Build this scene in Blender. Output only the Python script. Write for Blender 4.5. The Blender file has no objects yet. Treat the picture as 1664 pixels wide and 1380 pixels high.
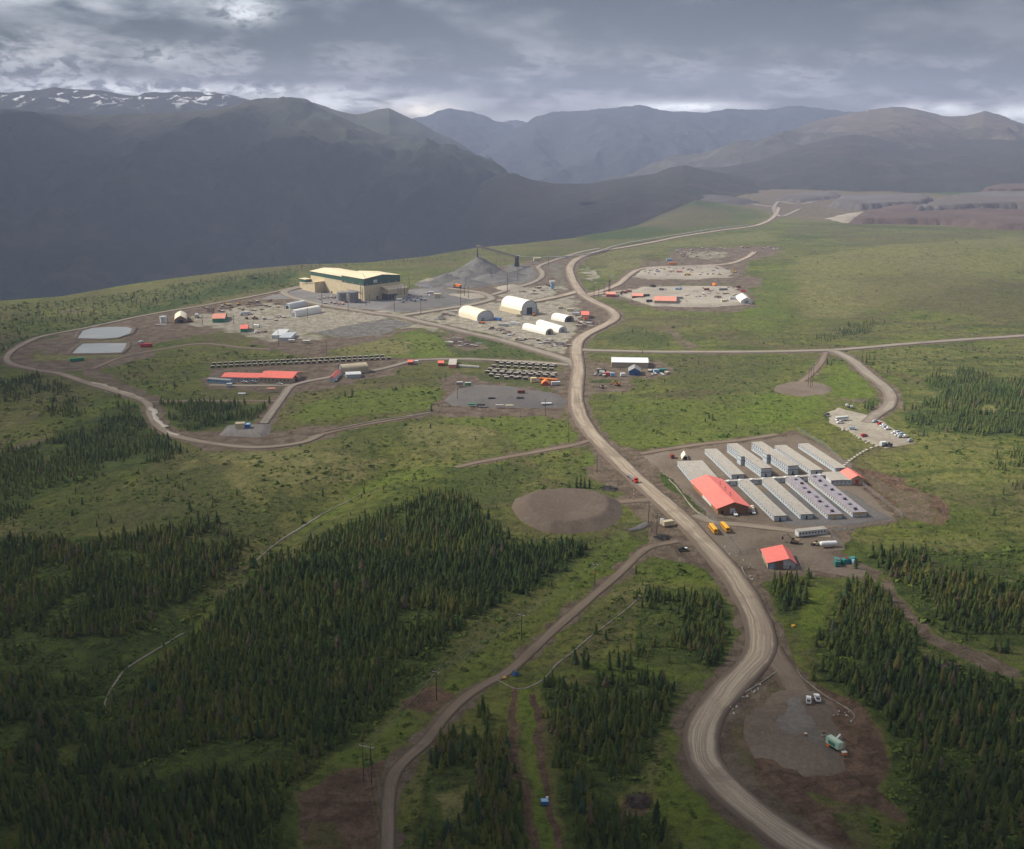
import bpy, bmesh, math, random
import numpy as np
R = math.radians
random.seed(7)
rng = np.random.default_rng(11)
scene = bpy.context.scene
COL = scene.collection

# ------------------------------------------------------------------ camera
HC = 230.0; PITCH = R(15.4); F = 1784.0; CX = 832.0; CY = 690.0
cam_d = bpy.data.cameras.new("camera"); cam = bpy.data.objects.new("camera", cam_d); COL.objects.link(cam)
cam_d.sensor_width = 36.0; cam_d.sensor_fit = 'HORIZONTAL'; cam_d.lens = F / 1664.0 * 36.0
cam_d.clip_start = 1.0; cam_d.clip_end = 60000.0
cam.location = (0, 0, HC); cam.rotation_euler = (math.pi / 2 - PITCH, 0, 0)
scene.camera = cam

# ------------------------------------------------------------------ light
SUN_EL = R(42); SUN_AZ = R(-78)          # azimuth measured from +Y towards +X (the sun is to the left)
SUN_STRENGTH = 3.5
EXPOSURE = 1.15
scene.view_settings.view_transform = 'Standard'
scene.view_settings.look = 'None'
scene.view_settings.gamma = 1.0
scene.view_settings.exposure = EXPOSURE
scene.render.engine = 'CYCLES'
scene.cycles.use_denoising = True
scene.cycles.max_bounces = 5
scene.cycles.volume_bounces = 0
scene.cycles.transparent_max_bounces = 6

sd = bpy.data.lights.new("sun", 'SUN'); sun = bpy.data.objects.new("sun", sd); COL.objects.link(sun)
sd.energy = SUN_STRENGTH; sd.angle = R(12); sd.color = (1.0, 0.93, 0.80)
sun.rotation_euler = (math.pi / 2 - SUN_EL, 0, math.pi - SUN_AZ)   # lamp looks along -Z
sun.location = (0, 0, 3000)


class NT:
    """small helper for node trees"""
    def __init__(s, tree):
        s.t = tree; s.n = tree.nodes; s.l = tree.links
    def put(s, sock, v):
        if v is None: return
        if isinstance(v, bpy.types.NodeSocket): s.l.new(v, sock)
        elif isinstance(v, (tuple, list)) and len(v) == 3 and sock.type == 'RGBA': sock.default_value = (*v, 1)
        else: sock.default_value = v
    def math(s, op, a, b=None, c=None, clamp=False):
        n = s.n.new('ShaderNodeMath'); n.operation = op; n.use_clamp = clamp
        for i, v in enumerate((a, b, c)): s.put(n.inputs[i], v)
        return n.outputs[0]
    def mix(s, f, a, b, mode='MIX'):
        n = s.n.new('ShaderNodeMix'); n.data_type = 'RGBA'; n.blend_type = mode
        s.put(n.inputs[0], f); s.put(n.inputs[6], a); s.put(n.inputs[7], b)
        return n.outputs[2]
    def rng(s, v, a, b, c=0.0, d=1.0, smooth=True):
        n = s.n.new('ShaderNodeMapRange'); n.interpolation_type = 'SMOOTHSTEP' if smooth else 'LINEAR'
        for i, q in enumerate((v, a, b, c, d)): s.put(n.inputs[i], q)
        return n.outputs[0]
    def noise(s, vec, scale, detail=3, rough=.55, dist=0.0, dim='3D'):
        n = s.n.new('ShaderNodeTexNoise'); n.noise_dimensions = dim
        s.put(n.inputs['Vector'], vec); n.inputs['Scale'].default_value = scale
        n.inputs['Detail'].default_value = detail; n.inputs['Roughness'].default_value = rough
        n.inputs['Distortion'].default_value = dist
        return n.outputs[0]
    def comb(s, x, y, z=0.0):
        n = s.n.new('ShaderNodeCombineXYZ')
        for i, v in enumerate((x, y, z)): s.put(n.inputs[i], v)
        return n.outputs[0]
    def sep(s, v):
        n = s.n.new('ShaderNodeSeparateXYZ'); s.put(n.inputs[0], v); return n.outputs
    def attr(s, name):
        n = s.n.new('ShaderNodeAttribute'); n.attribute_name = name; return n
    def tc(s, which):
        return s.n.new('ShaderNodeTexCoord').outputs[which]
    def bump(s, h, strength=.5, dist=1.0):
        n = s.n.new('ShaderNodeBump'); n.inputs['Strength'].default_value = strength
        n.inputs['Distance'].default_value = dist; s.put(n.inputs['Height'], h); return n.outputs[0]


def ray(px, py):
    u = (px - CX) / F; v = (CY - py) / F
    cp, sp = math.cos(PITCH), math.sin(PITCH)
    return (u, cp + v * sp, -sp + v * cp)

def azel(px, py):
    d = ray(px, py); return math.atan2(d[0], d[1]), math.atan2(d[2], math.hypot(d[0], d[1]))

# ------------------------------------------------------------------ world: overcast sky with breaks near the mountains
world = bpy.data.worlds.new("World"); scene.world = world; world.use_nodes = True
def build_world():
    k = NT(world.node_tree); k.n.clear()
    out = k.n.new('ShaderNodeOutputWorld'); bg = k.n.new('ShaderNodeBackground')
    sky = k.n.new('ShaderNodeTexSky'); sky.sky_type = 'NISHITA'; sky.sun_disc = False
    sky.sun_elevation = SUN_EL; sky.sun_rotation = SUN_AZ; sky.altitude = 1200
    v = k.tc('Generated'); x, y, z = k.sep(v)
    az = k.math('ARCTAN2', x, y); el = k.math('ARCSINE', z)
    # layered cloud coordinates: wide and flat near the horizon
    p = k.comb(k.math('MULTIPLY', az, 6.0), k.math('MULTIPLY', el, 21.0), 0.0)
    n1 = k.noise(p, .95, 6, .52, .25)
    p2 = k.comb(k.math('ADD', k.math('MULTIPLY', az, 15.0), 7.3), k.math('MULTIPLY', el, 44.0), 3.1)
    n2 = k.noise(p2, 1.0, 6, .55, .2)
    p3 = k.comb(k.math('MULTIPLY', az, 60.0), k.math('MULTIPLY', el, 120.0), 9.1)
    n3 = k.noise(p3, 1.0, 4, .6, .4)
    d = k.math('ADD', k.math('MULTIPLY', n1, .72), k.math('ADD', k.math('MULTIPLY', n2, .31), k.math('MULTIPLY', n3, .05)))
    base = k.mix(k.rng(d, .51, .70), (.004, .005, .009), (.20, .20, .21))
    # purple-grey toward the right, bluish toward the left
    side = k.rng(az, -.45, .45)
    base = k.mix(k.math('MULTIPLY', side, .8), base, k.mix(k.rng(d, .48, .72), (.014, .011, .014), (.085, .074, .080)))
    def blob(px, py, wx, wy, amt, th=(.35, .62), src=None):
        a0, e0 = azel(px, py)
        dx = k.math('DIVIDE', k.math('SUBTRACT', az, a0), wx / F)
        dy = k.math('DIVIDE', k.math('SUBTRACT', el, e0), wy / F)
        r2 = k.math('ADD', k.math('MULTIPLY', dx, dx), k.math('MULTIPLY', dy, dy))
        g = k.math('POWER', 2.718, k.math('MULTIPLY', r2, -1.0))
        t = k.rng(src if src is not None else n2, th[0], th[1])
        return k.math('MULTIPLY', k.math('MULTIPLY', g, t), amt, clamp=True)
    c = base
    white = (1.35, 1.35, 1.38); warm = (1.5, 1.35, 1.15); pale = (.46, .46, .48)
    for (px, py, wx, wy, amt, col, th, s) in (
        (395, 18, 46, 18, .85, (.80, .81, .83), (.30, .60), n3), (120, 8, 220, 22, .5, pale, (.35, .6), n2),
        (262, 95, 40, 14, 1.0, (.75, .75, .76), (.38, .60), n3), (60, 100, 110, 26, .9, pale, (.42, .62), n3),
        (110, 138, 150, 12, 1.0, (.75, .75, .78), (.38, .6), n3), (20, 152, 90, 14, .6, pale, (.3, .6), n2),
        (560, 166, 150, 13, 1.1, white, (.36, .56), n2), (700, 178, 45, 12, 1.3, warm, (.2, .5), n3),
        (850, 160, 220, 17, .7, pale, (.38, .6), n2), (1110, 174, 95, 8, 1.1, white, (.3, .55), n2),
        (300, 146, 230, 9, 1.0, white, (.40, .60), n3), (820, 118, 60, 22, .6, pale, (.45, .65), n2),
        (1240, 135, 45, 26, .7, pale, (.5, .68), n2), (1300, 160, 60, 16, .8, pale, (.42, .6), n2),
        (1530, 178, 70, 10, 1.1, white, (.3, .55), n2), (1650, 186, 60, 14, 1.1, white, (.25, .55), n2),
        (830, 195, 90, 12, .9, pale, (.2, .5), n3)):
        c = k.mix(blob(px, py, wx, wy, amt, th, s), c, col)
    for (px, py, wx, wy, amt) in ((330, 105, 160, 30, .55), (560, 70, 130, 40, .55), (1350, 130, 150, 34, .5), (1600, 90, 120, 60, .35)):
        c = k.mix(blob(px, py, wx, wy, amt, (.25, .6), n1), c, (.022, .023, .034))
    # torn pale shreds hanging under the deck
    pr = k.comb(k.math('ADD', k.math('MULTIPLY', az, 19.0), k.math('MULTIPLY', el, 16.0)), k.math('MULTIPLY', el, 52.0), 5.7)
    rd = k.noise(pr, 1.0, 7, .66, .15); rd = k.math('SUBTRACT', 1.0, k.math('ABSOLUTE', k.math('SUBTRACT', k.math('MULTIPLY', rd, 2.0), 1.0)))
    shred = k.math('MULTIPLY', k.rng(rd, .80, 1.0), k.rng(n2, .42, .62))
    low = k.math('ADD', k.rng(el, R(4.5), R(1.0), 0.0, .75), k.rng(az, -.05, -.40, 0.0, .45), clamp=True)
    c = k.mix(k.math('MULTIPLY', k.math('MULTIPLY', shred, low), .75), c, (.42, .41, .42))
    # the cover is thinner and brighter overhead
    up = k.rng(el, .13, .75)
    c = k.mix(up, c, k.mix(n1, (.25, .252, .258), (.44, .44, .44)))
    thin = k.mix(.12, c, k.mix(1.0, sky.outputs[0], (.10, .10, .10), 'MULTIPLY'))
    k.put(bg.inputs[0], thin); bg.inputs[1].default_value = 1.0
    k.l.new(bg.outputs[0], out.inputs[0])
build_world()

# ------------------------------------------------------------------ noise in numpy
def _hash(ix, iy, seed):
    h = (ix.astype(np.int64) * 374761393 + iy.astype(np.int64) * 668265263 + seed * 974711) & 0xFFFFFFFF
    h = ((h ^ (h >> 13)) * 1274126177) & 0xFFFFFFFF
    return ((h ^ (h >> 16)) & 0xFFFF) / 65535.0
def vnoise(x, y, seed=0):
    x = np.asarray(x, float); y = np.asarray(y, float)
    ix = np.floor(x); iy = np.floor(y); fx = x - ix; fy = y - iy
    fx = fx * fx * (3 - 2 * fx); fy = fy * fy * (3 - 2 * fy)
    a = _hash(ix, iy, seed); b = _hash(ix + 1, iy, seed); c = _hash(ix, iy + 1, seed); d = _hash(ix + 1, iy + 1, seed)
    return (a * (1 - fx) + b * fx) * (1 - fy) + (c * (1 - fx) + d * fx) * fy
def fbm(x, y, o=4, seed=0, gain=.5):
    s = 0; a = 1; t = 0
    for i in range(o):
        s = s + a * vnoise(x * 2 ** i + 17.3 * i, y * 2 ** i - 9.1 * i, seed + i); t += a; a *= gain
    return s / t
def sstep(a, b, v):
    t = np.clip((v - a) / (b - a), 0, 1); return t * t * (3 - 2 * t)

# ------------------------------------------------------------------ terrain height
def G0(px, py, z=0.0):
    d = ray(px, py); t = (z - HC) / d[2]; return d[0] * t, d[1] * t
EDGE = [(-500, 540), (-200, 515), (0, 494), (100, 487), (200, 470), (300, 455), (400, 441), (490, 432), (600, 429),
        (700, 418), (780, 404), (850, 398), (930, 390), (1050, 372), (1150, 350), (1300, 320), (1900, 320)]
_er = []
for (a, b) in EDGE:
    gx, gy = G0(a, b); _er.append((gx / gy, gy))
_er = np.array(_er)
_dr = np.array([[(p - CX) / F * 1.02, d] for p, d in ((-600, 360), (600, 360), (760, 300), (900, 180), (1020, 60), (1120, 0), (1900, 0))])
MOUNDS = [(p[0], p[1], p[2], p[3]) for p in (
    (700, 850, 70, 7), (560, 960, 70, 5), (250, 800, 80, 6), (90, 900, 80, 4), (1500, 470, 170, 9), (1620, 420, 260, 16),
    (1350, 440, 140, 6), (1500, 1180, 60, 4), (1560, 960, 60, 4), (1300, 420, 200, 7), (1600, 660, 60, 6), (1150, 540, 60, 2.5),
    (600, 740, 60, 3), (350, 470, 150, 5), (150, 520, 120, -3), (1640, 760, 60, 3), (1000, 1180, 40, 2.5),
    (520, 760, 30, 3), (600, 720, 28, 2.2), (420, 770, 35, 3), (330, 790, 30, -2.5), (200, 780, 35, 3), (680, 790, 30, 3), (780, 780, 26, 2), (560, 670, 35, 2), (650, 640, 30, 1.8),
    (1050, 670, 35, 2.2), (1150, 640, 40, 2), (1230, 610, 40, -2), (1120, 690, 30, -1.8), (1500, 600, 45, 3), (1560, 740, 35, 2.5), (1480, 780, 30, -2), (1600, 830, 35, 3), (1550, 880, 30, -2), (900, 720, 25, 1.5), (750, 700, 30, 2),
    (1450, 500, 80, 6), (1560, 520, 60, 4), (1350, 500, 60, -4), (1240, 530, 50, 3), (1500, 420, 120, 8), (1400, 400, 120, -6), (80, 660, 30, 3), (150, 650, 25, -2), (40, 700, 35, 3), (80, 780, 30, 3))]
MOUNDS = [(*G0(a, b), r, h) for a, b, r, h in MOUNDS]
GULLY = [G0(*p) for p in ((640, 760), (560, 800), (500, 855), (440, 890), (410, 915), (330, 990), (280, 1040), (230, 1080), (190, 1110), (170, 1150), (120, 1230), (60, 1330), (0, 1420))]
def seg_dist(x, y, pts, closed=False):
    d2 = np.full(np.shape(x), 1e18)
    n = len(pts)
    for i in range(n if closed else n - 1):
        ax, ay = pts[i]; bx, by = pts[(i + 1) % n]
        ex, ey = bx - ax, by - ay; L = ex * ex + ey * ey + 1e-9
        t = np.clip(((x - ax) * ex + (y - ay) * ey) / L, 0, 1)
        d2 = np.minimum(d2, (x - ax - t * ex) ** 2 + (y - ay - t * ey) ** 2)
    return np.sqrt(d2)
def hgt(x, y):
    x = np.asarray(x, float); y = np.asarray(y, float)
    h = (fbm(x / 110, y / 110, 3, 5) - .5) * 1.6
    for mx, my, r, a in MOUNDS:
        h = h + a * np.exp(-((x - mx) ** 2 + (y - my) ** 2) / (r * r))
    gd = seg_dist(x, y, GULLY)
    h = h - 7.0 * np.exp(-(gd / 24) ** 2)
    r = x / np.maximum(y, 1)
    e = np.interp(r, _er[:, 0], _er[:, 1]); dr = np.interp(r, _dr[:, 0], _dr[:, 1])
    t = np.clip((y - e) / 800, 0, 1)
    far = sstep(0, 1, t)
    h = h - dr * far
    h = h + sstep(1.5, 3.0, y / 1500) * (fbm(x / 500, y / 500, 4, 9) - .5) * 40 * sstep(0.02, .15, r)
    return h
def G(px, py, z=0.0):
    """ground point seen at this place of the picture"""
    zz = 0.0
    for _ in range(12):
        x, y = G0(px, py, zz + z)
        zz = .5 * zz + .5 * float(hgt(x, y))
    x, y = G0(px, py, zz + z)
    return x, y
def gz(x, y): return float(hgt(x, y))

# ------------------------------------------------------------------ object helpers
def tagp(o, label=None, cat=None, group=None, kind=None):
    if label and len(label.split()) > 16: print('LONG', len(label.split()), label)
    if label: o['label'] = label
    if cat: o['category'] = cat
    if group: o['group'] = group
    if kind: o['kind'] = kind
    return o
def empty(name, x, y, z=None, rot=0.0, label=None, cat=None, group=None):
    o = bpy.data.objects.new(name, None); COL.objects.link(o)
    o.empty_display_size = 1
    o.location = (x, y, gz(x, y) if z is None else z); o.rotation_euler = (0, 0, rot)
    return tagp(o, label, cat, group)
def link(name, me, parent=None):
    o = bpy.data.objects.new(name, me); COL.objects.link(o)
    if parent is not None: o.parent = parent
    return o
def np_mesh(name, V, Fc, mats, smooth=False, attrs=None, mi=None):
    """V (n,3), Fc (m,k) -> mesh"""
    me = bpy.data.meshes.new(name); V = np.asarray(V, np.float32); Fc = np.asarray(Fc, np.int32)
    n, kk = Fc.shape
    me.vertices.add(len(V)); me.vertices.foreach_set('co', V.ravel())
    me.loops.add(n * kk); me.loops.foreach_set('vertex_index', Fc.ravel())
    me.polygons.add(n); me.polygons.foreach_set('loop_start', np.arange(n, dtype=np.int32) * kk)
    me.polygons.foreach_set('loop_total', np.full(n, kk, np.int32))
    if smooth: me.polygons.foreach_set('use_smooth', np.ones(n, bool))
    for m in mats: me.materials.append(m)
    if mi is not None: me.polygons.foreach_set('material_index', np.asarray(mi, np.int32))
    me.update(calc_edges=True)
    for nm, (typ, data) in (attrs or {}).items():
        a = me.attributes.new(nm, typ, 'POINT')
        a.data.foreach_set('color' if typ == 'FLOAT_COLOR' else 'value', np.asarray(data, np.float32).ravel())
    return me

class MB:
    """collects faces; build() links ONE mesh"""
    def __init__(s): s.v = []; s.f = []; s.m = []
    def add(s, vs, fs, m=0):
        b = len(s.v); s.v += [tuple(q) for q in vs]
        for f in fs: s.f.append([b + i for i in f]); s.m.append(m)
        return s
    def box(s, x0, x1, y0, y1, z0, z1, m=0, taper=0.0):
        t = taper
        return s.add([(x0, y0, z0), (x1, y0, z0), (x1, y1, z0), (x0, y1, z0), (x0 + t, y0 + t, z1), (x1 - t, y0 + t, z1), (x1 - t, y1 - t, z1), (x0 + t, y1 - t, z1)],
                     [(0, 3, 2, 1), (4, 5, 6, 7), (0, 1, 5, 4), (1, 2, 6, 5), (2, 3, 7, 6), (3, 0, 4, 7)], m)
    def prism(s, prof, y0, y1, m=0):
        """profile in x,z (counter-clockwise seen from -y) extruded along y"""
        n = len(prof)
        vs = [(x, y0, z) for x, z in prof] + [(x, y1, z) for x, z in prof]
        fs = [tuple(range(n)), tuple(range(2 * n - 1, n - 1, -1))] + [((i + 1) % n, i, n + i, n + (i + 1) % n) for i in range(n)]
        return s.add(vs, fs, m)
    def prismx(s, prof, x0, x1, m=0):
        """profile in y,z extruded along x"""
        n = len(prof)
        vs = [(x0, y, z) for y, z in prof] + [(x1, y, z) for y, z in prof]
        fs = [tuple(range(n - 1, -1, -1)), tuple(range(n, 2 * n))] + [(i, (i + 1) % n, n + (i + 1) % n, n + i) for i in range(n)]
        return s.add(vs, fs, m)
    def shell(s, line, y0, y1, th, m=0, alongx=False):
        """open roof line (a,z) with thickness, extruded"""
        up = [(a, z + th) for a, z in line]; poly = list(line) + up[::-1]
        return (s.prismx if alongx else s.prism)(poly, y0, y1, m)
    def cyl(s, x, y, z0, z1, r, n=12, m=0, r2=None):
        r2 = r if r2 is None else r2
        vs = [(x + r * math.cos(2 * math.pi * i / n), y + r * math.sin(2 * math.pi * i / n), z0) for i in range(n)]
        vs += [(x + r2 * math.cos(2 * math.pi * i / n), y + r2 * math.sin(2 * math.pi * i / n), z1) for i in range(n)]
        return s.add(vs, [tuple(range(n - 1, -1, -1)), tuple(range(n, 2 * n))] + [(i, (i + 1) % n, n + (i + 1) % n, n + i) for i in range(n)], m)
    def bar(s, a, b, r, n=6, m=0, r2=None):
        a = np.array(a, float); b = np.array(b, float); d = b - a; L = np.linalg.norm(d)
        if L < 1e-6: return s
        d /= L; u = np.cross(d, (0, 0, 1.0))
        if np.linalg.norm(u) < .05: u = np.cross(d, (1.0, 0, 0))
        u /= np.linalg.norm(u); w = np.cross(d, u); r2 = r if r2 is None else r2
        vs = []
        for p, q in ((a, r), (b, r2)):
            for i in range(n):
                t = 2 * math.pi * (i + .5) / n; vs.append(p + q * (math.cos(t) * u + math.sin(t) * w))
        return s.add(vs, [tuple(range(n)), tuple(range(2 * n - 1, n - 1, -1))] + [((i + 1) % n, i, n + i, n + (i + 1) % n) for i in range(n)], m)
    def mesh(s, name, mats):
        if not isinstance(mats, (list, tuple)): mats = [mats]
        me = bpy.data.meshes.new(name); me.from_pydata(s.v, [], s.f)
        for q in mats: me.materials.append(q)
        me.polygons.foreach_set('material_index', s.m); me.update()
        return me
    def build(s, name, mats, parent=None, label=None, cat=None, group=None, kind=None):
        return tagp(link(name, s.mesh(name, mats), parent), label, cat, group, kind)

def dup(root, x, y, rot, label=None, group=None, z=None, scale=None):
    r = root.copy(); COL.objects.link(r); r.location = (x, y, gz(x, y) if z is None else z); r.rotation_euler = (0, 0, rot)
    if label: r['label'] = label
    if label and len(label.split()) > 16: print('LONG', label)
    if group: r['group'] = group
    elif 'group' in r: del r['group']
    if scale: r.scale = scale
    for ch in root.children:
        c = ch.copy(); COL.objects.link(c); c.parent = r
        for g in ch.children:
            e = g.copy(); COL.objects.link(e); e.parent = c
    return r
# ------------------------------------------------------------------ materials
def new_mat(name):
    m = bpy.data.materials.new(name); m.use_nodes = True; k = NT(m.node_tree)
    return m, k, k.n['Principled BSDF']
def plain(name, col, rough=.8, var=.18, scale=.6, metal=0.0, dirt=.25, stripes=None, sc2=None):
    """painted / sheet surface with blotchy wear; stripes=(axis, spacing m, depth) for ribs"""
    m, k, b = new_mat(name)
    v = k.tc('Object')
    n = k.noise(v, scale, 4, .6); n2 = k.noise(v, (sc2 or scale * .18), 3, .6, .5)
    c = k.mix(k.rng(n, .3, .7), tuple(q * (1 - var) for q in col), tuple(min(1, q * (1 + var)) for q in col))
    c = k.mix(k.math('MULTIPLY', k.rng(n2, .5, .75), dirt), c, (col[0] * .55 + .03, col[1] * .5 + .022, col[2] * .45 + .015))
    if stripes:
        ax = k.sep(v)[stripes[0]]
        w = k.math('PINGPONG', k.math('DIVIDE', ax, stripes[1]), .5)
        w = k.rng(w, .36, .5)
        c = k.mix(k.math('MULTIPLY', w, stripes[2]), c, tuple(q * .45 for q in col))
    k.put(b.inputs['Base Color'], c); b.inputs['Roughness'].default_value = rough; b.inputs['Metallic'].default_value = metal
    b.inputs['Specular IOR Level'].default_value = .3
    return m
M = {}
M['cream'] = plain('cream_cladding', (.54, .455, .30), .6, .08, .15, 0, .18, (0, 3.0, .22))
M['creamroof'] = plain('cream_roof', (.70, .60, .41), .55, .08, .12, 0, .15, (1, 4.0, .16))
M['green'] = plain('green_cladding', (.030, .085, .060), .6, .15, .2, 0, .15, (0, 3.0, .2))
M['redroof'] = plain('red_metal_roof', (.82, .20, .165), .5, .07, .3, 0, .22, (1, 1.8, .55))
M['redroofx'] = plain('red_metal_roof_ribbed', (.78, .18, .135), .5, .07, .3, 0, .22, (0, 1.8, .55))
M['pinkroof'] = plain('faded_red_roof', (.62, .25, .19), .6, .10, .3, 0, .2, (0, 1.4, .15))
M['white'] = plain('white_panel', (.52, .54, .56), .6, .07, .4, 0, .25)
M['whitefab'] = plain('white_fabric', (.74, .73, .68), .7, .05, .15, 0, .12, (1, 5.0, .14))
M['creamfab'] = plain('cream_fabric', (.70, .64, .50), .7, .05, .12, 0, .15, (1, 4.0, .14))
M['bluewhite'] = plain('pale_blue_panel', (.40, .44, .48), .6, .08, .5, 0, .25, (1, 3.66, .28))
M['trim'] = plain('blue_trim', (.050, .070, .11), .6, .1, 1)
M['dormroof'] = plain('beige_membrane', (.335, .312, .280), .85, .10, .35, 0, .30, (1, 3.66, .30))
M['purproof'] = plain('grey_violet_membrane', (.27, .25, .29), .8, .18, .6, 0, .35, (1, 3.66, .35))
M['yellow'] = plain('yellow_panel', (.55, .33, .03), .6, .12, 1)
M['busyellow'] = plain('bus_yellow', (.72, .34, .015), .45, .06, 1, 0, .12)
M['busroof'] = plain('bus_roof_yellow', (.74, .40, .04), .5, .06, 1, 0, .15)
M['glass'] = plain('dark_glass', (.02, .025, .03), .15, .2, 1)
M['tyre'] = plain('tyre', (.015, .015, .015), .9, .2, 1)
M['wood'] = plain('weathered_wood', (.24, .18, .12), .9, .25, 1.5)
M['brownwall'] = plain('brown_timber_wall', (.27, .145, .075), .8, .2, .8, 0, .3, (0, 2.4, .3))
M['tan'] = plain('tan_wall', (.42, .36, .26), .75, .08, .4, 0, .2, (0, 3, .2))
M['steel'] = plain('galvanised_steel', (.20, .20, .21), .55, .2, .8, .2)
M['dark'] = plain('dark_steel', (.035, .033, .033), .7, .3, .8)
M['poledark'] = plain('pole_timber', (.06, .045, .035), .9, .2, 1)
M['rust'] = plain('rust_red_steel', (.20, .06, .035), .8, .25, .8)
M['red'] = plain('red_paint', (.50, .04, .03), .5, .1, 1)
M['teal'] = plain('teal_paint', (.04, .22, .20), .5, .12, 1)
M['mint'] = plain('mint_paint', (.42, .56, .44), .5, .08, 1)
M['blue'] = plain('blue_paint', (.04, .13, .36), .55, .1, 1)
M['ltblue'] = plain('pale_blue_paint', (.25, .42, .62), .6, .1, 1)
M['greenp'] = plain('green_paint', (.03, .25, .12), .55, .1, 1)
M['orange'] = plain('orange_paint', (.65, .20, .03), .6, .12, 1)
M['grey'] = plain('grey_panel', (.25, .25, .25), .7, .12, .8)
M['boxcream'] = plain('cream_container', (.55, .48, .33), .65, .08, .8, 0, .2, (0, 1.2, .2))
M['carwhite'] = plain('white_car_paint', (.72, .73, .75), .25, .04, 1, 0, .12)
M['carred'] = plain('red_car_paint', (.30, .02, .02), .3, .08, 1, 0, .1)
M['cardark'] = plain('dark_car_paint', (.03, .035, .045), .3, .1, 1)
M['carsilver'] = plain('silver_car_paint', (.34, .38, .42), .3, .06, 1, 0, .1)
M['carblue'] = plain('pale_blue_car_paint', (.30, .42, .52), .3, .06, 1, 0, .1)
M['lid'] = plain('pale_lid', (.42, .39, .35), .8, .15, 1)
M['creekbed'] = plain('creek_bed', (.20, .18, .15), .7, .3, .5, 0, .5)
M['trackpuddle'] = plain('puddle', (.42, .37, .30), .2, .1, .2)
M['concrete'] = plain('concrete', (.40, .38, .35), .9, .15, .6)

def soil(name, c1, c2, c3, s1=.05, s2=.6, rough=.95, bump=.3):
    m, k, b = new_mat(name)
    v = k.tc('Object')
    a = k.noise(v, s1, 5, .6, .6); d = k.noise(v, s2, 5, .65); e = k.noise(v, s1 * .25, 3, .5, .8)
    c = k.mix(k.rng(a, .35, .65), c1, c2)
    c = k.mix(k.math('MULTIPLY', k.rng(e, .45, .65), .7), c, c3)
    c = k.mix(k.rng(d, .3, .75, 0, .35), c, tuple(q * .45 for q in c1))
    tr = k.noise(v, s1 * .9, 2, .5, 3.5); tr = k.math('PINGPONG', k.math('MULTIPLY', tr, 9.0), .5)
    c = k.mix(k.math('MULTIPLY', k.rng(tr, .30, .5), .17), c, tuple(min(1, q * 1.75) for q in c2))
    k.put(b.inputs['Base Color'], c); b.inputs['Roughness'].default_value = rough
    b.inputs['Specular IOR Level'].default_value = .15
    k.put(b.inputs['Normal'], k.bump(d, bump, 1.2))
    return m
M['dirtpad'] = soil('brown_gravel', (.115, .089, .068), (.158, .126, .098), (.195, .162, .130), .03, .5)
M['greypad'] = soil('grey_gravel', (.135, .13, .13), (.19, .18, .175), (.16, .14, .125), .02, .5)
M['darkpad'] = soil('dark_grey_gravel', (.095, .092, .095), (.13, .122, .12), (.15, .135, .12), .03, .5)
M['palepad'] = soil('pale_gravel', (.26, .23, .19), (.34, .31, .26), (.19, .16, .13), .02, .4)
M['rock'] = soil('crushed_ore', (.095, .09, .09), (.155, .147, .14), (.085, .08, .08), .04, .35, .95, .6)
M['waste'] = soil('waste_rock', (.055, .048, .046), (.092, .082, .078), (.060, .040, .034), .006, .05, .95, .5)
M['warmgrey'] = soil('damp_gravel', (.118, .104, .092), (.165, .15, .136), (.14, .118, .098), .02, .5)
M['waste2'] = soil('graded_waste_rock', (.085, .078, .074), (.13, .12, .115), (.10, .08, .07), .01, .08)
M['wastered'] = soil('oxidised_waste_rock', (.075, .050, .042), (.11, .078, .066), (.085, .06, .05), .01, .08)
M['mud'] = soil('churned_mud', (.10, .062, .042), (.15, .10, .072), (.075, .05, .036), .04, .4)
M['roundpad'] = soil('brown_gravel_mound', (.135, .104, .082), (.172, .138, .110), (.11, .084, .066), .05, .6)

def road_mat(name, edge, lane, pale, mud):
    m, k, b = new_mat(name)
    uv = k.n.new('ShaderNodeUVMap').outputs[0]; u, v, _ = k.sep(uv)
    w = k.attr('across').outputs['Fac']
    obj = k.tc('Object')
    n0 = k.noise(obj, .09, 4, .6); wb = k.noise(obj, .012, 3, .6); u = k.math('ADD', u, k.math('MULTIPLY', wb, 9.0)); dm = k.noise(obj, .035, 4, .65, .6); st = k.noise(k.comb(k.math('MULTIPLY', u, 1.15), k.math('MULTIPLY', v, .018), 0.0), 1.0, 3, .7)
    st2 = k.noise(k.comb(k.math('MULTIPLY', u, .45), k.math('MULTIPLY', v, .006), 4.0), 1.0, 2, .6)
    wn = k.math('ADD', w, k.math('MULTIPLY', k.math('SUBTRACT', n0, .5), .35))
    c = k.mix(k.rng(st, .42, .60), lane, pale)
    c = k.mix(k.math('MULTIPLY', k.rng(st2, .52, .62), .55), c, mud)
    c = k.mix(k.math('MULTIPLY', k.rng(dm, .50, .66), .55), c, mud)
    c = k.mix(k.rng(wn, .60, .92), c, edge)
    fine = k.noise(obj, .9, 4, .7)
    c = k.mix(k.rng(fine, .35, .8, 0, .35), c, tuple(q * .55 for q in lane))
    k.put(b.inputs['Base Color'], c); b.inputs['Roughness'].default_value = .95
    b.inputs['Specular IOR Level'].default_value = .15
    k.put(b.inputs['Normal'], k.bump(st, .25, .4))
    return m
M['haul'] = road_mat('haul_road_surface', (.13, .10, .080), (.265, .215, .165), (.40, .34, .265), (.17, .135, .105))
M['minor'] = road_mat('service_road_surface', (.13, .11, .09), (.22, .19, .155), (.29, .26, .215), (.16, .13, .11))
M['track'] = road_mat('dirt_track_surface', (.104, .078, .057), (.165, .128, .096), (.205, .163, .126), (.120, .092, .068))

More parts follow.
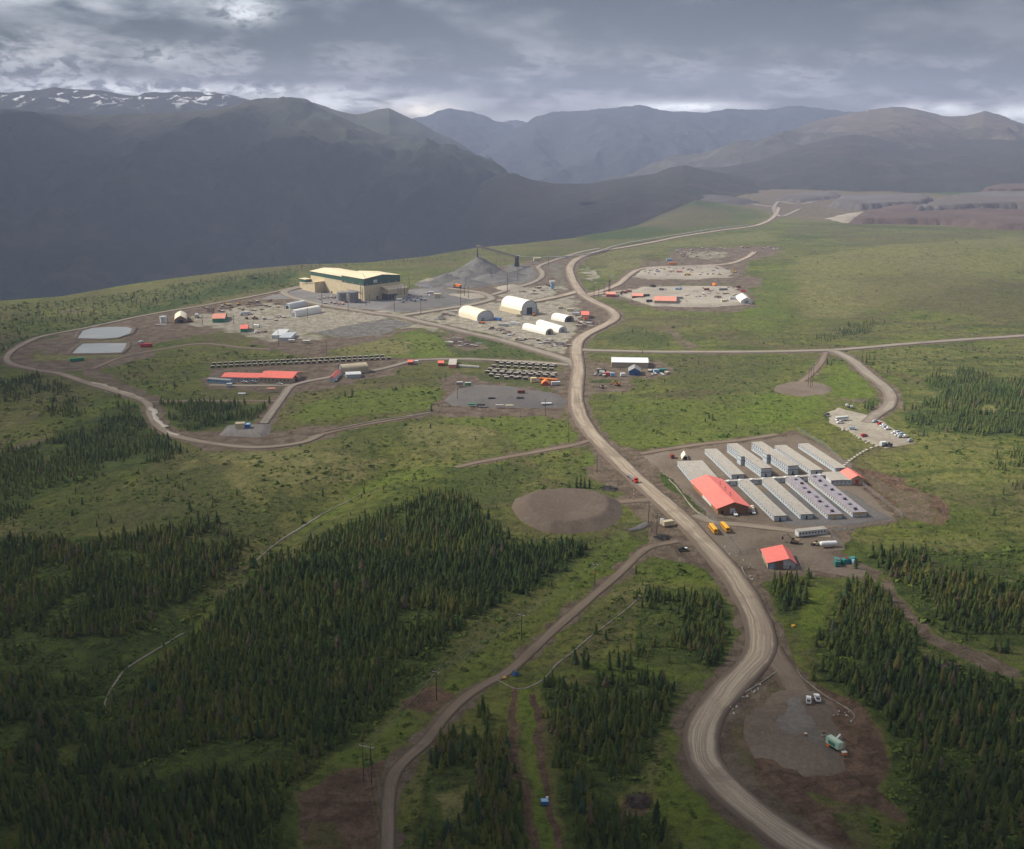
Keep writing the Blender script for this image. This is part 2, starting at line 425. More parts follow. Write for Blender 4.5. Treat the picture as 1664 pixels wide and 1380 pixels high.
M['track2'] = road_mat('packed_track_surface', (.110, .086, .066), (.20, .165, .13), (.27, .23, .185), (.14, .112, .088))
# --- vegetation
def crown_mat(name, single):
    m, k, b = new_mat(name)
    if single: t = k.n.new('ShaderNodeObjectInfo').outputs['Random']
    else: t = k.attr('tint').outputs['Fac']
    v = k.tc('Object')
    n = k.noise(v, 1.2 if single else .35, 3, .6)
    r = k.n.new('ShaderNodeValToRGB'); r.color_ramp.elements[0].position = 0; r.color_ramp.elements[1].position = 1
    cols = [(0, (.034, .056, .024)), (.3, (.052, .080, .027)), (.55, (.076, .104, .029)), (.75, (.102, .120, .031)), (.88, (.135, .128, .036)), (.95, (.130, .100, .066)), (1, (.050, .088, .052))]
    r.color_ramp.elements[0].color = (*cols[0][1], 1); r.color_ramp.elements[1].color = (*cols[-1][1], 1)
    for p, c in cols[1:-1]:
        e = r.color_ramp.elements.new(p); e.color = (*c, 1)
    k.put(r.inputs[0], t)
    c = k.mix(k.rng(n, .3, .7, 0, .6), r.outputs[0], k.mix(1.0, r.outputs[0], (.5, .55, .5), 'MULTIPLY'))
    k.put(b.inputs['Base Color'], c); b.inputs['Roughness'].default_value = .9; b.inputs['Specular IOR Level'].default_value = .08
    return m
M['crown1'] = crown_mat('spruce_needles', True)
M['crownN'] = crown_mat('spruce_needles_mass', False)
M['trunk'] = plain('spruce_bark', (.075, .055, .042), .95, .25, 2)
def shrub_mat():
    m, k, b = new_mat('willow_scrub')
    t = k.attr('tint').outputs['Fac']
    r = k.n.new('ShaderNodeValToRGB'); e = r.color_ramp.elements
    e[0].color = (.058, .090, .020, 1); e[1].color = (.17, .20, .040, 1)
    q = e.new(.4); q.color = (.082, .120, .026, 1); q = e.new(.7); q.color = (.118, .160, .036, 1)
    k.put(r.inputs[0], t); k.put(b.inputs['Base Color'], r.outputs[0]); b.inputs['Roughness'].default_value = .9
    b.inputs['Specular IOR Level'].default_value = .08
    return m
M['shrub'] = shrub_mat()

def ground_mat():
    m, k, b = new_mat('tundra_ground')
    v = k.tc('Object')
    n1 = k.noise(v, .0045, 5, .6, .8); n2 = k.noise(v, .018, 5, .62, .8); n3 = k.noise(v, .09, 5, .65, .3); n4 = k.noise(v, .45, 4, .7)
    sx, sy, sz = k.sep(v)
    flow = k.noise(k.comb(k.math('MULTIPLY', sx, .006), k.math('MULTIPLY', sy, .022), 2.0), 1.0, 5, .6, 1.2)
    g = k.mix(k.rng(n2, .38, .62), (.088, .111, .025), (.143, .156, .033))
    g = k.mix(k.math('MULTIPLY', k.rng(n1, .42, .62), .75), g, (.170, .160, .058))
    g = k.mix(k.math('MULTIPLY', k.rng(flow, .50, .64), .7), g, (.060, .080, .021))
    g = k.mix(k.math('MULTIPLY', k.rng(n3, .46, .66), .65), g, (.046, .066, .018))
    n0 = k.noise(v, .0022, 4, .55, 1.2); nb = k.noise(v, .011, 4, .6, 1.5)
    g = k.mix(k.math('MULTIPLY', k.rng(n0, .45, .60), .55), g, (.118, .100, .048))
    g = k.mix(k.math('MULTIPLY', k.rng(nb, .52, .62), .6), g, (.112, .092, .050))
    a = k.attr('cover_a'); c2 = k.attr('cover_b')
    ar, ag, ab = k.sep(a.outputs['Color']); aa = a.outputs['Alpha']
    br, bg_, bb = k.sep(c2.outputs['Color']); ba = c2.outputs['Alpha']
    mixn = k.math('ADD', k.math('MULTIPLY', n3, .6), k.math('MULTIPLY', n4, .4))
    def lay(c, w, col, lo=.30, hi=.68, amt=1.0):
        ww = k.math('ADD', w, k.math('MULTIPLY', k.math('SUBTRACT', mixn, .5), .9))
        return k.mix(k.math('MULTIPLY', k.rng(ww, lo, hi), amt), c, col)
    tw = k.rng(n3, .35, .65)
    g = lay(g, ba, k.mix(tw, (.140, .145, .050), (.215, .195, .080)), .3, .8)               # dry meadow
    g = lay(g, ab, k.mix(tw, (.088, .146, .018), (.155, .194, .031)), .2, .95, .7)               # bright grass
    g = lay(g, aa, k.mix(tw, (.044, .066, .019), (.072, .096, .025)), .3, .8)               # dark scrub
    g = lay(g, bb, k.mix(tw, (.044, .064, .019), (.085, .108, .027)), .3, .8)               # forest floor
    g = lay(g, ar, k.mix(tw, (.104, .077, .056), (.176, .138, .104)))                        # brown dirt
    g = lay(g, br, k.mix(tw, (.095, .060, .041), (.165, .108, .074)))                        # red soil
    g = lay(g, ag, k.mix(tw, (.135, .128, .122), (.200, .188, .175)))                        # grey gravel
    g = lay(g, bg_, k.mix(tw, (.25, .22, .18), (.36, .325, .27)))                             # pale fines
    n5 = k.noise(v, .22, 4, .7, .4); n6 = k.noise(v, 1.1, 3, .7)
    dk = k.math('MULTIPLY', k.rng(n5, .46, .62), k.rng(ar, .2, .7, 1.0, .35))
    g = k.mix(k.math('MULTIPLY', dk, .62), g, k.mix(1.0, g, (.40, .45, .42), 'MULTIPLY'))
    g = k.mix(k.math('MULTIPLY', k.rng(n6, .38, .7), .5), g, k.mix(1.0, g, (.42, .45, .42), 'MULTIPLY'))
    g = k.mix(k.rng(n4, .45, .30, 0, .35), g, k.mix(1.0, g, (1.7, 1.6, 1.45), 'MULTIPLY'))
    k.put(b.inputs['Base Color'], g); b.inputs['Roughness'].default_value = .95; b.inputs['Specular IOR Level'].default_value = .1
    hh = k.math('ADD', k.math('MULTIPLY', n3, 2.2), k.math('MULTIPLY', n4, .7))
    k.put(b.inputs['Normal'], k.bump(hh, .9, 2.0))
    return m
M['ground'] = ground_mat()

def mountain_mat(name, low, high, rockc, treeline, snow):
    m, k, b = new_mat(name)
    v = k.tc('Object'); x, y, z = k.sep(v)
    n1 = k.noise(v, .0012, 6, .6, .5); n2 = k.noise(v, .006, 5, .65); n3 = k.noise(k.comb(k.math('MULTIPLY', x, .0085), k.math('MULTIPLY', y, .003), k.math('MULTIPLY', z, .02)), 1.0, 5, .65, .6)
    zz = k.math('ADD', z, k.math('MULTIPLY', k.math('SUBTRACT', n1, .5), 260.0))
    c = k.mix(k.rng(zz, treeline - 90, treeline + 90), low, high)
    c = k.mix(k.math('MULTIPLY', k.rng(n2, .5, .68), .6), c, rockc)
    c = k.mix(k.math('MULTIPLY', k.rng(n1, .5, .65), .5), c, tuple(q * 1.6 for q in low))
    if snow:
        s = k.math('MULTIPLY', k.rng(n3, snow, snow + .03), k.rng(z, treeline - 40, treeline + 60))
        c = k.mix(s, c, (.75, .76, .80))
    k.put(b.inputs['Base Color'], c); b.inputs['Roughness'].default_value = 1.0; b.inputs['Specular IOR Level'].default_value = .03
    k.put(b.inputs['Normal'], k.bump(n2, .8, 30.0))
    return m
# ------------------------------------------------------------------ roads (picture-traced centre lines put down on the real ground)
def crop(x0, y0, s, pts): return [(x0 + a / s, y0 + b / s) for a, b in pts]
ROADS = [  # name, material, width, priority, points
 ('haul_road', 'haul', 12.6, 3, [(1385, 1420), (1330, 1392), (1290, 1370), (1240, 1333), (1200, 1301), (1167, 1268), (1146, 1238), (1139, 1207), (1144, 1178), (1161, 1148), (1189, 1116), (1220, 1084), (1236, 1058), (1236, 1030), (1227, 1000), (1203, 955), (1172, 914), (1134, 871), (1109, 845), (1076, 815), (1040, 783), (1005, 750), (977, 722), (955, 697), (941, 672), (936, 648), (938, 620), (940, 600), (937, 578), (938, 558), (951, 545), (975, 533), (994, 523), (1000, 514), (990, 503), (966, 491), (948, 480), (938, 468), (929, 452), (926, 436), (934, 424), (950, 416), (978, 408), (1010, 403), (1050, 396), (1085, 389), (1130, 381), (1170, 375), (1210, 370), (1238, 364), (1258, 352), (1266, 338)]),
 ('access_road', 'minor', 11.5, 2, [(942, 600), (920, 585), (872, 570), (815, 553), (757, 540), (720, 531), (688, 524), (650, 515), (612, 510), (563, 502), (519, 495), (487, 487), (466, 480), (463, 474), (485, 467)]),
 ('yard_road', 'minor', 12, 1, [(640, 515), (680, 509), (718, 503), (757, 497), (785, 491), (799, 486), (790, 479), (770, 474), (740, 470), (728, 469)]),
 ('plant_road', 'haul', 13, 2, [(944, 472), (925, 478), (895, 485), (868, 490), (840, 492), (810, 488)]),
 ('stockpile_road', 'minor', 9, 1, [(799, 480), (830, 470), (862, 461), (879, 452), (881, 443), (875, 434), (890, 427), (912, 420), (940, 411), (975, 404)]),
 ('perimeter_road', 'track2', 7.5, 1, [(487, 466), (455, 473), (420, 480), (353, 493), (252, 510), (202, 520), (126, 536), (66, 548), (27, 566), (12, 580), (18, 592), (60, 602), (101, 609), (151, 626), (202, 641), (238, 655), (245, 675), (258, 694), (288, 710), (350, 722), (420, 728), (490, 720), (520, 708)]),
 ('camp_lane', 'minor', 7.5, 1, [(925, 594), (900, 591), (853, 588), (757, 584), (690, 585), (666, 588), (615, 601), (552, 611), (502, 620), (474, 628), (461, 643), (441, 671), (428, 689)]),
 ('yard_lane', 'minor', 7, 0, [(480, 626), (440, 627), (380, 627), (340, 626)]),
 ('east_road', 'minor', 10.5, 2, [(938, 568), (965, 570), (1050, 572), (1150, 572.5), (1250, 572), (1340, 570), (1400, 566), (1480, 559), (1560, 553), (1664, 546), (1760, 540), (1900, 533)]),
 ('parking_road', 'minor', 10.5, 1, [(1335, 570), (1358, 572), (1385, 586), (1408, 606), (1434, 626), (1447, 643), (1444, 660), (1424, 674), (1408, 688)]),
 ('dirt_road', 'track', 5.0, 1, [(1100, 880), (1050, 892), (1005, 933), (950, 980), (899, 1025), (846, 1075), (820, 1096), (794, 1109), (765, 1127), (741, 1146), (719, 1170), (703, 1192), (688, 1210), (669, 1226), (650, 1244), (637, 1266), (632, 1300), (630, 1340), (630, 1400)]),
 ('pad_track', 'track', 11, 1, [(1250, 1050), (1262, 1075), (1280, 1097), (1298, 1125)]),
 ('ridge_track', 'track', 6, 0, [(958, 716), (930, 724), (880, 733), (830, 742), (780, 751), (740, 760)]),
 ('pipeline_track', 'track', 5, 0, [(700, 672), (640, 682), (590, 691), (540, 702), (500, 712)]),
 ('scrub_track', 'track', 6, 0, [(150, 600), (200, 580), (262, 568), (320, 559), (360, 561), (400, 566), (440, 568)]),
 ('west_track', 'track', 5, 0, [(243, 654), (300, 652), (380, 652), (455, 652)]),
 ('round_pad_track', 'track', 8, 0, [(1000, 816), (1030, 814), (1062, 812)]),
 ('north_yard_road', 'haul', 11, 1, [(950, 480), (975, 474), (1005, 462), (1022, 448), (1040, 438), (1075, 434), (1120, 434), (1150, 432), (1190, 428), (1215, 418), (1226, 410)]),
 ('south_yard_road', 'haul', 12, 0, [(948, 482), (985, 476), (1030, 472), (1080, 474), (1130, 474)]),
 ('pole_spur', 'track', 6, 0, [(1342, 573), (1334, 590), (1318, 608), (1300, 622)]),
 ('camp_back_track', 'track', 6, 0, [(1040, 738), (1080, 731), (1140, 722), (1200, 716), (1262, 706)]),
 ('bluff_road', 'minor', 14, 0, [(1266, 338), (1230, 333), (1180, 325), (1120, 322), (1072, 317), (1062, 313), (1090, 311), (1140, 316), (1180, 323)]),
 ('summit_road', 'minor', 12, 0, [(1300, 340), (1270, 352), (1258, 340), (1266, 328), (1300, 332), (1345, 322)]),
 ('camp_drive', 'track2', 8, 1, [(1128, 838), (1160, 850), (1200, 853), (1245, 858), (1290, 864), (1325, 870), (1350, 872)]),
 ('ramp_road', 'track', 10, 0, [(1170, 318), (1168, 310), (1185, 303), (1215, 300)]),
]
def smooth_line(pts, step):
    """Catmull-Rom through the points, resampled evenly"""
    P = [np.array(p, float) for p in pts]; P = [2 * P[0] - P[1]] + P + [2 * P[-1] - P[-2]]
    out = []
    for i in range(1, len(P) - 2):
        a, b, c, d = P[i - 1:i + 3]; n = max(2, int(np.linalg.norm(c - b) / step))
        for j in range(n):
            t = j / n
            out.append(.5 * ((2 * b) + (-a + c) * t + (2 * a - 5 * b + 4 * c - d) * t * t + (-a + 3 * b - 3 * c + d) * t ** 3))
    out.append(P[-2]); return np.array(out)
ROADW = []
for nm, mt, w, pr, pts in ROADS:
    W = smooth_line([G(*p) for p in pts], 5.0)
    ROADW.append((nm, mt, w, pr, W))

# ------------------------------------------------------------------ ground cover regions, painter's order
# channels 0 dirt 1 gravel 2 bright grass 3 dark scrub 4 red soil 5 pale fines 6 forest floor 7 dry meadow 8 = back to plain tundra
COVER = [
 # wide meadow tones
 (7, .7, 20, [(330, 735), (470, 728), (560, 735), (640, 745), (610, 780), (540, 800), (430, 800), (360, 780)]),
 (7, .6, 16, [(640, 685), (740, 690), (800, 700), (790, 730), (700, 735), (640, 715)]),
 (7, .8, 8, [(745, 693), (800, 690), (805, 705), (750, 708)]),
 (2, .8, 14, [(560, 640), (700, 625), (720, 650), (700, 670), (560, 680), (480, 690), (470, 660)]),
 (2, .7, 14, [(700, 665), (900, 665), (930, 690), (960, 716), (930, 724), (860, 735), (800, 700), (720, 690)]),
 (2, .8, 10, [(940, 740), (975, 720), (1000, 760), (990, 775), (950, 760)]),
 (2, .7, 12, [(650, 760), (760, 752), (800, 756), (700, 780), (600, 800), (540, 840), (470, 890), (430, 930), (410, 950), (420, 915), (500, 850), (570, 800)]),
 (2, .6, 14, [(960, 580), (1000, 640), (960, 690), (1000, 730), (1080, 735), (1180, 715), (1290, 695), (1340, 680), (1345, 655), (1240, 640), (1100, 650), (990, 640)]),
 (2, .8, 12, [(1240, 640), (1340, 645), (1380, 655), (1430, 640), (1420, 615), (1370, 590), (1345, 600), (1340, 630), (1360, 645), (1330, 670), (1260, 690), (1180, 690)]),
 (7, .6, 20, [(1280, 420), (1664, 380), (1700, 430), (1560, 480), (1380, 520), (1290, 520), (1230, 470)]),
 (2, .5, 18, [(1240, 430), (1290, 440), (1300, 520), (1260, 560), (1180, 530), (1210, 480)]),
 (2, .5, 20, [(1000, 500), (1080, 504), (1250, 500), (1250, 510), (1060, 512)]),
 (3, .25, 35, [(1380, 450), (1664, 440), (1664, 520), (1480, 540), (1400, 500)]),
 (3, .5, 20, [(1100, 590), (1230, 585), (1290, 600), (1240, 640), (1120, 640), (1060, 620)]),
 (3, .6, 14, [(990, 540), (1030, 525), (1090, 545), (1110, 560), (1080, 566), (980, 566)]),
 (3, .5, 18, [(1230, 760), (1664, 760), (1664, 900), (1500, 900), (1420, 870), (1480, 860)]),
 (3, .65, 22, [(1400, 900), (1664, 880), (1720, 1400), (1440, 1400), (1300, 1050)]),
 (3, .6, 20, [(700, 760), (830, 750), (900, 770), (860, 790), (840, 820), (800, 830), (720, 800)]),
 (3, .55, 22, [(90, 760), (330, 740), (470, 800), (560, 790), (480, 850), (400, 900), (200, 860), (60, 900), (0, 880), (0, 780)]),
 (2, .6, 8, [(195, 778), (245, 762), (230, 778), (205, 785)]), (7, .8, 8, [(130, 900), (180, 888), (240, 885), (190, 905), (140, 910)]),
 (7, .7, 10, [(285, 752), (330, 745), (325, 760), (290, 766)]), (7, .7, 10, [(350, 760), (400, 775), (430, 810), (420, 815), (380, 795)]),
 (7, .7, 10, [(0, 670), (60, 660), (80, 690), (30, 715), (0, 720)]), (2, .5, 14, [(0, 700), (120, 660), (240, 640), (240, 655), (130, 690), (60, 715), (0, 740)]),
 (0, .7, 5, [(20, 722), (60, 712), (100, 702), (96, 708), (50, 728), (22, 730)]), (0, .5, 6, [(30, 680), (60, 672), (70, 680), (35, 690)]),
 (2, .5, 12, [(0, 760), (20, 735), (60, 720), (70, 745), (20, 790), (0, 800)]),
 (2, .35, 14, [(160, 600), (250, 620), (340, 640), (340, 655), (240, 650), (160, 625)]),
 (2, .5, 10, [(0, 590), (10, 600), (140, 635), (240, 665), (240, 700), (180, 660), (60, 625), (0, 610)]),
 # forest floors
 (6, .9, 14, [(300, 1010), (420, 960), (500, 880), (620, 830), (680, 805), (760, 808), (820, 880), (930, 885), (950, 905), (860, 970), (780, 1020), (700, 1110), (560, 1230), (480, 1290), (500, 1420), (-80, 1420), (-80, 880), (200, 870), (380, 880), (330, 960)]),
 (6, .8, 10, [(60, 720), (200, 655), (240, 670), (300, 720), (240, 760), (100, 800), (0, 850), (-60, 850), (-60, 760)]),
 (6, .8, 8, [(265, 652), (440, 654), (430, 685), (350, 695), (330, 712), (285, 695)]),
 (6, .9, 8, [(880, 1110), (1090, 1110), (1095, 1190), (1040, 1270), (1110, 1400), (935, 1400), (905, 1240)]),
 (6, .7, 8, [(690, 1190), (835, 1190), (870, 1400), (665, 1400)]), (7, .7, 5, [(700, 1290), (755, 1275), (760, 1330), (715, 1335)]),
 (6, .8, 8, [(1040, 955), (1190, 960), (1190, 1085), (1030, 1065)]), (2, .4, 6, [(1060, 1000), (1090, 1000), (1100, 1020), (1050, 1030)]),
 (6, .85, 8, [(1236, 945), (1322, 940), (1300, 1008), (1255, 1000)]), (6, .85, 8, [(1370, 955), (1440, 945), (1500, 1050), (1400, 1075), (1310, 1060)]),
 (6, .85, 12, [(1310, 1075), (1540, 1090), (1720, 1125), (1720, 1420), (1430, 1420), (1450, 1200)]),
 (6, .85, 10, [(1440, 940), (1700, 950), (1700, 1065), (1550, 1035), (1480, 985)]),
 (2, .6, 8, [(1540, 1080), (1664, 1060), (1720, 1090), (1720, 1110), (1620, 1085)]), (7, .6, 6, [(1580, 1058), (1664, 1062), (1664, 1070), (1590, 1066)]),
 (6, .8, 10, [(1500, 610), (1700, 615), (1700, 715), (1480, 705), (1460, 670), (1520, 650)]), (7, .9, 5, [(1590, 655), (1625, 652), (1620, 668), (1585, 672)]),
 (3, .9, 8, [(0, 560), (60, 545), (200, 512), (480, 440), (480, 455), (200, 525), (20, 575)]),
 (3, .5, 20, [(0, 492), (250, 468), (480, 432), (480, 470), (250, 505), (0, 555)]),
 (2, .5, 10, [(45, 512), (110, 498), (160, 500), (90, 515)]), (0, .5, 8, [(90, 505), (150, 498), (160, 506), (100, 514)]),
 (7, .4, 20, [(660, 425), (760, 408), (900, 398), (900, 410), (760, 440), (690, 450), (650, 445)]),
 (7, .55, 18, [(950, 410), (1060, 395), (1240, 372), (1290, 390), (1100, 405), (1010, 425), (950, 440)]),
 (3, .75, 40, [(960, 392), (1100, 372), (1240, 355), (1400, 372), (1700, 380), (1700, 260), (1000, 260), (800, 380)]),
 (4, .75, 50, [(1090, 315), (1200, 300), (1400, 300), (1700, 330), (1700, 372), (1300, 362), (1240, 345)]),
 (3, .85, 40, [(940, 392), (1060, 388), (1150, 376), (1230, 366), (1250, 352), (1200, 330), (1050, 330), (900, 380)]),
 (4, .45, 60, [(960, 380), (1100, 378), (1230, 362), (1230, 345), (1050, 340)]),
 (0, .6, 60, [(1000, 315), (1060, 310), (1200, 300), (1664, 320), (1700, 378), (1300, 360), (1240, 350), (1060, 325)]),
 # stream banks
 (2, .55, 6, [(290, 1035), (330, 1000), (350, 985), (350, 1010), (270, 1060), (210, 1090), (215, 1078)]),
 (2, .6, 5, [(100, 1215), (130, 1205), (125, 1250), (100, 1245)]), (2, .6, 6, [(0, 1340), (35, 1330), (40, 1390), (0, 1400)]),
 # right of way of the pole line and fore corridor
 (2, .6, 8, [(1060, 900), (1010, 925), (960, 958), (880, 1010), (840, 1060), (790, 1095), (740, 1130), (690, 1185), (640, 1230), (600, 1260), (480, 1290), (560, 1230), (700, 1110), (790, 1020), (870, 970), (950, 905), (1000, 860)]),
 (3, .45, 10, [(760, 1000), (860, 960), (900, 960), (840, 1010), (770, 1070), (690, 1130), (660, 1140)]),
 (4, .7, 7, [(640, 1140), (700, 1110), (740, 1120), (735, 1140), (690, 1165), (650, 1160)]),
 (2, .6, 8, [(1060, 900), (1100, 905), (1160, 930), (1150, 950), (1080, 945), (1000, 980), (920, 1030), (870, 1070), (860, 1090), (1030, 1080), (1180, 1100), (1120, 1150), (1100, 1110), (880, 1100), (850, 1075), (900, 1020), (970, 970), (1040, 910)]),
 (7, .6, 5, [(1000, 950), (1060, 935), (1040, 965), (980, 990), (940, 1010), (960, 985)]),
 (2, .95, 4, [(842, 1120), (868, 1118), (872, 1160), (885, 1220), (895, 1300), (925, 1420), (880, 1420), (872, 1300), (858, 1200)]),
 (4, .95, 3, [(826, 1120), (838, 1118), (845, 1170), (858, 1250), (872, 1320), (880, 1420), (862, 1420), (855, 1330), (840, 1230)]),
 (4, .95, 3, [(862, 1130), (874, 1128), (884, 1170), (893, 1230), (910, 1310), (938, 1420), (922, 1420), (898, 1320), (880, 1230), (870, 1170)]),
 (2, .7, 7, [(1095, 1150), (1115, 1140), (1112, 1200), (1118, 1260), (1180, 1330), (1260, 1390), (1270, 1420), (1130, 1420), (1080, 1330), (1050, 1250)]),
 (7, .5, 6, [(1050, 1240), (1085, 1190), (1080, 1240), (1050, 1290), (1020, 1310), (1000, 1290)]),
 (4, .6, 5, [(1010, 1290), (1060, 1280), (1070, 1320), (1010, 1325)]),
 (4, .8, 8, [(480, 1290), (560, 1255), (600, 1250), (640, 1225), (632, 1290), (630, 1420), (500, 1420)]), (6, .4, 8, [(500, 1330), (560, 1330), (560, 1420), (500, 1420)]),
 (2, .6, 5, [(470, 1275), (560, 1225), (600, 1212), (620, 1220), (560, 1250), (490, 1290)]),
 (7, .5, 6, [(640, 1270), (690, 1210), (700, 1240), (660, 1330), (645, 1400), (640, 1330)]),
 # lower pad surroundings
 (4, .9, 7, [(1255, 1080), (1300, 1080), (1320, 1100), (1390, 1140), (1440, 1190), (1455, 1240), (1440, 1290), (1480, 1330), (1470, 1350), (1400, 1330), (1350, 1330), (1420, 1400), (1340, 1420), (1240, 1340), (1190, 1280), (1165, 1225), (1170, 1180), (1200, 1140), (1240, 1110)]),
 (2, .5, 6, [(1310, 1290), (1340, 1295), (1440, 1320), (1560, 1400), (1500, 1420), (1380, 1340), (1320, 1310)]),
 (0, .5, 6, [(1170, 1190), (1240, 1110), (1300, 1080), (1260, 1170), (1230, 1260), (1180, 1240)]),
 (2, .8, 7, [(1322, 955), (1362, 950), (1350, 990), (1335, 1030), (1310, 1060), (1290, 1060), (1295, 1020)]),
 (2, .6, 5, [(1285, 1060), (1310, 1065), (1320, 1085), (1290, 1080)]),
 (0, .9, 5, [(1440, 938), (1452, 945), (1497, 1003), (1545, 1040), (1664, 1092), (1664, 1112), (1560, 1075), (1492, 1032), (1455, 985), (1436, 955)]),
 (2, .5, 8, [(1470, 1050), (1520, 1055), (1500, 1075), (1470, 1075)]), (4, .9, 4, [(1520, 1078), (1555, 1080), (1560, 1095), (1530, 1092)]),
 (4, 1.0, 8, [(1380, 760), (1420, 765), (1490, 790), (1540, 830), (1530, 855), (1470, 850), (1430, 820), (1390, 790)]),
 (0, .6, 8, [(1400, 770), (1500, 800), (1530, 850), (1480, 855)]),
 (2, .4, 14, [(1430, 730), (1664, 740), (1664, 790), (1560, 790), (1440, 760)]), (7, .5, 14, [(1370, 870), (1440, 870), (1540, 860), (1664, 880), (1600, 900), (1400, 895)]),
 # the camp terrace
 (0, 1.0, 5, [(1040, 735), (1090, 725), (1200, 714), (1300, 700), (1380, 755), (1400, 790), (1470, 850), (1400, 862), (1360, 890), (1372, 905), (1440, 930), (1425, 948), (1330, 935), (1240, 942), (1225, 950), (1285, 1060), (1255, 1085), (1225, 1030), (1200, 975), (1178, 925), (1100, 912), (1060, 905), (1010, 940), (1050, 880), (1040, 835), (990, 780), (975, 755), (960, 720), (990, 720)]),
 (2, .35, 6, [(1050, 726), (1180, 705), (1290, 696), (1300, 705), (1200, 715), (1080, 730)]),
 (3, .8, 5, [(1060, 765), (1085, 765), (1120, 800), (1150, 835), (1130, 832), (1080, 795)]),
 (5, .35, 6, [(1090, 860), (1130, 855), (1180, 905), (1160, 900), (1110, 900)]),
 (1, .6, 5, [(1250, 850), (1460, 845), (1400, 862), (1330, 868), (1270, 862)]),
 # round pads and spurs
 (0, .8, 6, [(1260, 626), (1300, 618), (1350, 628), (1350, 640), (1290, 645), (1255, 636)]),
 (0, .7, 6, [(1000, 808), (1040, 806), (1060, 830), (1040, 850), (1010, 830)]),
 (0, .8, 6, [(950, 760), (975, 750), (1020, 790), (1000, 795), (960, 775)]),
 (0, .6, 4, [(1365, 645), (1400, 646), (1420, 650), (1400, 656), (1370, 652)]),
 (0, .6, 7, [(1120, 545), (1135, 560), (1125, 570), (1110, 565), (1095, 545), (1060, 535), (1050, 531), (1100, 532)]), (4, .5, 5, [(1050, 533), (1090, 533), (1070, 540)]),
 # plant terrace
 (0, 1.0, 8, [(485, 464), (520, 470), (660, 470), (700, 462), (720, 450), (760, 438), (840, 430), (900, 420), (930, 418), (960, 415), (930, 440), (945, 468), (960, 490), (992, 505), (1000, 516), (985, 530), (950, 545), (925, 585), (870, 572), (780, 560), (720, 540), (690, 535), (640, 545), (600, 565), (540, 565), (520, 588), (440, 568), (400, 560), (420, 545), (385, 535), (330, 545), (240, 562), (250, 580), (150, 600), (60, 605), (15, 595), (20, 570), (120, 537), (250, 510), (340, 495), (430, 480)]),
 (5, .6, 10, [(430, 492), (600, 503), (720, 502), (830, 485), (940, 475), (935, 580), (870, 568), (760, 540), (640, 536), (560, 548), (440, 558), (330, 528), (300, 515)]),
 (8, .8, 6, [(45, 580), (60, 570), (90, 566), (60, 585)]), (7, .8, 5, [(110, 578), (125, 556), (215, 552), (200, 580), (120, 585), (40, 590), (60, 575)]),
 (1, .9, 8, [(620, 478), (700, 468), (740, 475), (790, 488), (740, 498), (650, 510), (600, 500)]),
 (1, .8, 8, [(520, 530), (610, 518), (680, 525), (640, 540), (570, 550), (500, 545)]),
 (5, .7, 7, [(440, 540), (500, 520), (600, 508), (640, 515), (560, 530), (500, 545)]),
 (5, .55, 7, [(300, 525), (420, 515), (470, 520), (440, 535), (360, 535)]),
 (5, .9, 5, [(670, 460), (700, 452), (730, 452), (740, 462), (700, 466)]), (5, .8, 5, [(728, 478), (790, 476), (795, 486), (740, 486)]),
 (5, .9, 5, [(805, 465), (850, 462), (850, 474), (810, 474)]), (5, .7, 8, [(800, 480), (880, 462), (930, 465), (900, 480), (850, 490)]),
 (1, .8, 8, [(820, 432), (880, 430), (885, 450), (840, 462), (800, 462)]), (1, .5, 8, [(890, 430), (915, 425), (930, 460), (905, 470), (888, 450)]),
 (5, .6, 8, [(800, 500), (880, 492), (930, 515), (940, 540), (920, 570), (860, 555), (760, 530), (790, 515)]),
 (3, .6, 5, [(700, 545), (760, 548), (860, 570), (915, 588), (880, 586), (760, 580), (700, 575)]),
 (0, .9, 6, [(720, 548), (750, 548), (800, 565), (760, 570), (725, 562)]),
 (2, .8, 6, [(600, 565), (660, 540), (720, 545), (735, 560), (730, 580), (600, 582), (530, 575), (545, 568)]), (4, .35, 6, [(615, 548), (660, 545), (665, 560), (620, 560)]),
 (7, .7, 5, [(540, 570), (600, 555), (670, 556), (672, 575), (600, 577), (540, 577)]),
 (3, .8, 5, [(720, 536), (800, 560), (860, 566), (920, 580), (850, 562), (760, 535), (735, 528)]),
 (0, .9, 6, [(325, 600), (420, 592), (630, 580), (700, 583), (640, 606), (560, 628), (470, 640), (410, 636), (335, 630)]),
 (0, .9, 5, [(710, 662), (720, 615), (745, 608), (930, 600), (932, 640), (915, 680), (880, 678), (700, 676)]),
 (3, .6, 4, [(760, 603), (800, 606), (905, 630), (900, 634), (800, 624), (750, 612)]), (2, .5, 4, [(725, 598), (790, 603), (790, 608), (730, 603)]),
 (0, .9, 5, [(955, 588), (1085, 588), (1092, 610), (1030, 615), (1018, 640), (955, 645)]), (3, .8, 4, [(952, 615), (1010, 616), (1020, 624), (955, 622)]),
 (0, .8, 7, [(238, 640), (262, 660), (290, 700), (420, 705), (520, 690), (600, 688), (520, 715), (440, 736), (340, 732), (265, 708), (240, 670)]),
 (5, .8, 3, [(246, 662), (252, 662), (262, 685), (258, 686)]), (5, .7, 3, [(275, 700), (292, 708), (286, 710)]),
 (0, .8, 7, [(150, 598), (230, 632), (260, 652), (240, 655), (160, 622), (130, 605)]),
 (5, .7, 3, [(160, 622), (236, 648), (234, 652), (155, 628)]),
 # east yards
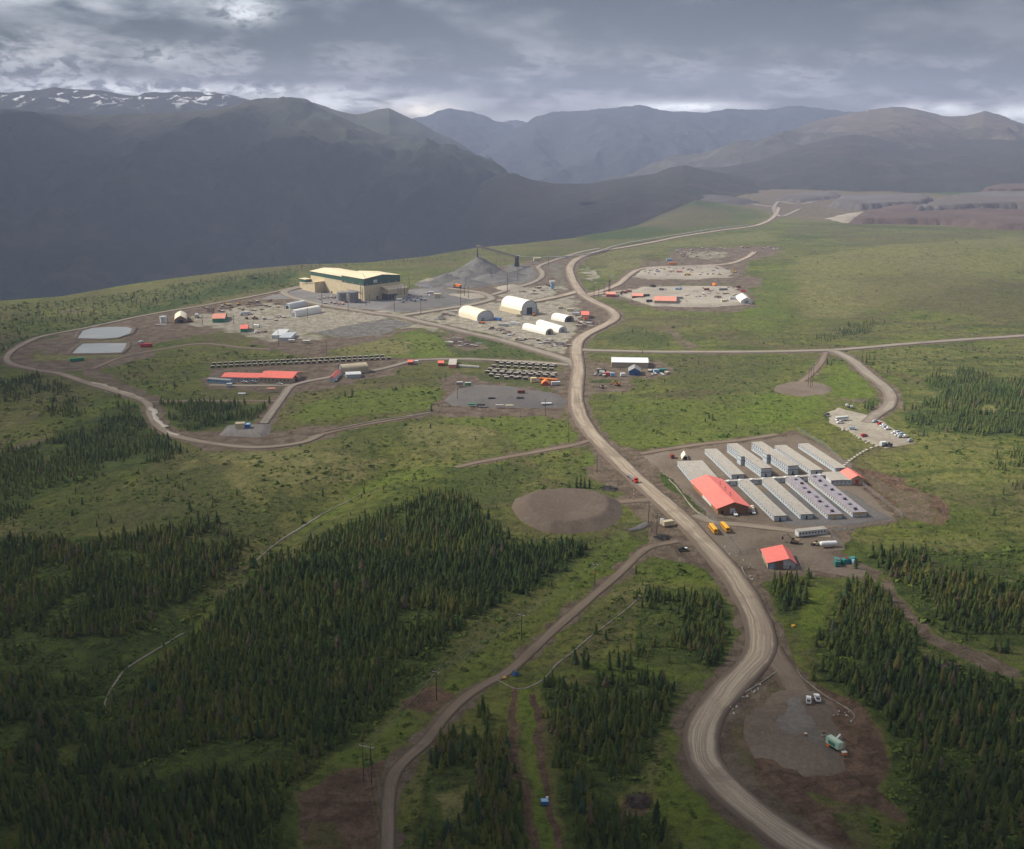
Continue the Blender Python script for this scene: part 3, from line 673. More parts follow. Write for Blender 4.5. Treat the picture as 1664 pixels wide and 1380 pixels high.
 (0, .95, 8, [(950, 480), (985, 462), (1010, 448), (1040, 430), (1080, 422), (1095, 404), (1180, 402), (1262, 400), (1275, 410), (1220, 424), (1210, 440), (1240, 460), (1225, 470), (1225, 500), (1180, 508), (1080, 506), (1030, 495), (1000, 486)]),
 (5, .9, 7, [(960, 480), (1010, 470), (1060, 466), (1200, 468), (1215, 490), (1190, 498), (1110, 496), (1040, 486), (1000, 482)]),
 (5, .8, 7, [(1030, 445), (1050, 434), (1150, 432), (1195, 445), (1180, 452), (1080, 455), (1040, 452)]),
 (5, .5, 7, [(1100, 410), (1180, 408), (1190, 418), (1150, 424), (1110, 420)]), (5, .8, 5, [(950, 430), (962, 440), (968, 460), (950, 452)]),
 (1, .7, 5, [(978, 446), (1000, 447), (1000, 453), (980, 452)]), (3, .5, 5, [(1070, 462), (1200, 458), (1205, 463), (1080, 466)]),
 (7, .6, 6, [(1000, 425), (1040, 418), (1050, 428), (1010, 445), (970, 455), (965, 440)]),
]

# ------------------------------------------------------------------ ground sheet
def build_ground():
    ys = np.concatenate([np.geomspace(60, 235, 70, endpoint=False), np.geomspace(235, 2700, 940, endpoint=False), np.geomspace(2700, 11500, 150)])
    rs = np.concatenate([np.linspace(-1.6, -.52, 60, endpoint=False), np.linspace(-.52, .52, 840), np.linspace(.52, 1.6, 61)[1:]])
    Yg, Rg = np.meshgrid(ys, rs, indexing='ij'); Xg = Yg * Rg
    Z = hgt(Xg, Yg)
    x = Xg.ravel(); y = Yg.ravel(); z = Z.ravel()
    W = np.zeros((len(x), 8), np.float32)
    sc = np.clip(y / 700, .6, 3)
    wx = x + (fbm(x / 22, y / 22, 3, 31) - .5) * 16 * sc; wy = y + (fbm(x / 22 + 50, y / 22, 3, 41) - .5) * 22 * sc
    def paint(ch, amt, soft, pts):
        P = [G(*p) for p in pts]; a = np.array(P); far = a[:, 1].mean(); soft = soft * max(.6, min(3, far / 700))
        m = (wx > a[:, 0].min() - soft) & (wx < a[:, 0].max() + soft) & (wy > a[:, 1].min() - soft) & (wy < a[:, 1].max() + soft)
        idx = np.nonzero(m)[0]
        if len(idx) == 0: return
        qx = wx[idx]; qy = wy[idx]
        d = seg_dist(qx, qy, P, True)
        ins = np.zeros(len(idx), bool); n = len(P)
        for i in range(n):
            ax, ay = P[i]; bx, by = P[(i + 1) % n]
            c = ((ay > qy) != (by > qy)) & (qx < (bx - ax) * (qy - ay) / (by - ay + 1e-12) + ax)
            ins ^= c
        s = np.where(ins, d, -d); al = (amt * sstep(-soft * .5, soft * .6, s)).astype(np.float32)[:, None]
        W[idx] *= (1 - al)
        if ch < 8: W[idx, ch] += al[:, 0]
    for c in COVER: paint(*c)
    # verges of the roads
    for nm, mt, w, pr, L in ROADW:
        sub = L[::3] if len(L) > 6 else L
        pad = w + 30
        m = (x > sub[:, 0].min() - pad) & (x < sub[:, 0].max() + pad) & (y > sub[:, 1].min() - pad) & (y < sub[:, 1].max() + pad) & (y < 4500)
        idx = np.nonzero(m)[0]
        qx = x[idx]; qy = y[idx]
        d = np.full(len(idx), 1e9)
        for i in range(len(sub) - 1):
            ax, ay = sub[i]; bx, by = sub[i + 1]
            near = np.nonzero((np.abs(qx - (ax + bx) / 2) < pad + abs(ax - bx) + 8) & (np.abs(qy - (ay + by) / 2) < pad + abs(ay - by) + 8))[0]
            if len(near): d[near] = np.minimum(d[near], seg_dist(qx[near], qy[near], [(ax, ay), (bx, by)]))
        wide = w * .5 + (4.0 if mt == 'haul' else 3 if mt == 'minor' else 1.0)
        al = (.92 * (1 - sstep(wide - 2, wide + 4, d + (fbm(qx / 9, qy / 9, 3, 8) - .5) * 9)))[:, None].astype(np.float32)
        W[idx] *= (1 - al); W[idx, 0] += al[:, 0]
    nr, nc = Xg.shape
    i = np.arange(nr - 1)[:, None] * nc + np.arange(nc - 1)[None, :]
    Fc = np.stack([i, i + 1, i + nc + 1, i + nc], -1).reshape(-1, 4)
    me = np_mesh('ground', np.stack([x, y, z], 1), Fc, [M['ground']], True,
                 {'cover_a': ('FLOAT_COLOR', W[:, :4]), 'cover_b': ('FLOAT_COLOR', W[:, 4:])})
    return tagp(link('ground', me), kind='structure')
build_ground()

# ------------------------------------------------------------------ road ribbons
ROADWIDTH = {'haul': 1.0, 'minor': .8, 'track': .5}
def ribbon(nm, mt, w, pr, L):
    T = np.gradient(L, axis=0); T /= np.linalg.norm(T, axis=1)[:, None] + 1e-9
    Nn = np.stack([T[:, 1], -T[:, 0]], 1)
    s = np.concatenate([[0], np.cumsum(np.linalg.norm(np.diff(L, axis=0), axis=1))])
    far = L[:, 1].mean()
    us = np.array([-1.22, -1.1, -.96, -.75, -.5, -.25, 0, .25, .5, .75, .96, 1.1, 1.22]) * w / 2
    wob = 1 + (fbm(s / 18, s * 0 + pr, 3, 3) - .5) * .22
    V = []; A = []
    for j, u in enumerate(us):
        P = L + Nn * (u * wob)[:, None]
        f = abs(u) / (w / 2)
        crown = (.30 if mt != 'track' else .10) + .10 * pr + .12 * (1 - f) + np.clip(far / 1500, .0, 2) * .25
        lift = crown if f <= 1 else (crown * .35 if f < 1.15 else -1.3)
        V.append(np.column_stack([P, hgt(P[:, 0], P[:, 1]) + lift])); A.append(np.full(len(L), f))
    V = np.stack(V, 1); n, k, _ = V.shape
    i = np.arange(n - 1)[:, None] * k + np.arange(k - 1)[None, :]
    Fc = np.stack([i, i + 1, i + k + 1, i + k], -1).reshape(-1, 4)
    me = np_mesh(nm, V.reshape(-1, 3), Fc, [M[mt]], True, {'across': ('FLOAT', np.stack(A, 1))})
    uvl = me.uv_layers.new(name='uv'); U = np.tile(us, n); S = np.repeat(s, k)
    uvl.data.foreach_set('uv', np.stack([U[Fc.ravel()], S[Fc.ravel()]], 1).astype(np.float32).ravel())
    o = link(nm, me); tagp(o, kind='structure'); return o
for r in ROADW: ribbon(*r)

# ------------------------------------------------------------------ raised pads and gravel surfaces
def mound(name, pts, H, slope, mat, base=-.3, amp=.25, step=None, z0=None, kind='structure', soft=0, cone=None, label=None, cat=None):
    """flat-topped fill laid on the ground inside the outline: real thickness, sloping sides"""
    P = [G(*p) for p in pts] if z0 is None else pts
    a = np.array(P); step = step or max(1.2, a[:, 1].mean() / 450)
    xs = np.arange(a[:, 0].min() - step, a[:, 0].max() + step * 2, step); yss = np.arange(a[:, 1].min() - step, a[:, 1].max() + step * 2, step)
    X, Y = np.meshgrid(xs, yss); n = len(P)
    wob = (fbm(X / 12, Y / 12, 3, 77) - .5) * soft
    d = seg_dist(X, Y, P, True); ins = np.zeros(X.shape, bool)
    for i in range(n):
        ax, ay = P[i]; bx, by = P[(i + 1) % n]
        ins ^= ((ay > Y) != (by > Y)) & (X < (bx - ax) * (Y - ay) / (by - ay + 1e-12) + ax)
    s = np.where(ins, d, -d) + wob
    z = np.clip(s / slope, -.8, 1) * H
    top = sstep(.6, 1, z / H)
    Zt = hgt(X, Y) + z + base * 0 + (fbm(X / 8, Y / 8, 3, 5) - .5) * amp * (1 + (1 - top) * 1.0)
    Zt = np.where(s < -slope * .4, hgt(X, Y) - .6, Zt)
    keep = (s > -slope * .45)
    nr, nc = X.shape
    i = np.arange(nr - 1)[:, None] * nc + np.arange(nc - 1)[None, :]
    Fc = np.stack([i, i + 1, i + nc + 1, i + nc], -1).reshape(-1, 4)
    kk = keep.ravel(); Fc = Fc[kk[Fc].any(1)]
    used = np.unique(Fc); rm = np.full(nr * nc, -1); rm[used] = np.arange(len(used))
    V = np.column_stack([X.ravel(), Y.ravel(), Zt.ravel()])[used]
    return tagp(link(name, np_mesh(name, V, rm[Fc], [M[mat]], True)), label, cat, kind=kind)
def ell(cx, cy, rx, ry, n=22, sq=1.0): return [(cx + rx * math.cos(2 * math.pi * i / n), cy + ry * math.sin(2 * math.pi * i / n)) for i in range(n)]

mound('round_gravel_pad', [(831, 826), (838, 811), (862, 801), (905, 797), (950, 798), (985, 804), (1008, 816), (1012, 834), (1002, 850), (975, 862), (930, 868), (890, 866), (862, 856), (842, 842)], 4.5, 9, 'roundpad')
mound('camp_pad', [(1048, 742), (1110, 730), (1200, 720), (1298, 706), (1340, 725), (1376, 752), (1392, 785), (1462, 848), (1390, 858), (1346, 862), (1300, 862), (1240, 858), (1190, 842), (1150, 838), (1120, 808), (1088, 775)], .35, 3, 'dirtpad', soft=6)
mound('camp_east_pad', [(1228, 800), (1290, 795), (1380, 795), (1455, 846), (1380, 856), (1300, 858), (1262, 852)], .55, 3, 'darkpad', soft=4)
mound('camp_yard', [(1120, 842), (1160, 842), (1240, 860), (1300, 864), (1352, 868), (1374, 893), (1350, 900), (1400, 915), (1412, 932), (1380, 940), (1320, 925), (1296, 930), (1240, 930), (1200, 915), (1150, 880)], .3, 3, 'dirtpad', soft=6)
mound('container_yard', [(722, 650), (745, 632), (780, 625), (830, 628), (905, 640), (922, 652), (912, 664), (880, 663), (780, 662), (735, 660)], 1.6, 8, 'darkpad')
mound('parking_yard', [(1340, 672), (1362, 663), (1400, 672), (1425, 680), (1455, 700), (1490, 719), (1440, 729), (1418, 722), (1380, 702), (1350, 688)], .5, 4, 'palepad', soft=3)
mound('pole_turnaround', ell(1305, 632, 46, 12), .5, 4, 'dirtpad', soft=4)
mound('tank_pad', [(356, 708), (370, 692), (441, 690), (438, 706), (424, 711)], 2.2, 5, 'greypad')
mound('gravel_pad', [(1215, 1170), (1245, 1135), (1280, 1112), (1320, 1122), (1345, 1140), (1365, 1190), (1375, 1225), (1372, 1250), (1350, 1270), (1310, 1265), (1270, 1245), (1230, 1230), (1205, 1200)], .6, 6, 'dirtpad', soft=8)
mound('grey_gravel_patch', [(1235, 1165), (1262, 1132), (1290, 1120), (1320, 1130), (1345, 1170), (1362, 1195), (1372, 1240), (1345, 1252), (1330, 1225), (1300, 1205), (1250, 1198)], .75, 7, 'warmgrey', soft=9)
mound('mill_pad', [(420, 487), (485, 470), (560, 470), (660, 472), (720, 466), (700, 485), (740, 492), (650, 508), (600, 503), (520, 493), (470, 486)], .35, 8, 'greypad', soft=8)
mound('substation_pad', [(640, 492), (700, 478), (745, 481), (768, 488), (720, 498), (655, 507), (615, 503)], .6, 6, 'darkpad', soft=4)
mound('bare_loop', ell(762, 481, 27, 4.5), .6, 5, 'palepad', soft=6)
mound('pale_loop', ell(829, 468, 22, 5), .6, 5, 'palepad', soft=6)
mound('north_yard', [(1028, 450), (1048, 436), (1100, 432), (1160, 430), (1190, 440), (1180, 451), (1100, 453), (1050, 453)], 1.2, 7, 'palepad', soft=8)
mound('south_yard', [(1010, 478), (1040, 468), (1110, 465), (1190, 466), (1212, 478), (1222, 495), (1150, 499), (1060, 498), (1030, 488)], 2.0, 8, 'palepad', soft=8)
# waste rock terraces far behind
mound('mine_bench', [(1380, 364), (1400, 350), (1460, 338), (1500, 340), (1640, 348), (1780, 350), (1780, 378), (1620, 373), (1540, 366)], 14, 16, 'wastered', step=8, soft=30)
mound('mine_bench', [(1345, 338), (1365, 325), (1500, 323), (1520, 330), (1500, 336), (1400, 342)], 16, 14, 'waste2', step=7, soft=30)
mound('mine_bench', [(1480, 352), (1520, 335), (1600, 322), (1664, 318), (1780, 318), (1780, 350), (1640, 345), (1560, 350)], 26, 20, 'waste2', step=8, soft=40)
mound('mine_bench', [(1580, 326), (1610, 316), (1780, 312), (1780, 326)], 34, 24, 'wastered', step=8, soft=40)
mound('mine_bench', [(1250, 326), (1300, 318), (1360, 316), (1370, 322), (1300, 330)], 10, 18, 'waste2', step=7, soft=30)
mound('waste_rock_terrace', [(1345, 356), (1375, 348), (1430, 350), (1410, 360), (1370, 363)], 10, 40, 'palepad', step=12, soft=30)
mound('waste_rock_terrace', [(1060, 320), (1080, 310), (1130, 312), (1200, 322), (1240, 330), (1200, 334), (1100, 328)], 9, 50, 'waste', step=14, soft=40)

# ponds: a low lined bank with milky water inside
def pond(pts, name='settling_pond'):
    P = [G(*p) for p in pts]; z = max(gz(*p) for p in P) + .5
    b = MB(); n = len(P); c = np.mean(np.array(P), 0)
    def off(p, k): d = np.array(p) - c; L = np.linalg.norm(d); return c + d * (1 + k / L)
    rings = [(0, z), (2.5, z + .9), (5.0, z + .9), (10, z - 2.5)]
    vs = []
    for k, zz in rings: vs += [(*off(p, k), zz) for p in P]
    fs = [(r * n + i, r * n + (i + 1) % n, (r + 1) * n + (i + 1) % n, (r + 1) * n + i) for r in range(3) for i in range(n)]
    b.add(vs, fs); b.build(name + '_bank', M['dirtpad'], kind='structure')
    w = MB(); w.add([(*p, z + .05) for p in P], [tuple(range(n))]); w.build(name, M['pondwater'], kind='structure')
m_, k_, b_ = new_mat('milky_water')
v_ = k_.tc('Object'); n_ = k_.noise(v_, .02, 4, .6, 1.0); n2_ = k_.noise(v_, .5, 3, .6)
k_.put(b_.inputs['Base Color'], k_.mix(k_.rng(n_, .5, .7), (.30, .315, .31), (.36, .36, .335)))
b_.inputs['Roughness'].default_value = .25; k_.put(b_.inputs['Normal'], k_.bump(n2_, .02, .2)); M['pondwater'] = m_
pond([(126, 551), (135, 540), (150, 536), (175, 534), (205, 533.5), (215, 536), (211, 543), (190, 550), (165, 552)])
pond([(117, 576), (127, 566), (135, 560), (165, 559), (206, 558.5), (203, 566), (196, 574.5), (160, 575.5)])
# puddles along the perimeter ditch, pale sandy stream beds
def stream(name, pts, w, mat, lift=.25):
    L = smooth_line([G(*p) for p in pts], 2.5); T = np.gradient(L, axis=0); T /= np.linalg.norm(T, axis=1)[:, None] + 1e-9
    Nn = np.stack([T[:, 1], -T[:, 0]], 1); s = np.arange(len(L)) * 2.5
    ww = w * (.25 + 1.3 * fbm(s / 9, s * 0, 2, int(w * 10))); L = L + Nn * ((fbm(s / 14, s * 0 + 4, 2, 6) - .5) * w * .9)[:, None]
    V = []
    for u, dz in ((-1, -.4), (-.8, .0), (0, .05), (.8, .0), (1, -.4)):
        P = L + Nn * (u * ww / 2)[:, None]; V.append(np.column_stack([P, hgt(P[:, 0], P[:, 1]) + lift + dz]))
    V = np.stack(V, 1); n, k, _ = V.shape; i = np.arange(n - 1)[:, None] * k + np.arange(k - 1)[None, :]
    Fc = np.stack([i, i + 1, i + k + 1, i + k], -1).reshape(-1, 4)
    return tagp(link(name, np_mesh(name, V.reshape(-1, 3), Fc, [M[mat]], True)), kind='structure')
stream('puddle', [(246, 663), (252, 675), (258, 684), (268, 696)], 5, 'trackpuddle', .9)
stream('puddle', [(274, 702), (284, 707), (290, 709)], 3.5, 'trackpuddle', .9)
stream('ditch', [(150, 622), (190, 634), (236, 650)], 3.5, 'palepad', .9)
stream('ditch', [(700, 672), (640, 681), (585, 690), (530, 702)], 1.6, 'palepad', .9)
stream('ditch', [(1042, 970), (1000, 1005), (960, 1035), (930, 1060), (905, 1080), (888, 1100), (868, 1114), (840, 1120), (808, 1106)], .7, 'creekbed', .3)
stream('ditch', [(1296, 1088), (1306, 1104), (1340, 1130), (1378, 1152), (1390, 1165), (1382, 1176)], .7, 'creekbed', .3)
stream('ditch', [(1180, 1152), (1196, 1136), (1225, 1118), (1262, 1092)], .7, 'creekbed', .5)
stream('ditch', [(1088, 780), (1110, 805), (1130, 830), (1160, 850)], 1.3, 'creekbed', .6)
stream('ditch', [(1206, 922), (1214, 945), (1222, 965), (1234, 985)], .8, 'palepad', .5)
stream('stream', [(590, 802), (540, 828), (510, 845), (485, 860), (455, 880), (430, 900), (412, 917)], 1.3, 'creekbed' if 'creekbed' in M else 'palepad', .35)
stream('stream', [(300, 1030), (285, 1037), (240, 1065), (205, 1088), (192, 1105), (178, 1125), (170, 1145), (172, 1160)], .9, 'creekbed', .35)
stream('puddle', [(1020, 862), (1045, 856), (1054, 852)], 5.0, 'darkpad', .6)

# ------------------------------------------------------------------ mountains
M['mtA'] = mountain_mat('forested_mountain', (.026, .038, .024), (.062, .060, .044), (.085, .070, .055), 140, 0)
M['mtS'] = mountain_mat('snow_streaked_mountain', (.026, .032, .024), (.045, .042, .038), (.075, .065, .056), 330, .575)
M['mtB'] = mountain_mat('olive_mountain', (.045, .052, .026), (.075, .068, .042), (.10, .08, .06), 250, 0)
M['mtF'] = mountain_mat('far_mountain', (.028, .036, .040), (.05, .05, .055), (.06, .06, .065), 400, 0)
M['mtR'] = mountain_mat('brown_alpine_mountain', (.050, .048, .030), (.105, .078, .055), (.15, .12, .095), 210, .67)
M['mtD'] = mountain_mat('dark_forested_hill', (.030, .032, .022), (.042, .036, .028), (.065, .048, .038), 120, 0)
def mountain(name, ridge, Yr, foot_px, Yf, mat, rough=60, seed=1, zf=-420, nt=110, power=1.0, ridgeamp=10, bulge=0):
    """a real slope from a foot line up to a ridge line and down again behind it"""
    ridge = np.array(ridge, float); N = 420
    pxs = np.linspace(ridge[0, 0], ridge[-1, 0], N); pys = np.interp(pxs, ridge[:, 0], ridge[:, 1])
    cp, sp = math.cos(PITCH), math.sin(PITCH)
    def pt(px, py, Y):
        u = (px - CX) / F; v = (CY - py) / F; dy = cp + v * sp; t = Y / dy
        return u * t, np.full_like(t, 0) + Y, HC + (-sp + v * cp) * t
    Yr_ = np.interp(pxs, *np.array(Yr, float).T) if isinstance(Yr, list) else np.full(N, float(Yr))
    Yf_ = np.interp(pxs, *np.array(Yf, float).T) if isinstance(Yf, list) else np.full(N, float(Yf))
    zf_ = np.interp(pxs, *np.array(zf, float).T) if isinstance(zf, list) else np.full(N, float(zf))
    rx, ry, rz = pt(pxs, pys, Yr_)
    fx = rx * (Yf_ / Yr_); fy = Yf_
    ts = np.concatenate([np.linspace(0, 1, nt), 1 + np.linspace(0, .7, 30)[1:]])
    T = ts[:, None]; tt = np.minimum(T, 1)
    X = fx + (rx - fx) * T; Y = fy + (ry - fy) * T
    prof = tt ** power
    Z = zf_ + (rz - zf_) * prof - np.maximum(T - 1, 0) * (rz - zf_) * .55
    w1 = np.sin(np.clip(tt, 0, 1) * math.pi) ** .8
    # gullies and spurs running down the slope
    sp1 = 1 - np.abs(2 * fbm(X / 900 + seed, Y / 2400, 4, seed) - 1); sp2 = 1 - np.abs(2 * fbm(X / 300, Y / 700, 4, seed + 5) - 1)
    Z = Z + (sp1 - .62) * rough * 3.0 * w1 + (sp2 - .62) * rough * 1.0 * w1 + (fbm(X / 90, Y / 90, 3, seed + 9) - .5) * rough * .7 * (w1 * .8 + .2 * (tt > .9))
    Z = Z + bulge * w1
    Z = Z + (fbm(X / 120 + seed, X * 0 + .5, 4, seed + 3) - .5) * ridgeamp * sstep(.75, 1, tt)
    nr, nc = X.shape; i = np.arange(nr - 1)[:, None] * nc + np.arange(nc - 1)[None, :]
    Fc = np.stack([i, i + 1, i + nc + 1, i + nc], -1).reshape(-1, 4)
    return tagp(link(name, np_mesh(name, np.stack([X, Y, Z], -1).reshape(-1, 3), Fc, [M[mat]], True)), kind='structure')
mountain('mountain_ridge', [(-500, 140), (-200, 150), (0, 150), (50, 148), (90, 142), (120, 145), (165, 147), (200, 153), (225, 156), (235, 150), (300, 149), (350, 150), (380, 155), (420, 166), (500, 190), (560, 220)], 7400, None, 4600, 'mtS', 70, 21, -300)
mountain('mountain', [(-500, 200), (-200, 196), (0, 186), (60, 184), (120, 186), (200, 186), (260, 185), (300, 184), (350, 179), (380, 172), (400, 165), (430, 160), (475, 160), (500, 164), (530, 180), (560, 196), (600, 214), (640, 230), (700, 243), (740, 254), (780, 271), (810, 287), (860, 310), (930, 350)], 5600, None, [(-500, 2500), (500, 2700), (930, 3300)], 'mtA', 150, 3, -420, 150, 1.0, 14, 30)
mountain('olive_peak', [(440, 190), (480, 168), (510, 167), (540, 178), (580, 187), (597, 183), (615, 178), (632, 176), (650, 185), (680, 199), (700, 210), (750, 236), (790, 262), (830, 285), (900, 330)], 6700, None, 4200, 'mtB', 75, 7, -400, 110, 1.0, 14)
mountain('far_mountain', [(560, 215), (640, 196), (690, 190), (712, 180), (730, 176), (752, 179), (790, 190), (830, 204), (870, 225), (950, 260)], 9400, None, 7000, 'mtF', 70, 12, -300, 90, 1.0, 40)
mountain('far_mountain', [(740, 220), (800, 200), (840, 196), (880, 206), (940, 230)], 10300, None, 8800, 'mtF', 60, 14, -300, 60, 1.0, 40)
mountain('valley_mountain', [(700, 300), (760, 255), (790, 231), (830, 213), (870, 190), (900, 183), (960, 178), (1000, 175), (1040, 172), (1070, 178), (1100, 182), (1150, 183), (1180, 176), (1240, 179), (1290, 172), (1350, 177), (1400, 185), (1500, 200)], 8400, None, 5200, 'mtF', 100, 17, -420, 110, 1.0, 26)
mountain('brown_mountain', [(1020, 290), (1100, 265), (1160, 250), (1230, 235), (1280, 215), (1330, 195), (1370, 187), (1410, 178), (1450, 173), (1490, 177), (1530, 188), (1570, 190), (1600, 181), (1630, 190), (1664, 203), (1750, 198), (1950, 210)], 6600, None, 4400, 'mtR', 70, 23, -60, 110, 1.0, 16)
mountain('dark_hill', [(940, 330), (1000, 305), (1080, 285), (1110, 275), (1160, 275), (1230, 262), (1290, 240), (1350, 225), (1384, 218), (1440, 222), (1500, 226), (1664, 226), (1900, 222)], 5300, None, [(940, 3700), (1900, 3900)], 'mtD', 26, 31, -25, 110, 1.0, 8)
mountain('near_hill', [(540, 450), (600, 405), (650, 368), (700, 333), (740, 312), (790, 292), (810, 284), (825, 282), (840, 284), (860, 291), (900, 299), (960, 299), (1010, 292), (1060, 283), (1090, 272), (1112, 269), (1140, 275), (1200, 288), (1280, 302), (1400, 312), (1600, 330)], 4300, None, [(540, 2500), (900, 2800), (1200, 3400), (1600, 3900)], 'mtD', 20, 37, [(540, -380), (760, -330), (900, -170), (1020, -70), (1150, -25), (1600, -25)], 110, 1.0, 6)
# ------------------------------------------------------------------ trees
# occupancy raster: where nothing may grow
OX, OY, OC = -1500.0, 200.0, 2.0
OCC = np.zeros((1900, 1600), bool)      # [y, x]
def occ_poly(P, pad=0):
    a = np.array(P)
    i0 = max(0, int((a[:, 0].min() - pad - OX) / OC)); i1 = min(OCC.shape[1], int((a[:, 0].max() + pad - OX) / OC) + 2)
    j0 = max(0, int((a[:, 1].min() - pad - OY) / OC)); j1 = min(OCC.shape[0], int((a[:, 1].max() + pad - OY) / OC) + 2)
    if i1 <= i0 or j1 <= j0: return
    X, Y = np.meshgrid(OX + (np.arange(i0, i1) + .5) * OC, OY + (np.arange(j0, j1) + .5) * OC)
    OCC[j0:j1, i0:i1] |= inside(X, Y, P) | (seg_dist(X, Y, P, True) < pad)
def inside(X, Y, P):
    ins = np.zeros(np.shape(X), bool); n = len(P)
    for i in range(n):
        ax, ay = P[i]; bx, by = P[(i + 1) % n]
        ins ^= ((ay > Y) != (by > Y)) & (X < (bx - ax) * (Y - ay) / (by - ay + 1e-12) + ax)
    return ins
def occ_line(L, pad):
    for (a, b) in zip(L[:-1], L[1:]):
        x0, x1 = min(a[0], b[0]) - pad, max(a[0], b[0]) + pad; y0, y1 = min(a[1], b[1]) - pad, max(a[1], b[1]) + pad
        i0, i1 = max(0, int((x0 - OX) / OC)), min(OCC.shape[1], int((x1 - OX) / OC) + 2)
        j0, j1 = max(0, int((y0 - OY) / OC)), min(OCC.shape[0], int((y1 - OY) / OC) + 2)
        if i1 <= i0 or j1 <= j0: continue
        X, Y = np.meshgrid(OX + (np.arange(i0, i1) + .5) * OC, OY + (np.arange(j0, j1) + .5) * OC)
        OCC[j0:j1, i0:i1] |= seg_dist(X, Y, [tuple(a), tuple(b)]) < pad
for nm, mt, w, pr, L in ROADW:
    if L[:, 1].min() < 3500: occ_line(L[::2], w * .5 + (8 if mt == 'haul' else 3.5))
for ch, amt, soft, pts in COVER:
    if ch in (0, 1, 4, 5) and amt > .65: occ_poly([G(*p) for p in pts], -0.0)
for pts in ([(842, 1118), (870, 1118), (885, 1220), (895, 1300), (938, 1420), (860, 1420), (845, 1200)],
            [(190, 1105), (290, 1035), (350, 985), (350, 1010), (270, 1060), (205, 1095)], [(100, 1213), (130, 1203), (127, 1252), (98, 1247)], [(0, 1345), (35, 1335), (35, 1385), (0, 1390)],
            [(1322, 955), (1362, 948), (1350, 990), (1330, 1035), (1300, 1060), (1290, 1040)], [(700, 1290), (755, 1275), (758, 1325), (715, 1335)]):
    occ_poly([G(*p) for p in pts])
for c in ((760, 1004), (660, 1130)): pass

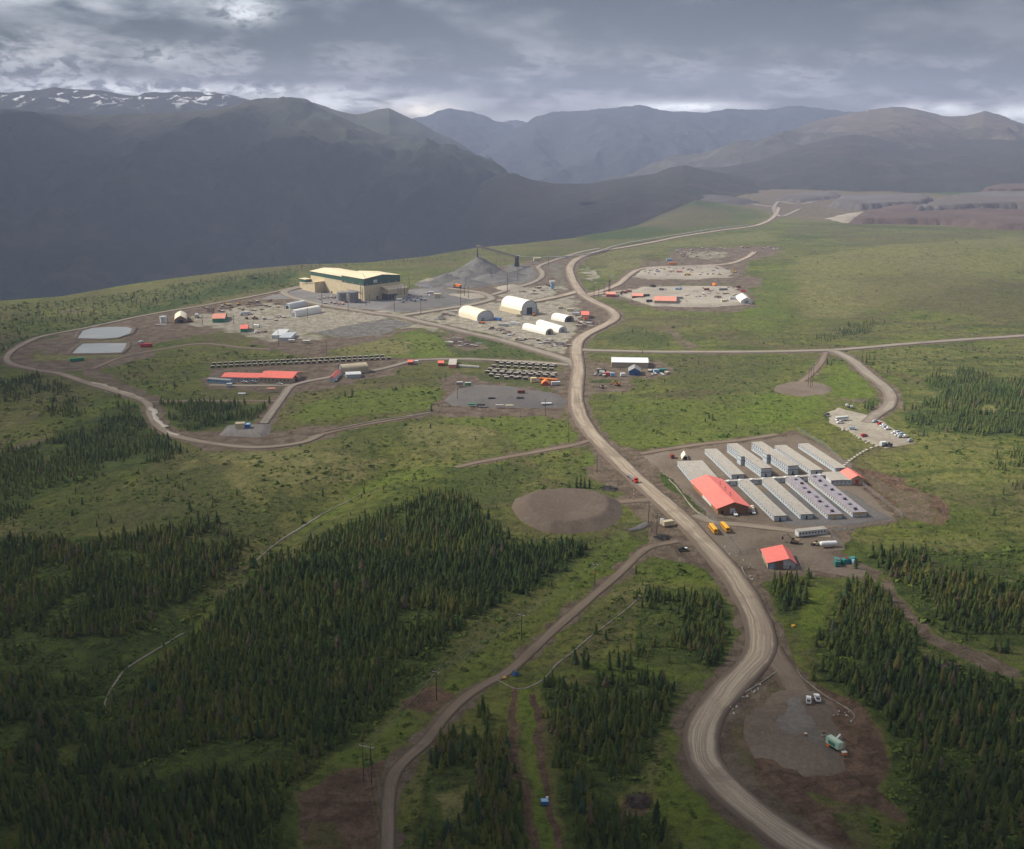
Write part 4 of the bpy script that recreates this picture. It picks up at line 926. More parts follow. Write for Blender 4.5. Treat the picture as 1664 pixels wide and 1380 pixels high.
# name of the stand, outline, density (trees per 100 m2), height, clumpiness, shrub share
STANDS = [
 ('left slope', [(300, 1010), (345, 985), (400, 958), (425, 905), (490, 885), (530, 868), (600, 838), (655, 812), (690, 800), (745, 803), (790, 828), (825, 880), (880, 885), (935, 880), (955, 898), (935, 925), (880, 955), (830, 985), (770, 1010), (720, 1060), (690, 1100), (640, 1150), (600, 1190), (560, 1215), (480, 1280), (490, 1420), (-120, 1460), (-120, 1150), (170, 1150), (230, 1090)], 6.4, 10.0, .42),
 ('far bank of the creek', [(-60, 880), (100, 880), (170, 880), (250, 862), (330, 845), (385, 862), (410, 900), (370, 945), (310, 985), (270, 1030), (215, 1075), (170, 1110), (160, 1150), (-120, 1150)], 4.8, 10, .48),
 ('west hollow', [(60, 722), (110, 700), (150, 680), (195, 655), (232, 662), (246, 692), (300, 716), (300, 738), (230, 762), (150, 782), (80, 800), (20, 850), (-60, 860), (-60, 760)], 3.2, 8, .55),
 ('west slope scrub', [(0, 800), (90, 790), (250, 770), (400, 800), (420, 850), (300, 850), (180, 870), (0, 880)], .7, 7, .7),
 ('west knoll', [(30, 612), (80, 604), (122, 628), (118, 642), (60, 640)], 3.6, 8, .4),
 ('west knoll', [(58, 655), (100, 642), (190, 648), (195, 660), (120, 680), (62, 684)], 3.2, 8, .4),
 ('west edge', [(-60, 620), (30, 618), (60, 640), (20, 665), (-60, 680)], 2.6, 8, .5),
 ('stand behind the tank pad', [(265, 652), (310, 650), (440, 652), (432, 675), (365, 690), (345, 700), (322, 712), (295, 695), (272, 675)], 4.2, 9, .42),
 ('scrub by the lane', [(150, 605), (250, 580), (300, 585), (330, 640), (270, 645), (200, 620)], .9, 6, .6),
 ('plateau edge', [(-60, 505), (100, 492), (250, 470), (400, 443), (488, 434), (488, 446), (420, 466), (300, 488), (180, 513), (60, 535), (0, 560), (-60, 575)], 1.5, 7.5, .5),
 ('plateau rim', [(488, 432), (600, 428), (700, 418), (780, 404), (800, 408), (700, 428), (600, 436), (490, 444)], 1.1, 6.5, .5),
 ('plateau edge', [(-60, 585), (0, 565), (5, 590), (-60, 620)], 3, 8, .4),
 ('left of the mown strip', [(688, 1195), (750, 1178), (775, 1195), (835, 1188), (845, 1235), (852, 1290), (862, 1340), (872, 1420), (770, 1420), (757, 1330), (770, 1262), (740, 1240), (700, 1262), (680, 1245)], 6.0, 11, .3),
 ('left of the mown strip', [(668, 1325), (700, 1320), (760, 1345), (770, 1420), (662, 1420)], 5.5, 10, .35),
 ('right of the mown strip', [(878, 1108), (900, 1102), (1000, 1096), (1060, 1104), (1090, 1112), (1098, 1150), (1082, 1190), (1060, 1225), (1040, 1262), (1000, 1278), (985, 1300), (1010, 1330), (1060, 1335), (1110, 1370), (1125, 1420), (938, 1420), (915, 1320), (902, 1250), (885, 1170)], 6.0, 11, .28),
 ('inside the road bend', [(1048, 962), (1080, 952), (1100, 962), (1150, 962), (1182, 970), (1196, 1010), (1190, 1050), (1185, 1090), (1150, 1096), (1090, 1086), (1030, 1066), (1035, 1035), (1090, 1030), (1110, 1010), (1090, 995), (1052, 990)], 5.0, 10, .35),
 ('below the garage', [(1234, 945), (1280, 940), (1324, 940), (1312, 968), (1295, 1006), (1272, 1000), (1244, 975)], 6.5, 11, .25),
 ('between track and lawn', [(1372, 955), (1400, 945), (1435, 942), (1450, 970), (1470, 1010), (1500, 1045), (1490, 1065), (1400, 1078), (1320, 1066), (1340, 1030), (1360, 985)], 6.5, 11, .25),
 ('right foreground', [(1312, 1068), (1400, 1078), (1480, 1072), (1540, 1092), (1600, 1104), (1720, 1130), (1760, 1440), (1480, 1440), (1440, 1370), (1480, 1350), (1465, 1310), (1450, 1270), (1455, 1210), (1420, 1160), (1370, 1125), (1325, 1095)], 5.0, 11, .36),
 ('right lower scrub', [(1300, 1290), (1330, 1290), (1440, 1330), (1460, 1370), (1400, 1360), (1330, 1320)], 1.2, 5, .5),
 ('beyond the dirt track', [(1428, 932), (1480, 925), (1560, 935), (1664, 950), (1750, 960), (1750, 1072), (1640, 1062), (1560, 1038), (1515, 1010), (1490, 975), (1450, 948)], 5.0, 10.5, .38),
 ('edge of the meadow', [(1413, 905), (1440, 893), (1495, 890), (1500, 905), (1490, 925), (1430, 925)], 4.0, 9, .4),
 ('right hillside', [(1500, 605), (1560, 598), (1625, 612), (1720, 622), (1720, 730), (1640, 712), (1560, 708), (1500, 712), (1470, 690), (1458, 668), (1500, 664), (1530, 645)], 3.6, 9, .48),
 ('right margin', [(1615, 745), (1664, 725), (1740, 715), (1740, 830), (1664, 800), (1625, 775)], 3.6, 9, .4),
 ('clump above the east road', [(1308, 553), (1330, 545), (1360, 536), (1395, 524), (1430, 521), (1425, 532), (1395, 547), (1340, 556)], 2.4, 7, .3),
 ('clump above the east road', [(1484, 532), (1495, 526), (1516, 530), (1514, 535)], 3, 7, .2),
 ('by the dirt road', [(1000, 940), (1030, 922), (1060, 905), (1062, 912), (1030, 935), (1010, 955)], 3.5, 7, .4),
 ('scattered on the far meadow', [(1080, 585), (1340, 590), (1300, 700), (1040, 730), (960, 640)], .10, 6, .5),
 ('scattered on the far meadow', [(560, 700), (900, 680), (950, 740), (850, 790), (700, 770), (600, 760)], .10, 6, .5),
 ('scattered on the far meadow', [(1250, 380), (1664, 370), (1664, 540), (1250, 560)], .035, 6, .5),
 ('scattered on the far meadow', [(1440, 560), (1664, 560), (1664, 610), (1480, 620)], .16, 6, .5),
 ('willow by the road', [(1180, 960), (1200, 965), (1205, 1060), (1192, 1080)], 2.0, 8, .4),
 ('far right plain', [(1400, 890), (1664, 780), (1740, 900), (1740, 960), (1500, 930)], .35, 7, .6),
 ('scrub below the round pad', [(830, 800), (850, 790), (960, 775), (1000, 790), (1030, 800), (880, 790), (840, 815)], .5, 6, .5),
 ('scrub right of the bend', [(1090, 1120), (1130, 1110), (1120, 1150), (1100, 1180)], 1.2, 6, .5),
 ('scrub over the creek', [(560, 780), (700, 750), (820, 770), (820, 830), (700, 800), (600, 830), (500, 860)], .5, 6, .6),
 ('scrub near the east bend', [(985, 540), (1030, 530), (1110, 552), (1112, 565), (1000, 566)], .8, 6, .5),
]
def scatter(poly, dens, clump, seed, margin=1.0):
    r = np.random.default_rng(seed); a = np.array(poly); sp = math.sqrt(100.0 / dens)
    nx = int((a[:, 0].max() - a[:, 0].min()) / sp) + 2; ny = int((a[:, 1].max() - a[:, 1].min()) / sp) + 2
    X, Y = np.meshgrid(np.arange(nx), np.arange(ny)); X = X + (Y % 2) * .5
    X = a[:, 0].min() + (X + r.uniform(-.45, .45, X.shape)) * sp; Y = a[:, 1].min() + (Y + r.uniform(-.45, .45, Y.shape)) * sp
    X = X.ravel(); Y = Y.ravel()
    wx = X + (fbm(X / 20, Y / 20, 3, seed) - .5) * (42 if dens > 9 and a[:, 1].mean() > 700 else 20); wy = Y + (fbm(X / 20 + 9, Y / 20, 3, seed) - .5) * (42 if a[:, 1].mean() > 700 else 20)
    k = inside(wx, wy, poly); X = X[k]; Y = Y[k]; wx = wx[k]; wy = wy[k]
    de = seg_dist(wx, wy, poly, True); k = r.uniform(size=len(X)) < .25 + .75 * sstep(0, 9, de); X = X[k]; Y = Y[k]
    n = fbm(X / 24, Y / 24, 4, 90 + seed % 3)
    k = n > (clump - .5) * .5 + .5 - .12 + r.uniform(-.06, .06, n.shape); X = X[k]; Y = Y[k]
    j = ((Y - OY) / OC).astype(int).clip(0, OCC.shape[0] - 1); i = ((X - OX) / OC).astype(int).clip(0, OCC.shape[1] - 1)
    k = ~OCC[j, i]; return X[k], Y[k]
TX, TY, TH, TS = [], [], [], []
for si, (nm, pts, dens, H, clump) in enumerate(STANDS):
    P = [G(*p) for p in pts]
    x, y = scatter(P, dens * (3.1 if dens > 2.2 else .8), clump + .03 if dens > 2.2 else clump, 300 + si)
    r = np.random.default_rng(900 + si)
    h = H * .49 * r.lognormal(-.06, .36, len(x)).clip(.35, 1.75) * (.75 + .5 * fbm(x / 40, y / 40, 2, 4))
    TX.append(x); TY.append(y); TH.append(h); TS.append(np.full(len(x), si))
# single trees placed where the photograph has them
SING = [(1407, 590, 12), (1400, 588, 9), (1412, 585, 8), (1420, 584, 7), (1344, 592, 7), (1350, 595, 6), (1442, 606, 6), (1410, 665, 9), (1405, 664, 8), (1414, 666, 8), (1418, 663, 7), (572, 645, 9), (561, 645, 6), (701, 669, 8), (1146, 686, 5), (1158, 683, 6), (1152, 680, 5),
        (1160, 598, 5), (1135, 593, 7), (524, 806, 6), (785, 1160, 9), (792, 1168, 7), (778, 1165, 7), (786, 1175, 6), (1620, 590, 6), (1495, 575, 5), (1575, 548, 4), (1085, 562, 7), (1044, 575, 5), (925, 796, 7), (936, 793, 9), (943, 792, 10), (950, 793, 8), (958, 794, 8), (815, 765, 6), (985, 1040, 6), (968, 1030, 6), (1005, 1083, 9), (1012, 1092, 8), (1022, 1086, 9), (990, 1088, 10), (1320, 1105, 8), (1620, 1230, 9), (935, 1078, 8), (948, 1086, 10), (955, 1084, 8), (1015, 1075, 6),
        (1390, 925, 8), (1443, 925, 12), (1447, 918, 14), (1655, 1000, 12)]
sx = []; sy = []
for a, b, h in SING: p = G(a, b); sx.append(p[0]); sy.append(p[1])
TX.append(np.array(sx)); TY.append(np.array(sy)); TH.append(np.array([q[2] for q in SING], float)); TS.append(np.full(len(SING), len(STANDS)))
TX = np.concatenate(TX); TY = np.concatenate(TY); TH = np.concatenate(TH); TS = np.concatenate(TS)
TZ = hgt(TX, TY)
def project(x, y, z):
    dz = z - HC; cp, sp = math.cos(PITCH), math.sin(PITCH)
    f = y * cp - dz * sp; u = x / f; v = (y * sp + dz * cp) / f
    return CX + u * F, CY - v * F, f
PX, PY, PD = project(TX, TY, TZ)
print('trees', len(TX))

def spruce(levels, seg, seed, width=.15):
    """unit-height crown: stacked drooping jagged skirts"""
    r = np.random.default_rng(seed); V = []; Fc = []
    for i in range(levels):
        t = i / levels; z0 = .05 + .86 * t + r.uniform(-.012, .012); rad = width * ((1 - t) ** .72) * (1.0 if t > .08 else .8) * r.uniform(.82, 1.15)
        dz = (.22 + .07 * (1 - t)) * (1.25 if levels < 7 else 1)
        b = len(V); ox, oy = r.uniform(-.008, .008, 2)
        V.append((ox, oy, min(1.0, z0 + dz)))
        for s in range(seg):
            a = 2 * math.pi * (s + r.uniform(-.3, .3)) / seg + i * .7; q = rad * (r.uniform(.85, 1.25) if s % 2 == 0 else r.uniform(.42, .7))
            V.append((ox + q * math.cos(a), oy + q * math.sin(a), z0 + (-.030 if s % 2 == 0 else .03) + r.uniform(-.012, .012)))
        for s in range(seg): Fc.append((b, b + 1 + s, b + 1 + (s + 1) % seg))
    return np.array(V), np.array(Fc)

# the 300 largest in the picture become things of their own
vis = (PX > -6) & (PX < 1670) & (PY > 300) & (PY < 1384)
size = np.where(vis, TH / PD, 0)
# leave out what stands behind other trees of the same size is not needed here: the nearest are in view
order = np.argsort(-size); single = order[:300]
crowns = []
for q in range(6):
    v, f = spruce(13, 12, 50 + q, .135 + .012 * (q % 3)); v = v.copy(); me = np_mesh('crown', v, f, [M['crown1']]); crowns.append(me)
tb = MB(); tb.bar((0, 0, -.04), (0, 0, .80), .016, 6, r2=.004); trunk_me = tb.mesh('trunk', M['trunk'])
SN = [s[0] for s in STANDS] + ['open ground']
LAB = {'left slope': 'narrow dark spruce in the dense forest on the left slope', 'far bank of the creek': 'dark spruce in the forest across the creek bed',
       'left of the mown strip': 'narrow spruce in the stand left of the mown green strip', 'right of the mown strip': 'narrow spruce in the dense stand right of the mown green strip',
       'right foreground': 'spruce in the forest along the right side of the gravel pad', 'inside the road bend': 'spruce in the stand on the inner side of the haul road bend',
       'between track and lawn': 'spruce in the stand between the green lawn and the dirt track', 'below the garage': 'spruce in the small block of trees below the red-roofed garage',
       'beyond the dirt track': 'spruce in the forest beyond the brown dirt track on the right', 'open ground': 'lone spruce standing on open grass away from the stands'}
sing_set = np.zeros(len(TX), bool); sing_set[single] = True
rr = random.Random(3)
for n_, i in enumerate(single):
    nm = SN[TS[i]]; lab = LAB.get(nm, 'small spruce at the ' + nm)
    t = empty('spruce_tree', TX[i], TY[i], TZ[i] - .1, rr.uniform(0, 6.28), lab, 'tree', 'spruces: ' + nm)
    h = TH[i]; w = h * rr.uniform(.85, 1.25); w *= 1.2; t.scale = (w, w, h)
    t.rotation_euler.x = rr.uniform(-.03, .03)
    link('trunk', trunk_me, t); link('crown', crowns[n_ % 6], t)

def mass(name, idx, levels, seg, mat, var=6, wid=.145):
    V = []; Fc = []; Tn = []; off = 0
    tmpl = [spruce(levels, seg, 70 + q + levels, wid + .012 * (q % 3)) for q in range(var)]
    r = np.random.default_rng(5 + levels)
    for q in range(var):
        sel = idx[q::var]
        if len(sel) == 0: continue
        tv, tf = tmpl[q]; n = len(sel)
        a = r.uniform(0, 6.28, n); ca = np.cos(a)[:, None]; sa = np.sin(a)[:, None]
        h = TH[sel][:, None]; w = h * r.uniform(1.0, 1.9, n)[:, None]
        lx = r.normal(0, .045, n)[:, None]; ly = r.normal(0, .045, n)[:, None]
        X = (tv[:, 0] * ca - tv[:, 1] * sa) * w + TX[sel][:, None] + lx * tv[:, 2] * h; Y = (tv[:, 0] * sa + tv[:, 1] * ca) * w + TY[sel][:, None] + ly * tv[:, 2] * h
        Z = tv[:, 2] * h + TZ[sel][:, None] - .1
        V.append(np.stack([X, Y, Z], -1).reshape(-1, 3)); m = len(tv)
        Fc.append((tf[None] + (np.arange(n) * m)[:, None, None] + off).reshape(-1, 3)); off += n * m
        base = .12 + .76 * fbm(TX[sel] / 35, TY[sel] / 35, 3, 61)
        tint = np.clip(base * 1.3 - .15 + r.normal(0, .15, n), 0, 1); tint[r.uniform(size=n) < .025] = .95; Tn.append(np.repeat(tint, m))
    if not V: return None
    me = np_mesh(name, np.concatenate(V), np.concatenate(Fc), [M[mat]], False, {'tint': ('FLOAT', np.concatenate(Tn))})
    return me
rest = np.nonzero(~sing_set)[0]
near = rest[PD[rest] < 620]; mid = rest[(PD[rest] >= 620) & (PD[rest] < 1100)]; farr = rest[PD[rest] >= 1100]
def join_arrays(): pass
# one object: the rest of the spruce forest
parts = []
for nm, idx, lv, sg in (('near', near, 10, 9), ('mid', mid, 7, 8), ('far', farr, 4, 6)):
    me = mass('spruce_forest', idx, lv, sg, 'crownN'); parts.append(me)
Vs = []; Fs = []; Ts = []; o_ = 0
for me in parts:
    if me is None: continue
    n = len(me.vertices); v = np.empty(n * 3, np.float32); me.vertices.foreach_get('co', v)
    f = np.empty(len(me.loops), np.int32); me.loops.foreach_get('vertex_index', f)
    t = np.empty(n, np.float32); me.attributes['tint'].data.foreach_get('value', t)
    Vs.append(v.reshape(-1, 3)); Fs.append(f.reshape(-1, 3) + o_); Ts.append(t); o_ += n; bpy.data.meshes.remove(me)
tagp(link('spruce_forest', np_mesh('spruce_forest', np.concatenate(Vs), np.concatenate(Fs), [M['crownN']], False, {'tint': ('FLOAT', np.concatenate(Ts))})), 'dark spruce forest covering the slopes in dense irregular stands', 'forest', kind='stuff')

# ------------------------------------------------------------------ willow and birch scrub: ground cover nobody could count
SCRUB = [
 ([(-60, 880), (300, 850), (430, 900), (660, 800), (950, 890), (700, 1110), (480, 1290), (490, 1420), (-60, 1440)], 3.2, 1.15),
 ([(880, 1100), (1100, 1100), (1120, 1420), (930, 1420)], 4.0, 1.1), ([(1310, 1060), (1720, 1100), (1720, 1420), (1430, 1420), (1440, 1200)], 3.5, 1.15),
 ([(-60, 700), (250, 740), (480, 740), (640, 760), (700, 750), (560, 800), (480, 880), (400, 960), (300, 1010), (-60, 1150)], 1.3, 1.3),
 ([(1300, 560), (1664, 560), (1750, 600), (1750, 900), (1400, 900), (1480, 840), (1440, 740), (1470, 650)], .6, 1.4),
 ([(960, 580), (1340, 580), (1300, 700), (1050, 735), (960, 650)], .6, 1.3),
 ([(260, 640), (700, 600), (940, 680), (930, 720), (800, 760), (480, 880), (400, 840), (300, 740)], .6, 1.3),
 ([(640, 760), (940, 730), (1000, 760), (990, 800), (830, 800), (700, 790), (560, 830), (500, 870)], .9, 1.4),
 ([(830, 860), (1000, 870), (1060, 890), (960, 960), (840, 1060), (700, 1190), (600, 1260), (480, 1290), (560, 1200), (780, 1010), (940, 900)], 1.6, 1.2),
 ([(1060, 905), (1170, 930), (1200, 980), (1200, 1090), (1130, 1140), (1110, 1200), (1120, 1290), (1250, 1420), (1110, 1420), (1040, 1290), (1090, 1110), (880, 1095), (860, 1080), (960, 990)], 2.2, 1.2),
 ([(1310, 1280), (1480, 1330), (1560, 1420), (1480, 1420), (1380, 1340)], 3, 1.4),
 ([(640, 1250), (700, 1200), (860, 1120), (840, 1200), (870, 1420), (640, 1420)], 1.6, 1.2),
 ([(1440, 890), (1750, 880), (1750, 1440), (1400, 1440), (1440, 1200), (1300, 1060), (1340, 960), (1440, 940)], 2.0, 1.5),
 ([(-60, 1150), (300, 1010), (700, 830), (950, 900), (700, 1110), (480, 1290), (490, 1420), (-60, 1440)], 1.1, 1.5),
 ([(-60, 500), (250, 470), (488, 436), (488, 466), (250, 505), (20, 560), (10, 600), (240, 665), (240, 740), (-60, 720)], .8, 1.6),
 ([(140, 600), (330, 560), (420, 560), (520, 590), (330, 600), (330, 645), (240, 650)], .9, 1.4),
 ([(700, 420), (960, 395), (1250, 370), (1664, 370), (1664, 545), (1000, 568), (985, 535), (1230, 500), (1260, 400), (960, 440), (700, 450)], .06, 1.2),
 ([(530, 575), (560, 556), (740, 545), (920, 585), (700, 580)], .9, 1.2)]
def scrub():
    r = np.random.default_rng(77); X = []; Y = []; S = []
    for i, (pts, dens, s) in enumerate(SCRUB):
        x, y = scatter([G(*p) for p in pts], dens * 2.6, .54, 500 + i); k = r.uniform(size=len(x)) < .85
        X.append(x[k]); Y.append(y[k]); S.append(.8 * s * r.lognormal(0, .4, k.sum()))
    X = np.concatenate(X); Y = np.concatenate(Y); S = np.concatenate(S); Z = hgt(X, Y); n = len(X)
    print('scrub', n)
    # one clump: leafy shards spread over a low dome
    V = []; Fc = []; Tn = []; off = 0
    for q in range(5):
        sel = np.arange(q, n, 5); m = 17; tv = []; tf = []
        for j in range(m):
            a = r.uniform(0, 6.28); e = math.acos(r.uniform(.05, 1)); c = np.array([math.sin(e) * math.cos(a) * 1.15, math.sin(e) * math.sin(a) * 1.15, math.cos(e) * .8 + .05]) * r.uniform(.6, 1.1)
            nrm = c / np.linalg.norm(c) + r.normal(0, .25, 3); u = np.cross(nrm, r.normal(size=3)); u /= np.linalg.norm(u); w = np.cross(nrm, u); w /= np.linalg.norm(w); z_ = r.uniform(.38, .7)
            b = len(tv); tv += [c + u * z_, c + w * z_ * .8 - u * .3 * z_, c - w * z_ * .8 - u * .4 * z_]; tf.append((b, b + 1, b + 2))
        tv = np.array(tv); tf = np.array(tf); k = len(sel); a = r.uniform(0, 6.28, k)[:, None]; s = S[sel][:, None]
        x = (tv[:, 0] * np.cos(a) - tv[:, 1] * np.sin(a)) * s + X[sel][:, None]; y = (tv[:, 0] * np.sin(a) + tv[:, 1] * np.cos(a)) * s + Y[sel][:, None]; z = tv[:, 2] * s * .6 + Z[sel][:, None]
        V.append(np.stack([x, y, z], -1).reshape(-1, 3)); mm = len(tv); Fc.append((tf[None] + (np.arange(k) * mm)[:, None, None] + off).reshape(-1, 3)); off += k * mm
        t = np.clip(.02 + .8 * fbm(X[sel] / 25, Y[sel] / 25, 3, 33) + r.normal(0, .17, k), 0, 1); Tn.append(np.repeat(t, mm))
    me = np_mesh('willow_scrub', np.concatenate(V), np.concatenate(Fc), [M['shrub']], False, {'tint': ('FLOAT', np.concatenate(Tn))})
    tagp(link('willow_scrub', me), 'low green willow scrub spread over the meadows and verges', 'shrubs', kind='stuff')
scrub()
# ------------------------------------------------------------------ placing helpers
def rotpx(p, q):
    a = G(*p); b = G(*q); return math.atan2(b[1] - a[1], b[0] - a[0]) - math.pi / 2     # local +y points from p to q
def foot(A, B, C):
    a, b, c = (np.array(G(*q)) for q in (A, B, C)); ab = b - a; ac = c - a
    if np.linalg.norm(ac) > np.linalg.norm(ab):
        yv = ac / np.linalg.norm(ac); xv = np.array([yv[1], -yv[0]])
    else:
        xv = ab / np.linalg.norm(ab); yv = np.array([-xv[1], xv[0]])
    return a[0], a[1], math.atan2(xv[1], xv[0]), abs(float(ab @ xv)), abs(float(ac @ yv))
def base_z(x, y, rot, w, L):
    c, s = math.cos(rot), math.sin(rot)
    return min(gz(x + c * u - s * v, y + s * u + c * v) for u in (0, w) for v in (0, L)) + .0
def bring(x, y, rot, w, L): # ground level for a pad-like building
    c, s = math.cos(rot), math.sin(rot)
    return float(np.mean([gz(x + c * u - s * v, y + s * u + c * v) for u in (0, w) for v in (0, L)]))
CUBES = {}
def unit(name, mat):
    k = (name, mat)
    if k not in CUBES: CUBES[k] = MB().box(-.5, .5, -.5, .5, -.5, .5).mesh(name, M[mat])
    return CUBES[k]
def win(root, name, x, y, z, sx, sy, sz, mat='glass'):
    o = link(name, unit(name, mat), root); o.location = (x, y, z); o.scale = (sx, sy, sz); return o

def gable(name, label, cat, fp, wall_h, rise, wall, roof, axis='y', over=.5, group=None, ridge=.5, th=.25, zoff=.1, base=2.0, door=None, z=None):
    """walls (prism up to the eaves and gable), a roof shell; ridge along local y or x"""
    x, y, rot, w, L = fp
    t = empty(name, x, y, (bring(x, y, rot, w, L) if z is None else z) + zoff, rot, label, cat, group)
    b = MB()
    if axis == 'y':
        b.prism([(0, -base), (w, -base), (w, wall_h), (w * ridge, wall_h + rise), (0, wall_h)], 0, L)
        s1 = rise / max(w * ridge, .1); s2 = rise / max(w * (1 - ridge), .1)
        r = MB().shell([(-over, wall_h - over * s1 + .05), (w * ridge, wall_h + rise + .05), (w + over, wall_h - over * s2 + .05)], -over, L + over, th)
    else:
        b.prismx([(0, -base), (L, -base), (L, wall_h), (L * ridge, wall_h + rise), (0, wall_h)], 0, w)
        s1 = rise / max(L * ridge, .1); s2 = rise / max(L * (1 - ridge), .1)
        r = MB().shell([(-over, wall_h - over * s1 + .05), (L * ridge, wall_h + rise + .05), (L + over, wall_h - over * s2 + .05)], -over, w + over, th, 0, True)
    b.build('wall', M[wall], t); r.build('roof', M[roof], t)
    t['w'] = w; t['L'] = L
    return t, w, L
def quonset(name, label, fp, h, fabric, wall=1.2, door=None, endmat='white', trim='green', base=1.5, ribs=False, group=None, back=True, lowwall=None, cat='storage tent', pointed=0):
    x, y, rot, w, L = fp
    t = empty(name, x, y, bring(x, y, rot, w, L) + .1, rot, label, cat, group)
    n = 18; arc = []
    for i in range(n + 1):
        a = math.pi * i / n; px_ = w / 2 - w / 2 * math.cos(a); pz = wall + (h - wall) * (math.sin(a) ** (.85 if not pointed else .95))
        if pointed: pz = wall + (h - wall) * (1 - abs(px_ - w / 2) / (w / 2)) ** .72
        arc.append((px_, pz))
    line = [(0, -base)] + arc + [(w, -base)]
    out = [(a + (.18 if a > w / 2 else -.18) * (1 if 0 < i < len(line) else 1), z + .18) for i, (a, z) in enumerate(line)]
    cov = MB(); k = len(line)
    for i in range(k - 1):
        q = [line[i], line[i + 1], out[i + 1], out[i]]
        cov.prism([q[1], q[0], q[3], q[2]], 0, L)
    cov.build('fabric_cover', M[fabric], t)
    e = MB().prism([(0, -base)] + [(w, -base)] + [(a, z) for a, z in arc[::-1]], .35, .5)
    e.build('end_wall', M[endmat], t)
    if back: MB().prism([(0, -base)] + [(w, -base)] + [(a, z) for a, z in arc[::-1]], L - .5, L - .35).build('end_wall', M[endmat], t)
    if trim:
        tr = MB()
        for i in range(k - 1):
            a, b_ = line[i], line[i + 1]; tr.bar((a[0], .1, a[1] + .1), (b_[0], .1, b_[1] + .1), .30, 5)
        tr.build('arch_trim', M[trim], t)
    if door:
        dw, dh, dm, dx = door; MB().box(w * dx - dw / 2, w * dx + dw / 2, .18, .34, -.1, dh).build('door', M[dm], t)
    if lowwall:
        hh, mt = lowwall
        for x0, x1 in ((-2.6, -.25), (w + .25, w + 2.6)):
            m = MB(); nc = max(1, round(L / 6.2))
            for i in range(nc):
                for q in range(2): m.box(x0, x1, L * i / nc + .12, L * (i + 1) / nc - .12, -1.0 if q == 0 else hh / 2 + .02, hh / 2 * (q + 1))
            m.build('container_wall', M[mt], t)
    return t

# ------------------------------------------------------------------ small kit (first one is moved into place, others are copies)
def wheels(root, xs, ys, r, w=.3):
    me = bpy.data.meshes.get('wheel_%.2f' % r)
    if me is None:
        b = MB(); n = 12
        vs = [(-w / 2, r * math.cos(2 * math.pi * i / n), r * math.sin(2 * math.pi * i / n)) for i in range(n)] + [(w / 2, r * math.cos(2 * math.pi * i / n), r * math.sin(2 * math.pi * i / n)) for i in range(n)]
        b.add(vs, [tuple(range(n - 1, -1, -1)), tuple(range(n, 2 * n))] + [(i, (i + 1) % n, n + (i + 1) % n, n + i) for i in range(n)])
        me = b.mesh('wheel_%.2f' % r, M['tyre'])
    for yy in ys:
        for xx in xs: o = link('wheel', me, root); o.location = (xx, yy, r)
def make_pickup(name, label, paint, canopy=False, group=None, suv=False):
    t = empty(name, 0, 0, 0, 0, label, 'pickup truck' if not suv else 'car', group)
    b = MB(); W = .98
    b.prismx([(-2.9, .45), (2.9, .45), (2.95, .9), (2.7, 1.12), (1.25, 1.22), (-2.9, 1.22)], -W, W)
    b.prismx([(-.75 if not suv else -2.6, 1.22), (1.25, 1.22), (.55, 1.92), (-.6 if not suv else -2.4, 1.92)], -W * .88, W * .88)
    if canopy: b.box(-W * .9, W * .9, -2.85, -.85, 1.22, 1.85)
    b.build('body', M[paint], t)
    if not canopy and not suv: MB().box(-W * .82, W * .82, -2.75, -.85, 1.23, 1.245).build('cargo_bed', M['dark'], t)
    g = MB().box(-W * .90, W * .90, -.55 if not suv else -2.2, .55, 1.36, 1.76)
    g.prismx([(1.16, 1.30), (1.20, 1.30), (.62, 1.86), (.58, 1.86)], -W * .78, W * .78); g.build('window', M['glass'], t)
    wheels(t, (-.85, .85), (-1.85, 1.85), .40)
    return t
def make_bus(name, label, paint, roofm, L=12.0, hood=True, cat='bus', group=None):
    t = empty(name, 0, 0, 0, 0, label, cat, group); h = 3.1; W = 1.25; y0 = -L / 2; y1 = L / 2 - (1.6 if hood else 0)
    b = MB().prism([(-W, .6), (W, .6), (W, h - .3), (W - .3, h), (-W + .3, h), (-W, h - .3)], y0, y1)
    b.build('body', M[paint], t)
    MB().prism([(-W + .1, h - .1), (W - .1, h - .1), (W - .35, h + .07), (-W + .35, h + .07)], y0 + .1, y1 - .1).build('roof', M[roofm], t)
    if hood: MB().prismx([(y1, .6), (y1 + 1.6, .6), (y1 + 1.6, 1.4), (y1, 1.75)], -W * .85, W * .85).build('hood', M[paint], t)
    n = int((y1 - y0) / 1.0)
    for sx in (-1, 1):
        for i in range(n): win(t, 'window', sx * (W + .01), y0 + .7 + i * (y1 - y0 - 1) / max(1, n - 1) * .97, 2.15, .04, .72, .65)
    win(t, 'windscreen', 0, y1 + .02, 2.2, 2.0, .05, .9); win(t, 'window', 0, y0 - .02, 2.1, 1.6, .05, .7)
    wheels(t, (-1.05, 1.05), (-L / 2 + 2.6, L / 2 - 1.9), .5)
    return t
